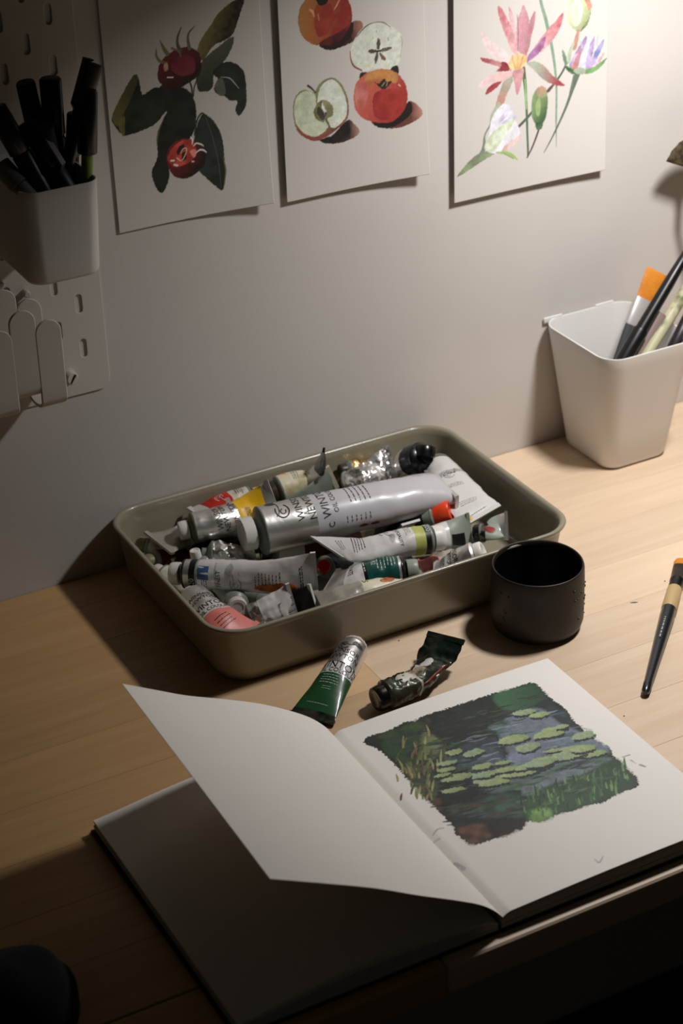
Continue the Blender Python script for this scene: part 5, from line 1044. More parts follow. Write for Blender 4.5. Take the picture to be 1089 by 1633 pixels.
# ------------------------------------------------------------------ pegboard with real slots
def outline_mesh(polys, th):
    """polys: list of (closed 2D point lists); filled, extruded by th, facing -Y"""
    cu = bpy.data.curves.new('outline', 'CURVE'); cu.dimensions = '2D'; cu.fill_mode = 'BOTH'; cu.extrude = th/2; cu.bevel_depth = 0.0005; cu.bevel_resolution = 1
    for P in polys:
        sp = cu.splines.new('POLY'); sp.points.add(len(P)-1)
        for k, p in enumerate(P): sp.points[k].co = (p[0], p[1], 0, 1)
        sp.use_cyclic_u = True
    ob = bpy.data.objects.new('tmp', cu); COL.objects.link(ob)
    dg = bpy.context.evaluated_depsgraph_get(); me = ob.evaluated_get(dg).to_mesh()
    V = [(p.co.x, p.co.y, p.co.z) for p in me.vertices]; F = [tuple(p.vertices) for p in me.polygons]
    ob.evaluated_get(dg).to_mesh_clear(); bpy.data.objects.remove(ob)
    return V, F
def slot2d(cx, cz, wd, hg, n=7):
    r = wd/2; pts = []
    for k in range(n): a = math.pi*k/(n-1); pts.append((cx+r*math.cos(a), cz+hg/2-r+r*math.sin(a)))
    for k in range(n): a = math.pi+math.pi*k/(n-1); pts.append((cx+r*math.cos(a), cz-hg/2+r+r*math.sin(a)))
    return pts
PX0, PX1, PZ0, PZ1 = 0.328, 0.5020, 0.1675, 0.70
outer = [(p.x, p.y) for p in rrect(PX0, PX1, PZ0, PZ1, 0.009, 0)]
slots = [(0.4828-0.019*i, 0.206+0.019*j) for i in range(9) for j in range(0, 26) if (i+j) % 2 == 0 and 0.4828-0.019*i > 0.335]
V, F = outline_mesh([outer]+[slot2d(x, z, 0.0064, 0.0168) for x, z in slots], 0.0004)
V = [(x, -0.0009-z, y) for x, y, z in V]
peg = Thing('pegboard', 'white metal pegboard with oval slots on the wall at left', 'pegboard', (0.41, -0.0016, 0.1675))
peg.part('panel', V, F, peg_m, smooth=False)
V, F = lathe((0.4670, -0.0022, 0.1860), (0.12, -1, 0.05), [(0, 0.0066), (0.002, 0.0066), (0.0022, 0.0055), (0.008, 0.0052), (0.009, 0.0045), (0.0091, 0.0001)])
knob = peg.part('screw_cap', V, F, hook_m, sharp=35)
for pz in (0.186, 0.66):
    for px in (0.467, 0.345):
        V, F = lathe((px, -0.0012, pz), (0, 1, 0), [(0, 0.006), (0.0011, 0.006)], 14); peg.part('spacer', V, F, hook_m, sharp=35)
v, f = boxv(-0.0006, 0.0006, -0.0004, 0.0004, -0.004, 0.004)
a = math.radians(-35)
v = [(0.4681+x*math.cos(a)+z*math.sin(a)*-1, -0.0115+y, 0.1865+x*math.sin(a)+z*math.cos(a)) for x, y, z in v]
peg.part('screw_slot', v, f, black_pl, parent=knob, smooth=False)

# hooks: one flat strip that drops, turns forward and rises again
def hook_strip():
    path = []
    EN = [1-math.cos(math.pi/2*k/9) for k in range(10)]
    for k in EN: path.append((0.0, 0.068-0.0105*k))
    for k in range(1, 6): path.append((0.0, 0.0575*(1-k/5)))
    for k in range(1, 12):
        a = math.pi*k/12; path.append((-0.0195+0.0195*math.cos(a), -0.0100*math.sin(a)))
    for k in range(6): path.append((-0.039-0.0015*(k/5), 0.0555*k/5))
    for k in reversed(EN[:-1]): path.append((-0.0405-0.0005*(1-k), 0.066-0.0105*k))
    n = len(path); rows = []
    L = [0]
    for a, b in zip(path, path[1:]): L.append(L[-1]+math.dist(a, b))
    for i, (y, z) in enumerate(path):
        d = min(L[i], L[-1]-L[i]); r = 0.0105
        wd = r if d > r else math.sqrt(max(r*r-(r-d)**2, 1e-9))
        wd = max(wd, 0.0009)
        a = path[max(0, i-1)]; b = path[min(n-1, i+1)]; t = Vector((0, b[0]-a[0], b[1]-a[1])).normalized(); nn = Vector((1, 0, 0)).cross(t)
        c = Vector((0, y, z)); th = 0.0013
        row = [c+Vector((-wd, 0, 0))+nn*th*0.4, c+Vector((-wd+0.0008, 0, 0))+nn*th, c+Vector((wd-0.0008, 0, 0))+nn*th, c+Vector((wd, 0, 0))+nn*th*0.4,
               c+Vector((wd, 0, 0))-nn*th*0.4, c+Vector((wd-0.0008, 0, 0))-nn*th, c+Vector((-wd+0.0008, 0, 0))-nn*th, c+Vector((-wd, 0, 0))-nn*th*0.4]
        rows.append(row)
    # densify the rounded ends
    return rings(rows)
HV, HF = hook_strip()
for (hx, hz, lab) in ((0.4400, 0.1915, 'white flat pegboard hook nearest the screw cap'),
                      (0.4205, 0.2035, 'white flat pegboard hook, middle and highest of three'),
                      (0.4010, 0.1915, 'white flat pegboard hook cut by the left photo edge')):
    t = Thing('pegboard_hook', lab, 'hook', (hx, -0.0055, hz), group='hooks on the pegboard')
    t.part('hook_strip', [(x+hx, y-0.0055, z+hz) for x, y, z in HV], HF, hook_m, sharp=40)
    V, F = lathe((hx, -0.0022, hz+0.0725), (0, -1, 0), [(0, 0.0027), (0.0055, 0.0027), (0.0062, 0.002)], 14)
    t.part('peg', V, F, hook_m, sharp=40)

# ------------------------------------------------------------------ open box containers
def container(rows_out, rows_in):
    v, f = rings(rows_out+rows_in)
    return v, f
def cup_shape(top, bot, h0, h1, rt, rb, th):
    """top/bot = (x0,x1,y0,y1)"""
    out = []; inn = []
    for t in (0, 0.015, 0.05, 0.3, 0.6, 0.9, 0.985, 1.0):
        k = t; x0, x1, y0, y1 = [b+(a-b)*k for a, b in zip(top, bot)]
        r = rb+(rt-rb)*k; ins = 0.0035 if t == 0 else (0.0010 if t == 0.015 else (0.0004 if t == 1.0 else 0))
        out.append(rrect(x0+ins, x1-ins, y0+ins, y1-ins, r, h0+(h1-h0)*t, 8))
    for t in (1.0, 0.985, 0.6, 0.3, 0.05):
        x0, x1, y0, y1 = [b+(a-b)*t for a, b in zip(top, bot)]
        r = max(rb+(rt-rb)*t-th, 0.003); q = th-(0.0004 if t == 1 else 0)
        inn.append(rrect(x0+q, x1-q, y0+q, y1-q, r, h0+(h1-h0)*t+(0 if t > 0.9 else 0), 8))
    return rings(out+inn)

bin_t = Thing('brush_bin', 'white plastic square bin of paint brushes on the desk by the wall', 'container', (0.975, -0.045, 0.0))
V, F = cup_shape((0.9150, 1.0125, -0.1090, -0.0012), (0.9375, 1.0070, -0.0820, -0.0080), 0.0, 0.125, 0.020, 0.014, 0.0022)
bin_t.part('bin_body', V, F, plastic_w, sharp=50)
for tx in (0.929, 0.985):
    v, f = bevel_box(tx-0.010, tx+0.010, -0.0030, -0.0012, 0.1215, 0.1272, 0.0008, 2); bin_t.part('hanging_tab', v, f, plastic_w)

cup_t = Thing('pen_cup', 'white plastic pen cup hanging on the pegboard, full of black pens', 'container', (0.446, -0.02, 0.305))
V, F = cup_shape((0.4160, 0.4745, -0.1000, -0.0070), (0.4165, 0.4715, -0.0960, -0.0090), 0.305, 0.377, 0.011, 0.012, 0.0018)
cup_t.part('cup_body', V, F, plastic_w, sharp=50)
for tx in (0.430, 0.460):
    v, f = bevel_box(tx-0.004, tx+0.004, -0.0085, -0.0025, 0.366, 0.373, 0.0008, 1); cup_t.part('hanging_tab', v, f, plastic_w)

# ------------------------------------------------------------------ rods: pens and brushes
def rod(t, name, p0, p1, prof, m, fm=None, n=20, parent=None, flat=None, ref=(0, 0, 1), label=None, bend=None):
    """prof: (fraction, radius[, flatten]) between two points; flat = direction that is squashed"""
    p0, p1 = Vector(p0), Vector(p1); ax = p1-p0; T = ax.normalized()
    A = Vector(flat) if flat else Vector(ref); A = (A-T*T.dot(A))
    if A.length < 1e-3: A = Vector((1, 0, 0)); A = A-T*T.dot(A)
    A.normalize(); B = T.cross(A); rows = []
    for pr in prof:
        h, r = pr[0], pr[1]; k = pr[2] if len(pr) > 2 else 1.0; kw = pr[3] if len(pr) > 3 else 1.0
        c = p0+ax*h
        rows.append([c+A*math.cos(2*math.pi*j/n)*r*k+B*math.sin(2*math.pi*j/n)*r*kw for j in range(n)])
    v, f = rings(rows)
    return t.part(name, v, f, m, fm, parent=parent, label=label, sharp=50)

navy_h = mat('handle_navy', (22, 26, 34), 0.3, coat=0.4)
tan_h = mat('handle_tan', (186, 160, 112), 0.45)
orange_b = mat('bristle_orange', (206, 128, 30), 0.6, bump=0.4, bscale=700, c2=(196, 116, 26), nscale=60)
print_grey = mat('print_grey', (150, 152, 150), 0.5)
dk_ink = mat('print_black', (22, 22, 24), 0.5)
wh_ink = mat('print_white', (200, 205, 198), 0.5)

# brush on the desk
b0 = Vector((0.7571, -0.3857, 0.0042)); b1 = Vector((0.8945, -0.2497, 0.0075))
br = Thing('paint_brush', 'paint brush with black handle and tan band lying alone on the desk', 'paint brush', (b0.x, b0.y, 0.0))
def seg(a, b): return b0.lerp(b1, a), b0.lerp(b1, b)
p, q = seg(0.0, 0.60); rod(br, 'handle', p, q, [(0, 0.0019), (0.02, 0.0032), (0.1, 0.0036), (0.12, 0.0034), (0.6, 0.0050), (0.93, 0.0060), (1, 0.0058)], navy_h)
p, q = seg(0.60, 0.76); rod(br, 'grip_band', p, q, [(0, 0.0060), (0.02, 0.0063), (0.98, 0.0060), (1, 0.0056)], tan_h, label='tan band above the handle')
p, q = seg(0.76, 0.945); fe = rod(br, 'ferrule', p, q, [(0, 0.0057), (0.3, 0.0057), (0.32, 0.0060), (0.36, 0.0060), (0.38, 0.0056, 0.95, 1.0), (1, 0.0060, 0.55, 1.1)], black_pl)
p, q = seg(0.943, 1.01); rod(br, 'bristles', p, q, [(0, 0.0058, 0.5, 1.1), (0.5, 0.0062, 0.42, 1.1), (0.85, 0.0058, 0.3, 1.0), (1.0, 0.0050, 0.15, 0.8)], orange_b)
# tiny print on the handle
def flat_print(t, V2, F2, c, xd, yd, m, name='lettering', parent=None, th=0.0):
    xd, yd = Vector(xd).normalized(), Vector(yd).normalized()
    n = xd.cross(yd); c = Vector(c)
    return t.part(name, [c+xd*x+yd*y for x, y in V2], F2, m, parent=parent, smooth=False, recalc=False)
ax = (b1-b0).normalized(); up = Vector((0, 0, 1)); side = ax.cross(up).normalized()
V2, F2 = dashes(1, 3, 0.034, 0.002, 0.0011)
flat_print(br, V2, F2, b0.lerp(b1, 0.44)+up*0.0062-side*0.0, ax, up.cross(ax), print_grey)

# brushes standing in the bin
def settle(p0, p1, lo, hi, r):
    """let a leaning rod slide down its own line until it meets the floor or a wall of its container"""
    p0, p1 = Vector(p0), Vector(p1); d = (p0-p1).normalized()*0.002; n = 0
    while n < 60:
        q = p0+d
        if any(q[i] < lo[i]+r or q[i] > hi[i]-r for i in range(3)): break
        p0 = q; n += 1
    return p0
def bin_brush(label, p0, p1, parts):
    q0, p1 = Vector(p0), Vector(p1); p0 = settle(q0, p1, (0.938, -0.082, 0.030), (1.004, -0.018, 0.3), 0.012)
    L0, L1 = (p1-q0).length, (p1-p0).length; ex = L1-L0
    parts = [(nm, 0.0 if a == 0 else (ex+a*L0)/L1, (ex+b*L0)/L1, pf, m, fl) for nm, a, b, pf, m, fl in parts]
    t = Thing('paint_brush', label, 'paint brush', p0, group='brushes standing in the white bin')
    for name, a, b, prof, m, flat in parts:
        rod(t, name, p0.lerp(p1, a), p0.lerp(p1, b), prof, m, flat=flat)
    return t
dgrey = mat('handle_dark_grey', (52, 56, 56), 0.5)
mauve = mat('handle_mauve', (128, 108, 104), 0.5)
cream_d = mat('handle_cream_stained', (178, 174, 140), 0.5, c2=(92, 98, 56), nscale=60, lo=0.52, hi=0.68)
dark_p = mat('handle_dark_purple', (38, 30, 36), 0.4)
ferr_w = mat('ferrule_pale', (176, 172, 170), 0.4, 0.35)
FN = (-0.25, -0.93, 0.1)
# flat orange brush
bp0, bp1 = (0.9554, -0.0520, 0.0676), (1.0218, -0.0300, 0.1592)
bin_brush('wide flat brush with orange bristles standing in the white bin', bp0, bp1, [
    ('handle', 0.0, 0.53, [(0, 0.003, .6, 1), (0.5, 0.0060, 0.5, 1), (0.9, 0.0082, 0.4, 1), (1, 0.0085, 0.35, 1)], dgrey, FN),
    ('ferrule', 0.53, 0.76, [(0, 0.0088, 0.36, 1), (0.98, 0.0094, 0.30, 1), (1, 0.0092, 0.26, 1)], ferr_w, FN),
    ('bristles', 0.76, 1.0, [(0, 0.0090, 0.26, 1), (0.6, 0.0104, 0.24, 1), (0.93, 0.0108, 0.16, 1), (1, 0.0104, 0.06, 1)], orange_b, FN)])
bin_brush('long black brush handle leaning across the orange brush', (0.9354, -0.0880, 0.0998), (1.0401, -0.0600, 0.1977), [
    ('ferrule', 0.0, 0.33, [(0, 0.0048), (0.3, 0.0066), (0.95, 0.0070), (1, 0.0068)], black_pl, None),
    ('handle', 0.33, 1.0, [(0, 0.0056), (0.5, 0.0052), (0.95, 0.0036), (1, 0.001)], black_pl, None)])
bin_brush('cream handled brush stained with green paint in the white bin', (0.9556, -0.0900, 0.0954), (1.0338, -0.0660, 0.1612), [
    ('handle', 0.0, 1.0, [(0, 0.0036), (0.3, 0.0050), (0.6, 0.0056), (0.97, 0.0050), (1, 0.003)], cream_d, None)])
bin_brush('mauve brown flat brush handle behind the stained cream brush', (0.9521, -0.0860, 0.0874), (0.9962, -0.0740, 0.1398), [
    ('handle', 0.0, 1.0, [(0, 0.0045, .5, 1), (0.5, 0.0062, 0.5, 1), (0.97, 0.0068, 0.5, 1), (1, 0.006, .4, 1)], mauve, FN)])
bin_brush('dark purple brush handle at the right end of the white bin', (0.9835, -0.0880, 0.0837), (1.0221, -0.0800, 0.1359), [
    ('handle', 0.0, 1.0, [(0, 0.0040), (0.5, 0.0056), (0.97, 0.0052), (1, 0.003)], dark_p, None)])
bin_brush('brush with a shiny steel ferrule low in the white bin', (0.9886, -0.0940, 0.0849), (1.0100, -0.0940, 0.1168), [
    ('handle', 0.0, 0.45, [(0, 0.0030), (1, 0.0042)], dark_p, None),
    ('ferrule', 0.45, 1.0, [(0, 0.0044), (0.3, 0.0044), (0.32, 0.0048), (1, 0.0046)], steel, None)])
# fan brush
fan_m = mat('bristle_olive', (74, 62, 38), 0.8, bump=0.5, bscale=500, c2=(44, 34, 20), nscale=200)
fb = Thing('fan_brush', 'olive brown fan brush leaning on the wall at the right photo edge', 'paint brush', (1.115, -0.060, 0.0035))
fc = Vector((1.0551, -0.0300, 0.2525))
rod(fb, 'handle', (1.115, -0.060, 0.0035), fc+Vector((0.0, 0, -0.03)), [(0, 0.0022), (0.5, 0.0035), (0.9, 0.0032), (1, 0.0026)], black_pl)
rod(fb, 'ferrule', fc+Vector((0, 0, -0.031)), fc, [(0, 0.0032), (0.5, 0.0032, 1, 1), (1, 0.0044, 0.4, 1.1)], steel, flat=(0, 1, 0))
V, F = [], []
NA = 22
for L_ in (0, 1):
    for i in range(NA+1):
        a = math.radians(-66+132*i/NA)
        for j in range(7):
            k = j/6; rr = 0.003+0.0285*k*(1-0.015*((i*7) % 3)) ; yy = (0.0018*(1-k*0.75)+0.0002)*(1 if L_ else -1)
            V.append(fc+Vector((math.sin(a)*rr, yy, math.cos(a)*rr-0.004)))
n1 = (NA+1)*7
for L_ in (0, 1):
    for i in range(NA):
        for j in range(6):
            q = (L_*n1+i*7+j, L_*n1+(i+1)*7+j, L_*n1+(i+1)*7+j+1, L_*n1+i*7+j+1); F.append(q)
for i in range(NA): F.append((i*7+6, (i+1)*7+6, n1+(i+1)*7+6, n1+i*7+6)); F.append((i*7, (i+1)*7, n1+(i+1)*7, n1+i*7))
for j in range(6): F.append((j, j+1, n1+j+1, n1+j)); F.append((NA*7+j, NA*7+j+1, n1+NA*7+j+1, n1+NA*7+j))
fb.part('bristles', V, F, fan_m)

# ------------------------------------------------------------------ pens in the cup
grey_b = mat('pen_grey', (92, 86, 84), 0.5)
lime_b = mat('pen_lime', (130, 150, 50), 0.5)
dark_g = mat('pen_dark', (20, 20, 21), 0.5)
silverish = mat('pen_silver', (120, 116, 112), 0.35, 0.4)
def pen(label, p0, p1, segs, clip=None):
    q0, p1 = Vector(p0), Vector(p1); p0 = settle(q0, p1, (0.418, -0.096, 0.302), (0.471, -0.010, 0.4), 0.0075)
    L0, L1 = (p1-q0).length, (p1-p0).length; ex = L1-L0
    segs = [(nm, 0.0 if a == 0 else (ex+a*L0)/L1, (ex+b*L0)/L1, r0, r1, m) for nm, a, b, r0, r1, m in segs]
    if clip: clip = ((ex+clip[0]*L0)/L1, (ex+clip[1]*L0)/L1)+tuple(clip[2:])
    t = Thing('pen', label, 'pen', p0, group='pens in the pegboard cup')
    for name, a, b, r0, r1, m in segs:
        rod(t, name, p0.lerp(p1, a), p0.lerp(p1, b), [(0, r0*0.9), (0.02, r0), (0.97, r1), (1, r1*0.86)], m, n=16)
    if clip:
        a, b, off, m = clip
        T = (p1-p0).normalized(); o = Vector(off); o = (o-T*T.dot(o)).normalized(); S = T.cross(o)
        A, B = p0.lerp(p1, a), p0.lerp(p1, b); r = segs[-1][3]
        vs = []
        for c, h0, h1 in ((A, r*0.75, r*1.05), (A.lerp(B, 0.1), r*1.25, r*1.6), (A.lerp(B, 0.9), r*1.25, r*1.65), (B, r*0.3, r*1.65)):
            for s_ in (-0.0022, 0.0022):
                vs += [c+o*h0+S*s_, c+o*h1+S*s_]
        fs = [(0, 1, 3, 2), (12, 14, 15, 13)]
        for k in range(3):
            q = k*4; fs += [(q, q+4, q+5, q+1), (q+2, q+3, q+7, q+6), (q+1, q+5, q+7, q+3), (q, q+2, q+6, q+4)]
        t.part('clip', vs, fs, m, smooth=False)
    return t
pen('black pen with a grey end and a pocket clip leaning right', (0.4512, -0.0620, 0.3497), (0.4927, -0.0620, 0.4500),
    [('barrel', 0.0, 0.62, 0.0048, 0.0052, black_pl), ('collar', 0.62, 0.72, 0.0066, 0.0062, black_pl), ('cap', 0.72, 0.985, 0.0056, 0.0062, grey_b)], (0.66, 1.01, (-1, 0, 0.1), black_pl))
pen('lime green barrelled marker with a black cap at the right of the cup', (0.4649, -0.0840, 0.3370), (0.4787, -0.0800, 0.4367),
    [('barrel', 0.0, 0.62, 0.0042, 0.0042, lime_b), ('cap', 0.55, 1.0, 0.0072, 0.0066, black_pl)])
pen('fat black marker standing upright before the pegboard slots', (0.4593, -0.0500, 0.3369), (0.4621, -0.0500, 0.4405),
    [('barrel', 0.0, 0.6, 0.0070, 0.0076, black_pl), ('cap', 0.6, 1.0, 0.0078, 0.0080, black_pl)])
pen('black marker behind the fat marker, leaning left', (0.4590, -0.0420, 0.3320), (0.4460, -0.0420, 0.4386),
    [('barrel', 0.0, 0.6, 0.0060, 0.0070, dark_g), ('cap', 0.6, 1.0, 0.0074, 0.0070, dark_g)])
pen('black marker leaning far left over the cup edge', (0.4439, -0.0860, 0.3517), (0.4127, -0.0700, 0.4330),
    [('barrel', 0.0, 0.6, 0.0066, 0.0074, black_pl), ('cap', 0.6, 1.0, 0.0080, 0.0080, black_pl)])
pen('thick black pen lying low in front, with a pale ridge', (0.4601, -0.0920, 0.3550), (0.4332, -0.0700, 0.4188),
    [('barrel', 0.0, 0.5, 0.0060, 0.0064, dark_g), ('cap', 0.5, 1.0, 0.0070, 0.0070, black_pl)], (0.45, 0.8, (0.5, -1, 0.3), grey_b))
pen('pale grey marker slanting out at the left of the cup', (0.4281, -0.0940, 0.3647), (0.4113, -0.0700, 0.3923),
    [('barrel', 0.0, 0.5, 0.0058, 0.0062, silverish), ('cap', 0.5, 1.0, 0.0074, 0.0074, silverish)])
pen('black fineliner upright at the back right of the cup', (0.4679, -0.0450, 0.3335), (0.4772, -0.0500, 0.4120),
    [('barrel', 0.0, 0.6, 0.0048, 0.0050, black_pl), ('cap', 0.6, 1.0, 0.0056, 0.0052, black_pl)])
pen('short black crayon in the middle of the cup', (0.4525, -0.0660, 0.3411), (0.4432, -0.0800, 0.4174),
    [('barrel', 0.0, 0.6, 0.0070, 0.0072, dark_g), ('cap', 0.6, 1.0, 0.0076, 0.0070, dark_g)])

# ------------------------------------------------------------------ mug
MC = Vector((0.7445, -0.2585, 0.0)); MR = 0.0370
mug_m = mat('mug_glaze', (24, 18, 15), 0.5, c2=(44, 33, 25), nscale=38, lo=0.4, hi=0.7, bump=0.08, bscale=120)
mug_in = mat('mug_inside', (10, 9, 9), 0.35)
mug = Thing('mug', 'dark brown handleless ceramic cup beside the tray on the desk', 'mug', MC)
prof_o = [(0.0, MR*0.80), (0.0010, MR*0.87), (0.004, MR*0.955), (0.009, MR*0.995), (0.02, MR), (0.045, MR*0.995), (0.0545, MR*0.985), (0.0563, MR*0.97), (0.0570, MR*0.955), (0.0563, MR*0.935), (0.054, MR*0.925)]
v, f = lathe(MC, (0, 0, 1), prof_o+[(0.053, MR*0.92)], 64)
f = f[:-1]; mug.part('cup_wall', v, f, mug_m)
v, f = lathe(MC, (0, 0, 1), [(0.0545, MR*0.928), (0.045, MR*0.92), (0.02, MR*0.91), (0.008, MR*0.86), (0.005, MR*0.7), (0.0045, 0.0005)], 64)
mug.part('inside', v, f[1:] if False else [q for q in f if len(q) == 4], mug_in)
drop_m = mat('glaze_drops', (58, 40, 28), 0.35)
rg = random.Random(8); DV, DF = [], []
for k in range(34):
    a = math.radians(rg.choice([rg.uniform(-75, 5), rg.uniform(-70, 0), rg.uniform(185, 200)])); z = rg.uniform(0.012, 0.046); r = rg.uniform(0.0007, 0.0015)
    c = MC+Vector((math.cos(a)*MR*0.997, math.sin(a)*MR*0.997, z)); o = len(DV)
    for (x, y, zz) in ((1, 0, 0), (-1, 0, 0), (0, 1, 0), (0, -1, 0), (0, 0, 1), (0, 0, -1.4)): DV.append(c+Vector((x, y, zz))*r)
    DF += [tuple(o+i for i in q) for q in ((0, 2, 4), (2, 1, 4), (1, 3, 4), (3, 0, 4), (2, 0, 5), (1, 2, 5), (3, 1, 5), (0, 3, 5))]
mug.part('glaze_drops', DV, DF, drop_m, kind='stuff')

# ------------------------------------------------------------------ black bundle in the near left corner
V, F = [], []
NU, NV_ = 40, 18
for j in range(NV_+1):
    ph = math.pi/2*j/NV_
    for i in range(NU):
        th = 2*math.pi*i/NU
        r = 1+0.10*math.cos(2*th+0.6)+0.05*math.sin(3*th)
        x, y, z = math.cos(th)*math.cos(ph)**0.7*r*0.040, math.sin(th)*math.cos(ph)**0.7*r*0.040, 0.046*math.sin(ph)**0.8
        z *= 1-0.25*max(0, math.cos(th-0.2))*math.cos(ph)
        nn = noise.noise(Vector((x*40, y*40, z*40)))*0.004
        V.append((0.229+x+nn, -0.462+y, max(z+nn*(j > 0)*0.6, 0.0)))
for j in range(NV_):
    for i in range(NU):
        k = (i+1) % NU; F.append((j*NU+i, j*NU+k, (j+1)*NU+k, (j+1)*NU+i))
F.append(tuple(range(NU))[::-1])
single('cloth_pouch', 'black rounded soft bundle in the dark near left corner of the desk', 'pouch', (0.236, -0.462, 0), V, F, black_soft)

# ------------------------------------------------------------------ sketchbook
bk = Thing('sketchbook', 'open sketchbook with a pond painting and one raised blank page', 'sketchbook', (0.524, -0.436, 0.0))
cover_m = mat('book_cover', (34, 33, 32), 0.6)
edge_m = mat('page_edges', (205, 198, 186), 0.8, bump=0.6, bscale=900)
Y0, Y1 = -0.5487, -0.3215
def slab(x0, x1, y0, y1, ztop, z0, nx=40, ny=2):
    """block of pages whose top follows ztop(x)"""
    V, F = [], []
    for s_ in (0, 1):
        for j in range(ny):
            for i in range(nx):
                x = x0+(x1-x0)*i/(nx-1); y = y0+(y1-y0)*j/(ny-1)
                V.append((x, y, ztop(x) if s_ else z0))
    n = nx*ny
    for s_ in (0, 1):
        for j in range(ny-1):
            for i in range(nx-1):
                a = s_*n+j*nx+i; F.append((a, a+1, a+nx+1, a+nx))
    for i in range(nx-1):
        F.append((i, i+1, n+i+1, n+i)); a = (ny-1)*nx+i; F.append((a, a+1, n+a+1, n+a))
    for j in range(ny-1):
        a = j*nx; F.append((a, a+nx, n+a+nx, n+a)); a = j*nx+nx-1; F.append((a, a+nx, n+a+nx, n+a))
    return V, F
def zl(x):
    t = (x-0.340)/(0.524-0.340); t = min(max(t, 0), 1)
    return 0.0105+0.0085*math.sin(math.pi*min(1, t*0.95))**1.3*(1-0.1*t)-0.004*max(0, (t-0.93)/0.07)**2
def zr(x):
    t = (x-0.526)/(0.712-0.526); t = min(max(t, 0), 1)
    return 0.0136-0.0035*max(0, 1-t/0.045)**2+0.0012*math.sin(math.pi*t)
v, f = bevel_box(0.3375, 0.5225, Y0-0.0015, Y1+0.0015, 0.0, 0.0022, 0.0006, 1); bk.part('cover', v, f, cover_m, smooth=False)
v, f = bevel_box(0.5265, 0.7145, Y0-0.0015, Y1+0.0015, 0.0, 0.0022, 0.0006, 1); bk.part('cover', v, f, cover_m, smooth=False)
v, f = bevel_box(0.5205, 0.5285, Y0-0.0015, Y1+0.0015, 0.0, 0.0016, 0.0004, 1); bk.part('spine', v, f, cover_m, smooth=False)
# left block in four leaves-gatherings of slightly different width, so its side steps
for k, (xo, zt) in enumerate(((0.3402, 0.25), (0.3396, 0.5), (0.3405, 0.76), (0.3400, 1.0))):
    z0 = lambda x, a=(k/4.0): 0.0023+(zl(x)-0.0023)*a
    V, F = slab(xo, 0.5235, Y0+0.0003*(k % 2), Y1-0.0003*((k+1) % 2), lambda x, b=zt: 0.0023+(zl(x)-0.0023)*b-0.00015, 0.0022 if k == 0 else 0, 40, 2)
    if k:
        n = 80
        V = [(p[0], p[1], 0.0023+(zl(p[0])-0.0023)*(k/4.0)) if i < n else p for i, p in enumerate(V)]
    bk.part('page_gathering', V, F, edge_m if k < 3 else paper_m, smooth=True, sharp=30)
for k in range(3):
    V, F = slab(0.5262, 0.7118+0.0004*(k % 2), Y0+0.0003*(k % 2), Y1, lambda x, b=(k+1)/3.0: 0.0023+(zr(x)-0.0026)*b-0.0004, 0.0022, 40, 2)
    if k: V = [(p[0], p[1], 0.0023+(zr(p[0])-0.0026)*(k/3.0)-0.0002) if i < 80 else p for i, p in enumerate(V)]
    bk.part('page_gathering', V, F, edge_m, smooth=True, sharp=30)
# right page with the painting
img = paint(186, 228, 2.0, ART_POND, (240, 235, 227), wob=1.0, var=0.35)
h_, w_ = img.shape[:2]
zrv = np.vectorize(zr)
def fn(x, y):
    X = 0.527+x/1000; Yw = Y0+y/1000
    return np.stack([X-bk.loc.x, Yw-bk.loc.y, zrv(np.round(X, 4))+0.0001], -1)
me = sheet_mesh('painted_page', img, fn, 186, 228, oilprint_m, 0.0003, (0, 0, 1))
bk.add('painted_page', me, label='right page with a painted lily pond')
# raised page
near = [(0.5270, 0.0108), (0.5205, 0.0190), (0.5100, 0.0285), (0.4930, 0.0395), (0.4650, 0.0560), (0.4360, 0.0740), (0.4020, 0.0925), (0.3670, 0.1110)]
far = [(0.5270, 0.0108), (0.5200, 0.0225), (0.5040, 0.0380), (0.4740, 0.0580), (0.4450, 0.0730), (0.4170, 0.0862), (0.3940, 0.0992), (0.3710, 0.1125)]
cn = catmull([(a, 0, b) for a, b in near], 60); cf = catmull([(a, 0, b) for a, b in far], 60)
V, F = [], []
ny = 26
for s_ in (0, 1):
    for j in range(ny):
        t = j/(ny-1)
        for i in range(60):
            p = cn[i].lerp(cf[i], t); q = cn[min(59, i+1)].lerp(cf[min(59, i+1)], t)-cn[max(0, i-1)].lerp(cf[max(0, i-1)], t)
            nn = Vector((-q.z, 0, q.x)).normalized()*(-1)
            V.append(Vector((p.x, Y0+(Y1-Y0)*t, p.z))+nn*(0.00015 if s_ else -0.00015))
n = 60*ny
for s_ in (0, 1):
    for j in range(ny-1):
        for i in range(59):
            a = s_*n+j*60+i; F.append((a, a+1, a+61, a+60))
for i in range(59):
    F.append((i, i+1, n+i+1, n+i)); a = (ny-1)*60+i; F.append((a, a+1, n+a+1, n+a))
for j in range(ny-1):
    for e in (0, 59): a = j*60+e; F.append((a, a+60, n+a+60, n+a))
bk.part('raised_page', V, F, paper_m, sharp=50, label='blank page standing half turned')

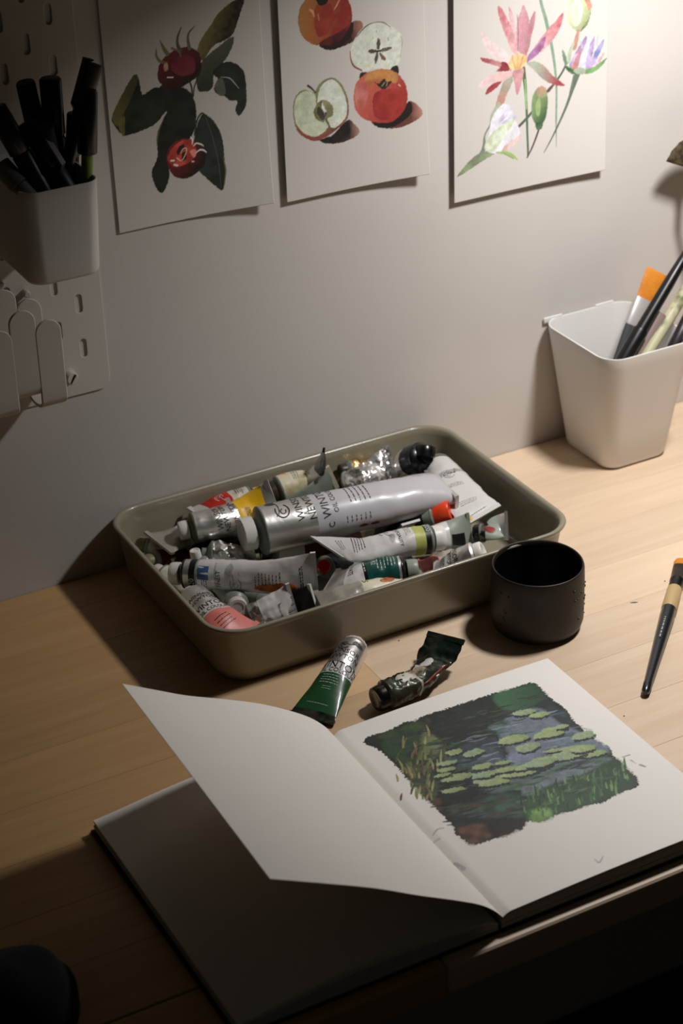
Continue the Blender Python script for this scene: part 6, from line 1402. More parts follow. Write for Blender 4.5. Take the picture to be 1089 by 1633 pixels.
# ------------------------------------------------------------------ tray
def tray_mesh():
    T = [(0.4990, 0.7930, -0.2100, -0.0120, 0.022, 0.0000), (0.4965, 0.7955, -0.2125, -0.0095, 0.024, 0.0015), (0.4915, 0.8000, -0.2175, -0.0050, 0.026, 0.012),
         (0.4870, 0.8045, -0.2215, -0.0030, 0.028, 0.048), (0.4850, 0.8062, -0.2232, -0.0018, 0.029, 0.0515), (0.4836, 0.8076, -0.2246, -0.0010, 0.030, 0.0525),
         (0.4832, 0.8080, -0.2250, -0.0007, 0.030, 0.0540), (0.4840, 0.8072, -0.2242, -0.0012, 0.030, 0.0550),
         (0.4862, 0.8052, -0.2222, -0.0026, 0.029, 0.0550), (0.4880, 0.8034, -0.2204, -0.0042, 0.028, 0.0530), (0.4888, 0.8026, -0.2196, -0.0050, 0.027, 0.048),
         (0.4935, 0.7980, -0.2152, -0.0074, 0.025, 0.012), (0.4980, 0.7936, -0.2108, -0.0116, 0.022, 0.0022), (0.5030, 0.7890, -0.2060, -0.0160, 0.018, 0.0014)]
    return rings([rrect(a, b, c, d, r, z, 9) for a, b, c, d, r, z in T])
tr = Thing('tray', 'grey beige enamel metal tray heaped with paint tubes', 'tray', (0.646, -0.112, 0.0))
v, f = tray_mesh(); tr.part('tray_shell', v, f, enamel)
# ------------------------------------------------------------------ paint tubes
lab_w = mat('label_white', (206, 203, 200), 0.38, coat=0.35, bump=0.45, bscale=70)
lab_lav = mat('label_lavender_grey', (192, 189, 192), 0.36, coat=0.3, bump=0.15, bscale=60)
lab_cream = mat('label_cream', (214, 206, 178), 0.42, bump=0.3, bscale=90, c2=(176, 160, 104), nscale=50, lo=0.55, hi=0.7)
lab_dirty = mat('label_dirty', (206, 200, 184), 0.45, bump=0.4, bscale=110, c2=(130, 108, 78), nscale=70, lo=0.5, hi=0.7)
lab_yel = mat('label_yellow', (226, 178, 22), 0.4, bump=0.3, bscale=70)
lab_red = mat('label_red', (196, 36, 30), 0.4)
lab_pink = mat('label_pink', (214, 122, 112), 0.4, bump=0.3, bscale=80)
lab_teal = mat('label_teal', (14, 74, 68), 0.4)
lab_blue = mat('label_blue', (64, 92, 136), 0.4)
lab_blk = mat('label_black', (16, 16, 18), 0.42)
lab_navy = mat('label_navy', (26, 28, 44), 0.38)
lab_grn = mat('label_green', (26, 78, 40), 0.4, coat=0.2, bump=0.2, bscale=70)
lab_olv = mat('label_olive', (176, 178, 92), 0.45)
lab_gg = mat('tube_grey_green', (142, 150, 138), 0.5)
lab_mar = mat('label_maroon', (84, 24, 24), 0.45)
foil = mat('foil_crumpled', (225, 223, 220), 0.33, 1.0, bump=0.9, bscale=230, kind='voronoi')
foil_dk = mat('foil_dark', (96, 98, 94), 0.25, 1.0, bump=0.8, bscale=190, kind='voronoi')
foil_gr = mat('foil_dark_green', (30, 44, 34), 0.28, 0.5, bump=0.8, bscale=170, kind='voronoi', c2=(74, 72, 62), nscale=70)
foil_gold = mat('foil_gold', (200, 170, 110), 0.34, 1.0, bump=0.8, bscale=230, kind='voronoi')
clearish = mat('foil_hazy', (170, 164, 152), 0.3, 0.35, bump=0.5, bscale=150)
shoulder_g = mat('shoulder_grey', (120, 124, 116), 0.4)
shoulder_o = mat('shoulder_olive', (96, 92, 68), 0.4)
cap_blk = mat('cap_black', (12, 12, 12), 0.28, coat=0.3)
cap_brn = mat('cap_brown', (52, 44, 38), 0.4)
cap_gg = mat('cap_grey_green', (140, 146, 134), 0.4)
cap_or = mat('cap_orange_red', (226, 66, 26), 0.35)
cap_red = mat('cap_red', (176, 18, 26), 0.3, coat=0.4)
cap_olv = mat('cap_olive', (122, 118, 84), 0.45)
cap_pk = mat('cap_pinkish', (208, 192, 188), 0.4)
smear_or = mat('smear_orange', (190, 104, 34), 0.45, c2=(150, 74, 24), nscale=120, bump=0.5, bscale=300)
smear_rd = mat('smear_red', (130, 36, 24), 0.45)
smear_yl = mat('smear_yellow', (214, 160, 60), 0.45)
TRAY_GROUP = 'paint tubes heaped in the tray'

class Tube:
    def __init__(s, label, spine, R, bands, cap=None, head=(0, 0, 0), wd=None, wt=None, flat=None, shear=0.0, crump=0.0, seed=0,
                 shoulder=None, crimp=None, group=TRAY_GROUP, name='paint_tube', n=40, sag=None, wmax=0.57, capdir=None, neck=0.45, body_label=None, fold=None):
        pts = [Vector(p) for p in spine]
        s.P = catmull(pts, n) if len(pts) > 2 else [pts[0].lerp(pts[-1], k/(n-1)) for k in range(n)]
        s.n = n; s.M = 28; s.R = R
        Lc = [0]
        for a, b in zip(s.P, s.P[1:]): Lc.append(Lc[-1]+(b-a).length)
        s.L = Lc[-1]; s.t = [q/s.L for q in Lc]
        flat = flat or [(0, 0.0), (0.25, 0.06), (0.6, 0.35), (0.85, 0.75), (1, 0.985)]
        wd = Vector(wd) if wd else None; wt = Vector(wt) if wt else None
        s.T0 = (s.P[1]-s.P[0]).normalized()
        s.t3 = Thing(name, label, 'paint tube', s.P[0], group=group)
        rnd = random.Random(seed); off = Vector((rnd.uniform(0, 50), rnd.uniform(0, 50), rnd.uniform(0, 50)))
        rows = []; s.N = []; s.W = []; fl = []
        for i, p in enumerate(s.P):
            T = (s.P[min(n-1, i+1)]-s.P[max(0, i-1)]).normalized()
            base = T.cross(Vector((0, 0, 1)))
            if base.length < 0.2: base = Vector((1, 0, 0))
            base.normalize()
            h0 = wd if wd else base; h1 = wt if wt else h0
            if h0.dot(h1) < 0: h1 = -h1
            w_ = h0.lerp(h1, s.t[i]); w_ = (w_-T*T.dot(w_)*(1-shear*s.t[i]**4)).normalized()
            N = T.cross(w_).normalized()
            view = (CAMPOS-p).normalized()
            if i == 0: sgn = 1 if N.dot(view+Vector((0, 0, 0.6))) > 0 else -1
            N = N*sgn
            s.N.append(N); s.W.append(w_)
            f = np.interp(s.t[i], [q[0] for q in flat], [q[1] for q in flat]); fl.append(f)
            h = R*(1-f)+0.0005*f; w2 = R*(1+wmax*f)
            row = []
            for j in range(s.M):
                a = 2*math.pi*j/s.M
                c, sn = math.cos(a), math.sin(a)
                e = 1.0
                x, y = w2*c, h*math.copysign(abs(sn)**(1+0.35*f), sn)
                q = Vector((math.cos(a)*1.1, math.sin(a)*1.1, s.t[i]*s.L/R*0.75))+off
                d = noise.noise(q*1.6)*0.7+noise.noise(q*3.7)*0.35+(0.5-abs(noise.noise(q*2.3+off)))*0.3-0.1
                d *= crump*R*min(1, s.t[i]*5+0.05)*min(1, (1-s.t[i])*6)
                row.append(p+w_*(x+d*c*0.5)+N*(y+d*(1-f*0.75)*(sn if abs(sn) > .2 else .2)))
            rows.append(row)
        s.rows = rows
        v, f = rings(rows)
        names = [b[1] for b in bands]; fm = []
        for i in range(n-1):
            tm = (s.t[i]+s.t[i+1])/2; k = 0
            for q, b in enumerate(bands):
                if tm >= b[0]: k = q
            fm += [k]*s.M
        fm += [0, len(bands)-1]
        s.body = s.t3.part('tube_body', v, f, names, fm, sharp=60, label=body_label)
        # crimped end
        c0 = s.P[-1]; T = (s.P[-1]-s.P[-2]).normalized(); w_ = s.W[-1]; N = s.N[-1]; ww = R*(1+wmax*fl[-1])*1.005
        L_ = min(0.004, s.L*0.08); hh = 0.0010
        if fold: L_, hh = fold
        vs = []
        for d in (-L_, 0.0002):
            for (a, b) in ((-1, -1), (1, -1), (1, 1), (-1, 1)): vs.append(c0+T*d+w_*a*ww+N*b*hh)
        fs = [(0, 1, 2, 3), (4, 5, 6, 7), (0, 1, 5, 4), (1, 2, 6, 5), (2, 3, 7, 6), (3, 0, 4, 7)]
        s.t3.part('crimp', vs, fs, crimp or names[-1], smooth=False)
        # shoulder, neck and cap
        if shoulder is not False:
            A = -s.T0
            prof = [(-0.0006, R*1.0), (0.0004, R*1.015), (0.0012, R*0.99), (0.0040, R*neck*1.25), (0.0048, R*neck), (0.0085, R*neck)]
            v, f = lathe(s.P[0], A, prof, 28); s.t3.part('shoulder', v, f, shoulder or shoulder_g, sharp=50)
            if cap:
                cm, cr, cl = cap[:3]; gap = cap[3] if len(cap) > 3 else 0.0052
                D = Vector(capdir).normalized() if capdir else A
                o = s.P[0]+A*gap
                prof = [(0, cr*0.9), (0.0002, cr), (cl*0.5, cr), (cl-0.0008, cr*0.97), (cl, cr*0.88), (cl+0.00002, cr*0.6), (cl-0.0004, cr*0.55), (cl-0.0004, 0.0003)]
                v, f = lathe(o, D, prof, 40, 1, cr*0.035, (1, 2, 3)); s.t3.part('cap', v, f, cm, sharp=45)
    def surf(s, t, a, off=0.00025):
        t = min(max(t, 0.0), 0.999); i = np.searchsorted(s.t, t, side='right')-1; i = min(max(i, 0), s.n-2)
        ft = (t-s.t[i])/(s.t[i+1]-s.t[i]); q = (a % (2*math.pi))/(2*math.pi)*s.M; j = int(q) % s.M; fj = q-int(q); k = (j+1) % s.M
        r = s.rows
        A = r[i][j].lerp(r[i][k], fj); B = r[i+1][j].lerp(r[i+1][k], fj); p = A.lerp(B, ft)
        nn = (r[i][k]-r[i][j]).cross(r[i+1][j]-r[i][j])
        c = s.P[i].lerp(s.P[i+1], ft)
        if nn.length < 1e-12: nn = p-c
        nn.normalize()
        if nn.dot(p-c) < 0: nn = -nn
        return p+nn*off
    def put(s, tris, t, deg, size, m, name='lettering', along=False, flip=False, off=0.00025, parent=None):
        """lay flat shapes on the skin; x runs round the tube, y towards the cap"""
        V2, F2 = tris; a0 = math.radians(deg); out = []
        sg = 1.0 if (-s.T0).cross(s.N[0]).dot(s.W[0]) < 0 else -1.0
        sg = -sg if False else sg
        # reading direction is (-T) x N ... expressed as change of angle
        xd = (-s.T0).cross(s.N[0]); dth = 1 if xd.dot(-s.W[0]) > 0 else -1
        # perimeter-uniform parameter at this station
        i = min(s.n-2, max(0, int(np.searchsorted(s.t, t))-1)); row = s.rows[i]; ln = [0]
        for j in range(s.M): ln.append(ln[-1]+(row[(j+1) % s.M]-row[j]).length)
        per = ln[-1]; ang = [2*math.pi*j/s.M for j in range(s.M+1)]
        l0 = np.interp(a0 % (2*math.pi), ang, ln)
        for x, y in V2:
            if flip: x, y = -x, -y
            if along: x, y = y, -x
            l = (l0+dth*x*size) % per; a = float(np.interp(l, ln, ang))
            out.append(s.surf(t-y*size/s.L, a, off))
        return s.t3.part(name, out, F2, m, parent=parent or s.body, smooth=False, recalc=False)
    def text(s, string, t, deg, size, m=None, **k): return s.put(text_tris(string), t, deg, size, m or dk_ink, **k)
    def lines(s, t, deg, rows, width, m=None, pitch=0.0017, th=0.0006, **k):
        return s.put(dashes(rows, int(t*97+rows+deg), width, pitch, th), t, deg, 1.0, m or print_grey, name='small_print', **k)
    def band(s, t0, t1, a0, a1, m, name='smear', seed=1, off=0.0005, nx=14, label=None):
        """ragged patch of dried paint or a printed block lying on the skin"""
        rnd = random.Random(seed); V, F = [], []
        for i in range(nx+1):
            u = i/nx; w0 = math.sin(math.pi*u)**0.5 if seed else 1
            for k in (0, 0.33, 0.66, 1):
                j = rnd.uniform(-0.12, 0.12) if seed else 0
                vv = 0.5+(k-0.5)*w0*(1+j)
                V.append(s.surf(t0+(t1-t0)*u, math.radians(a0+(a1-a0)*vv), off if 0 < k < 1 else off*0.2))
        for i in range(nx):
            for k in range(3): q = i*4+k; F.append((q, q+1, q+5, q+4))
        return s.t3.part(name, V, F, m, parent=s.body, label=label)
def emblem():
    """flourish like an engraved crest: wing lines and a round scroll"""
    V, F = [], []
    def arc(cx, cy, rx, ry, a0, a1, w, n=14):
        for i in range(n):
            a = math.radians(a0+(a1-a0)*i/n); b = math.radians(a0+(a1-a0)*(i+1)/n); o = len(V)
            V.extend([(cx+math.cos(a)*rx, cy+math.sin(a)*ry), (cx+math.cos(b)*rx, cy+math.sin(b)*ry), (cx+math.cos(b)*(rx-w), cy+math.sin(b)*(ry-w)), (cx+math.cos(a)*(rx-w), cy+math.sin(a)*(ry-w))]); F.append((o, o+1, o+2, o+3))
    for k in range(8): arc(0.30+0.0*k, 0.05, 0.62-0.055*k, 0.42-0.045*k, 20-3*k, 95+4*k, 0.022, 8)
    arc(-0.25, -0.05, 0.36, 0.30, 60, 330, 0.05); arc(-0.30, -0.08, 0.14, 0.13, 0, 300, 0.04)
    arc(-0.05, 0.25, 0.45, 0.22, 180, 330, 0.035, 10)
    return V, F

SIL = silver
def P_(*a): return Vector(a)

# 1 the big one on top
T1 = Tube('large lavender grey paint tube lying on top of the heap', [(0.5898, -0.0837, 0.0470), (0.6459, -0.0913, 0.0480), (0.7026, -0.0969, 0.0470), (0.7546, -0.0980, 0.0450)], 0.0203,
    [(0, SIL), (0.265, lab_lav)], cap=(cap_w, 0.0140, 0.0105, 0.0070), shoulder=shoulder_g, neck=0.52, n=60,
    flat=[(0, 0), (0.3, 0.04), (0.6, 0.10), (0.85, 0.22), (0.95, 0.36), (0.985, 0.5), (1, 0.66)], crump=0.06, seed=3, wmax=0.46, fold=(0.0032, 0.0058), crimp=SIL)
T1.text('WINSOR', 0.185, 82, 0.0088); T1.text('NEWTON', 0.245, 86, 0.0088); T1.text('&', 0.215, 50, 0.006)
T1.text('WINTON', 0.315, 84, 0.0098); T1.text('OIL COLOUR', 0.365, 84, 0.0058)
T1.put(emblem(), 0.095, 84, 0.021, dk_ink, name='emblem')
T1.lines(0.50, 84, 5, 0.022, m=dk_ink, pitch=0.0042, th=0.0008); T1.lines(0.86, 112, 3, 0.010, pitch=0.003); T1.lines(0.47, 14, 6, 0.006, m=dk_ink, pitch=0.004); T1.text('C', 0.33, 8, 0.007)
for k, tt in enumerate((0.47, 0.53)): T1.band(tt, tt+0.05, -20, -10, lab_mar, name='smear', seed=5+k)
# fold of the big tube's end
T2 = Tube('silver paint tube with a yellow band and small white cap', [(0.5453, -0.0472, 0.0450), (0.5642, -0.0511, 0.0460), (0.5931, -0.0514, 0.0470), (0.6145, -0.0622, 0.0560)], 0.0130,
    [(0, SIL), (0.50, lab_yel), (0.90, SIL)], cap=(cap_w, 0.0080, 0.0080, 0.0045), shoulder=shoulder_o, seed=5, crump=0.18,
    flat=[(0, 0), (0.5, 0.12), (0.75, 0.5), (1, 0.97)], wt=(-0.1, 0.55, 0.8))
T2.text('WINTON', 0.445, 75, 0.0068); T2.text('OIL COLOUR', 0.49, 75, 0.0038); T2.text('WINSOR', 0.26, 70, 0.0062); T2.text('NEWTON', 0.33, 70, 0.0062)
T2.lines(0.66, 80, 4, 0.014, m=dk_ink)
T3 = Tube('pale paint tube with a red label patch and dirty cap by the back rim', [(0.6058, -0.0264, 0.0440), (0.5852, -0.0250, 0.0440), (0.5587, -0.0292, 0.0430)], 0.0118,
    [(0, lab_dirty), (0.34, lab_red), (0.80, lab_w)], cap=(cap_dirty, 0.0092, 0.0085), seed=7, crump=0.2)
T3.put(emblem(), 0.52, 95, 0.012, wh_ink, name='emblem'); T3.lines(0.18, 90, 4, 0.012, m=dk_ink)
T4 = Tube('cream paint tube with a dark brown cap and its tail rolled upright', [(0.6333, -0.0313, 0.0480), (0.6472, -0.0325, 0.0500), (0.6601, -0.0357, 0.0520), (0.6675, -0.0397, 0.0620), (0.6756, -0.0348, 0.0780)], 0.0122,
    [(0, lab_cream), (0.62, SIL), (0.68, foil_dk)], cap=(cap_brn, 0.0100, 0.0085, 0.0040), seed=9, crump=0.15,
    flat=[(0, 0), (0.3, 0.1), (0.6, 0.45), (0.75, 0.85), (1, 0.99)], wt=(0.42, 0.76, -0.35), n=50)
T4.lines(0.50, 80, 5, 0.016, m=dk_ink, pitch=0.0014); T4.band(0.06, 0.18, 100, 150, smear_or, seed=3); T4.lines(0.25, 80, 3, 0.012)
T5 = Tube('grey green flattened paint tube end poking up behind the large tube', [(0.6321, -0.0365, 0.0300), (0.6525, -0.0445, 0.0400), (0.6793, -0.0451, 0.0520)], 0.0118,
    [(0, lab_gg)], seed=11, crump=0.1, wt=(0.1, -0.2, 1.0), wd=(0.1, -0.5, 0.8), crimp=lab_cream, flat=[(0, .1), (0.4, 0.5), (0.7, .85), (1, 0.98)])
T6 = Tube('small gold foil paint tube with a dark cap by the back rim', [(0.7101, -0.0137, 0.0380), (0.7239, -0.0147, 0.0370), (0.7384, -0.0249, 0.0400)], 0.0078,
    [(0, foil_gold)], cap=(cap_brn, 0.0058, 0.0065, 0.003), seed=12, crump=0.4)
T7 = Tube('crumpled silver foil paint tube with a black ringed cap behind the large tube', [(0.6947, -0.0407, 0.0400), (0.7029, -0.0474, 0.0450), (0.7184, -0.0473, 0.0460), (0.7392, -0.0414, 0.0460)], 0.0118,
    [(0, foil)], cap=(cap_blk, 0.0072, 0.007), seed=13, crump=0.75, flat=[(0, 0.1), (0.3, 0.25), (0.7, 0.5), (1, 0.95)], wt=(0, 0.4, 0.9))
T8 = Tube('navy labelled paint tube with a black cap at the far right corner of the tray', [(0.7599, -0.0526, 0.0520), (0.7558, -0.0422, 0.0460), (0.7501, -0.0333, 0.0380), (0.7415, -0.0279, 0.0280)], 0.0142,
    [(0, lab_navy), (0.33, SIL)], cap=(cap_blk, 0.0092, 0.0100, 0.0045), shoulder=cap_blk, seed=14, crump=0.12, flat=[(0, 0), (0.5, 0.2), (1, 0.95)], capdir=(0.35, 0.45, 0.75))
T8.lines(0.14, 70, 2, 0.008, m=wh_ink, th=0.0012, pitch=0.003)
T9 = Tube('white printed paint tube lying flat against the right side of the tray', [(0.7749, -0.0568, 0.0410), (0.7698, -0.0893, 0.0420), (0.7652, -0.1212, 0.0400), (0.7675, -0.1404, 0.0340)], 0.0126,
    [(0, lab_w)], cap=(cap_w, 0.008, 0.006), seed=15, crump=0.14, flat=[(0, 0.15), (0.3, 0.45), (0.6, 0.75), (1, 0.99)], wt=(0.96, -0.2, 0.1), wd=(0.9, 0.3, 0.1))
T9.lines(0.78, 90, 3, 0.018, m=print_grey); T9.lines(0.93, 90, 1, 0.022, m=dk_ink); T9.lines(0.30, 90, 4, 0.016, m=dk_ink); T9.band(0.90, 0.985, 112, 128, smear_yl, seed=6); T9.lines(0.5, 90, 3, 0.014, m=print_grey)
T9.put(emblem(), 0.33, 80, 0.014, print_grey, name='emblem')
T10 = Tube('dark paint tube with an orange red cap under the white flat tube', [(0.7345, -0.1148, 0.0340), (0.7198, -0.1033, 0.0280), (0.6960, -0.0856, 0.0180)], 0.0115,
    [(0, lab_gg), (0.12, lab_navy)], cap=(cap_or, 0.0098, 0.0150, 0.0010), seed=16, crump=0.2)
T10.lines(0.4, 80, 4, 0.012, m=wh_ink)
T11 = Tube('white paint tube with an olive swatch and ribbed cap in front of the large tube', [(0.7013, -0.1636, 0.0440), (0.6788, -0.1588, 0.0450), (0.6475, -0.1523, 0.0450), (0.6225, -0.1361, 0.0470)], 0.0122,
    [(0, lab_blk), (0.055, lab_olv), (0.16, lab_w)], cap=(cap_w, 0.0105, 0.0095, 0.0035), seed=17, crump=0.17, flat=[(0, 0), (0.35, 0.12), (0.7, 0.5), (1, 0.98)], n=52, wt=(0.32, -0.95, -0.12), shear=0.9)
T11.lines(0.70, 90, 5, 0.020, m=dk_ink, pitch=0.0022); T11.lines(0.86, 90, 3, 0.016, m=print_grey); T11.lines(0.22, 90, 3, 0.012, m=print_grey); T11.text('ARTISTS QUALITY', 0.31, 80, 0.0040); T11.put(emblem(), 0.42, 80, 0.013, print_grey, name='emblem')
T11.text('200', 0.028, 96, 0.0058, wh_ink); T11.text('38', 0.04, 70, 0.0050, wh_ink)
T12 = Tube('pale green grey paint tube with a black printed picture, right of the ribbed cap', [(0.7228, -0.1382, 0.0260), (0.7379, -0.1415, 0.0260), (0.7526, -0.1465, 0.0270)], 0.0110,
    [(0, lab_w), (0.35, lab_gg)], seed=18, crump=0.06, wt=(0.1, 0.2, 1.0), wd=(0, 0.6, 0.7), flat=[(0, 0), (0.5, 0.3), (1, 0.95)])
T12.band(0.40, 0.80, 85, 130, lab_blk, name='printed_picture', seed=0)
T13 = Tube('squeezed silver paint tube with a red dab, tail curled up near the right rim', [(0.7608, -0.1520, 0.0260), (0.7659, -0.1568, 0.0280), (0.7733, -0.1577, 0.0310), (0.7773, -0.1638, 0.0340)], 0.0078,
    [(0, foil_dk), (0.2, lab_gg), (0.7, SIL)], cap=(cap_blk, 0.0078, 0.0060, 0.0010), seed=19, crump=0.2, wt=(0.2, 0.5, 0.6), flat=[(0, 0.2), (0.5, 0.7), (1, 0.98)])
T13.band(0.15, 0.45, 60, 110, smear_rd, seed=4)
T15 = Tube('silver paint tube with a white cap leaning on the front rim by the dark cup', [(0.7206, -0.2020, 0.0420), (0.7100, -0.1952, 0.0360), (0.6936, -0.1851, 0.0260)], 0.0110,
    [(0, SIL), (0.5, lab_w)], cap=(cap_w, 0.0092, 0.0062, 0.0030), shoulder=SIL, seed=20, crump=0.2)
T15.text('WINSOR', 0.36, 85, 0.0060); T15.text('NEWTON', 0.52, 85, 0.0060); T15.text('WINTON', 0.72, 85, 0.0066)
T16 = Tube('white paint tube with a dark teal label and grey green cap at the front', [(0.6608, -0.1897, 0.0400), (0.6422, -0.1820, 0.0390), (0.6238, -0.1739, 0.0360), (0.6109, -0.1608, 0.0310)], 0.0125,
    [(0, SIL), (0.035, lab_teal), (0.46, lab_blk), (0.50, lab_w), (0.72, SIL)], cap=(cap_gg, 0.0088, 0.0090, 0.0045), shoulder=cap_blk, seed=21, crump=0.24, n=50)
T16.lines(0.20, 92, 6, 0.018, m=wh_ink, pitch=0.0026, th=0.0007); T16.text('382', 0.36, 84, 0.0052, wh_ink, along=False); T16.text('GRADUATE', 0.66, 60, 0.0052, along=False)
T16.lines(0.48, 90, 1, 0.02, m=wh_ink, th=0.001)
T17 = Tube('hazy silver paint tube with a cream label along the front rim', [(0.6559, -0.1978, 0.0300), (0.6336, -0.1971, 0.0340), (0.6107, -0.1926, 0.0350), (0.5873, -0.1873, 0.0340)], 0.0105,
    [(0, lab_cream), (0.50, clearish)], seed=22, crump=0.14, flat=[(0, 0.0), (0.5, 0.1), (0.8, 0.4), (1, 0.9)])
T17.band(0.12, 0.30, 80, 110, smear_or, seed=8); T17.text('25', 0.46, 80, 0.006)
T18 = Tube('black ended paint tube standing on edge at the front, right of the barcode', [(0.5752, -0.1521, 0.0180), (0.5804, -0.1698, 0.0240), (0.5859, -0.1854, 0.0300)], 0.0118,
    [(0, lab_w), (0.35, lab_blk)], seed=23, crump=0.05, wd=(0, 0.5, 0.8), wt=(0, 0.1, 1.0), crimp=lab_w, flat=[(0, 0), (0.4, 0.2), (0.7, 0.5), (1, 0.95)])
T19 = Tube('crumpled white paint tube with a barcode by the front rim', [(0.5369, -0.1721, 0.0280), (0.5476, -0.1753, 0.0320), (0.5587, -0.1784, 0.0340), (0.5695, -0.1801, 0.0360)], 0.0112,
    [(0, foil), (0.25, lab_w)], seed=24, crump=0.35, wt=(0, 0.1, 1.0), wd=(0, 0.5, 0.85), crimp=lab_w)
V2 = []; F2 = []; rb = random.Random(2); yy = -0.5
while yy < 0.5:
    wv = rb.choice([0.02, 0.035, 0.05]); o = len(V2); V2 += [(-0.5, yy), (0.5, yy), (0.5, yy+wv), (-0.5, yy+wv)]; F2.append((o, o+1, o+2, o+3)); yy += wv+rb.choice([0.03, 0.04, 0.05])
T19.put(([(y*0.9, x*0.8) for x, y in V2], F2), 0.80, 95, 0.016, dk_ink, name='barcode')
T20 = Tube('white paint tube with black and blue bands and an orange paint blotch', [(0.5113, -0.1059, 0.0420), (0.5361, -0.1274, 0.0440), (0.5681, -0.1524, 0.0450), (0.5980, -0.1649, 0.0460)], 0.0118,
    [(0, SIL), (0.05, lab_blk), (0.10, lab_gg), (0.12, lab_w)], cap=(cap_w, 0.0092, 0.0080, 0.0048), shoulder=cap_blk, seed=25, crump=0.17,
    wt=(0.05, -0.05, 1.0), wd=(0.0, 0.5, 0.85), flat=[(0, 0), (0.3, 0.05), (0.6, 0.3), (0.85, 0.75), (1, 0.985)], n=56, wmax=0.62)
T20.band(0.12, 0.205, 45, 100, lab_blue, name='colour_swatch', seed=0, off=0.0003)
T20.text('20', 0.075, 112, 0.006, wh_ink); T20.lines(0.17, 115, 3, 0.008, m=dk_ink); T20.put(emblem(), 0.40, 92, 0.016, print_grey, name='emblem'); T20.lines(0.64, 95, 8, 0.017, m=dk_ink, pitch=0.0026); T20.lines(0.88, 95, 2, 0.024, m=dk_ink, th=0.0008); T20.text('FINEST', 0.28, 95, 0.0048); T20.lines(0.255, 90, 1, 0.03, m=print_grey)
T20.band(0.54, 0.84, 100, 140, smear_or, seed=9, label='orange paint blotch')
T21 = Tube('small paint tube with an upright narrow white cap at the left of the heap', [(0.5345, -0.0793, 0.0310), (0.5384, -0.0844, 0.0240), (0.5482, -0.0881, 0.0120)], 0.0080,
    [(0, lab_w)], cap=(cap_w, 0.0046, 0.0095, 0.0030), seed=26, crump=0.1, capdir=(-0.1, 0.1, 0.9))
T22 = Tube('shiny crumpled silver paint tube deep in the heap below the large cap', [(0.5499, -0.0704, 0.0300), (0.5623, -0.0765, 0.0280), (0.5846, -0.0828, 0.0200)], 0.0112,
    [(0, foil)], seed=27, crump=0.5)
T23 = Tube('silver paint tube with a pink band and white cap in the near left tray corner', [(0.5049, -0.1353, 0.0350), (0.5043, -0.1556, 0.0380), (0.5065, -0.1786, 0.0400), (0.5166, -0.1998, 0.0340)], 0.0125,
    [(0, SIL), (0.42, lab_w), (0.60, lab_pink)], cap=(cap_w, 0.0095, 0.0068, 0.0032), shoulder=SIL, seed=28, crump=0.2, flat=[(0, 0), (0.4, 0.12), (0.7, 0.45), (1, 0.95)])
T23.text('WINSOR', 0.24, 80, 0.0056); T23.text('NEWTON', 0.33, 80, 0.0056); T23.text('WINTON', 0.475, 85, 0.0074); T23.text('OIL COLOUR', 0.555, 85, 0.0046); T23.lines(0.74, 85, 4, 0.016, m=lab_mar, pitch=0.0026)
T24 = Tube('paint tube whose pale grey cap points at the viewer, near the pink banded tube', [(0.5345, -0.1469, 0.0280), (0.5419, -0.1214, 0.0220), (0.5537, -0.0741, 0.0120)], 0.0102,
    [(0, lab_gg)], cap=(cap_pk, 0.0080, 0.0065, 0.0042), seed=29, crump=0.05)
T25 = Tube('flattened silver white paint tube by the left rim, crimped end outward', [(0.5590, -0.0178, 0.0240), (0.5376, -0.0315, 0.0300), (0.5152, -0.0394, 0.0360)], 0.0112,
    [(0, lab_w), (0.5, clearish)], seed=30, crump=0.12, shoulder=False, wt=(-0.05, -0.95, -0.1))
T26 = Tube('small paint tube with an olive cap at the far left end of the tray', [(0.5142, -0.0228, 0.0250), (0.5223, -0.0299, 0.0230), (0.5331, -0.0398, 0.0210)], 0.0085,
    [(0, lab_dirty)], cap=(cap_olv, 0.0066, 0.0080, 0.0030), seed=31, crump=0.1)
T27 = Tube('paint tube with an olive cap, nearer of the two olive caps at the left rim', [(0.5135, -0.0389, 0.0200), (0.5280, -0.0379, 0.0180), (0.5533, -0.0320, 0.0120)], 0.0085,
    [(0, lab_mar)], cap=(cap_olv, 0.0066, 0.0080, 0.0030), seed=32, crump=0.1)
T28 = Tube('off white paint tube low at the left rim under the black and blue banded tube', [(0.5085, -0.0652, 0.0200), (0.5150, -0.0791, 0.0180), (0.5302, -0.0998, 0.0120)], 0.0095,
    [(0, lab_dirty)], cap=(cap_pk, 0.0070, 0.0070, 0.0030), seed=33, crump=0.2)
T29 = Tube('dark paint tube with an upright shiny red cap between the white tubes', [(0.6275, -0.1235, 0.0200), (0.6454, -0.1173, 0.0160), (0.6789, -0.1158, 0.0120)], 0.0100,
    [(0, lab_blk)], cap=(cap_red, 0.0056, 0.0120, 0.0030), seed=34, crump=0.1, capdir=(-0.15, -0.35, 0.35))
T30 = Tube('maroon labelled paint tube hidden in the shade under the large tube', [(0.6077, -0.0712, 0.0160), (0.6390, -0.0793, 0.0140), (0.6807, -0.0909, 0.0130)], 0.0112,
    [(0, lab_w), (0.3, lab_mar)], cap=(cap_blk, 0.0080, 0.0080), seed=35, crump=0.1)
T31 = Tube('crumpled pink and white paint tube under the silver tube at the front right', [(0.7254, -0.1620, 0.0160), (0.7104, -0.1649, 0.0180), (0.6958, -0.1613, 0.0160)], 0.0095,
    [(0, clearish), (0.5, lab_pink)], cap=(cap_w, 0.007, 0.006), seed=36, crump=0.4)
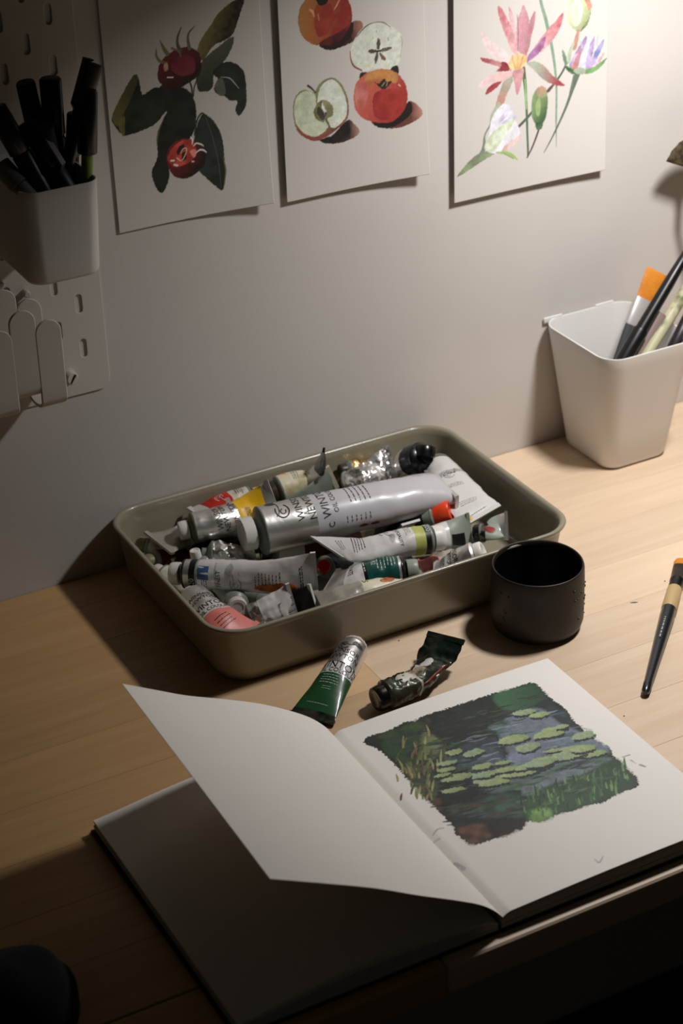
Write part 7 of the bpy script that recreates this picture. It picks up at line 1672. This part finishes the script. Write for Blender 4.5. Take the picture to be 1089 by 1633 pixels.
T32 = Tube('small white paint tube tag poking out above the olive swatch tube', [(0.7000, -0.0980, 0.0180), (0.7086, -0.1066, 0.0220), (0.7101, -0.1200, 0.0360)], 0.0058,
    [(0, lab_w)], seed=37, crump=0.1, shoulder=False, wt=(1, 0, 0))
T33 = Tube('black paint tube in the shadow below the yellow banded tube', [(0.5452, -0.0310, 0.0140), (0.5793, -0.0330, 0.0130), (0.6148, -0.0331, 0.0120)], 0.0110,
    [(0, lab_blk)], cap=(cap_blk, 0.008, 0.008), seed=38, crump=0.1)
T34 = Tube('white paint tube at the bottom of the heap in front of the banded tube', [(0.5665, -0.1297, 0.0130), (0.5549, -0.1014, 0.0120), (0.5406, -0.0777, 0.0120)], 0.0105,
    [(0, lab_gg)], seed=39, crump=0.1)
T35 = Tube('grey paint tube on the tray floor in the middle of the heap', [(0.6416, -0.1185, 0.0130), (0.6763, -0.1202, 0.0120), (0.7037, -0.1251, 0.0120)], 0.0100,
    [(0, lab_gg), (0.4, lab_navy)], seed=40, crump=0.1)

# ------------------------------------------------------------------ two tubes on the desk
G1 = Tube('green labelled paint tube with a pale cap lying on the desk', [(0.5919, -0.2326, 0.0128), (0.5736, -0.2489, 0.0118), (0.5520, -0.2657, 0.0075), (0.5278, -0.2838, 0.0022)], 0.0118,
    [(0, SIL), (0.34, lab_w), (0.47, lab_grn), (0.89, foil_gr)], cap=(cap_pk, 0.0106, 0.0046, 0.0020), shoulder=SIL, seed=41, crump=0.05, group='loose paint tubes on the desk',
    flat=[(0, 0), (0.3, 0.10), (0.6, 0.45), (0.85, 0.80), (1, 0.985)], n=56, neck=0.7)
G1.text('WINSOR', 0.20, 92, 0.0062); G1.text('NEWTON', 0.27, 92, 0.0062); G1.put(emblem(), 0.11, 92, 0.014, dk_ink, name='emblem')
G1.text('WINTON', 0.375, 95, 0.0086); G1.text('OIL COLOUR', 0.435, 95, 0.0054); G1.lines(0.54, 92, 4, 0.016, m=wh_ink, pitch=0.0024, th=0.0005); G1.lines(0.64, 92, 2, 0.008, m=wh_ink, pitch=0.002, th=0.0004); G1.lines(0.82, 92, 1, 0.020, m=wh_ink, th=0.0004)
G2 = Tube('crumpled dark green paint tube with a round black cap on the desk', [(0.5858, -0.2968, 0.0115), (0.6000, -0.2957, 0.0120), (0.6179, -0.2893, 0.0115), (0.6367, -0.2780, 0.0110), (0.6464, -0.2733, 0.0170), (0.6554, -0.2677, 0.0240)], 0.0118,
    [(0, foil_gr), (0.28, lab_dirty), (0.30, foil_gr)], cap=(cap_blk, 0.0098, 0.0090, 0.0015), shoulder=cap_brn, seed=44, crump=0.55, group='loose paint tubes on the desk',
    flat=[(0, 0.05), (0.3, 0.25), (0.55, 0.5), (0.8, 0.93), (1, 0.98)], n=60, wt=(0.75, -0.35, 0.35), wmax=0.35)
G2.band(0.10, 0.50, 55, 120, lab_dirty, name='label_remnant', seed=12); G2.band(0.20, 0.34, 120, 150, smear_or, seed=13); G2.band(0.40, 0.70, 70, 110, lab_w, name='label_remnant', seed=15)
G2.text('COLOUR', 0.48, 92, 0.0052); G2.band(0.30, 0.70, 10, 24, smear_rd, seed=16)
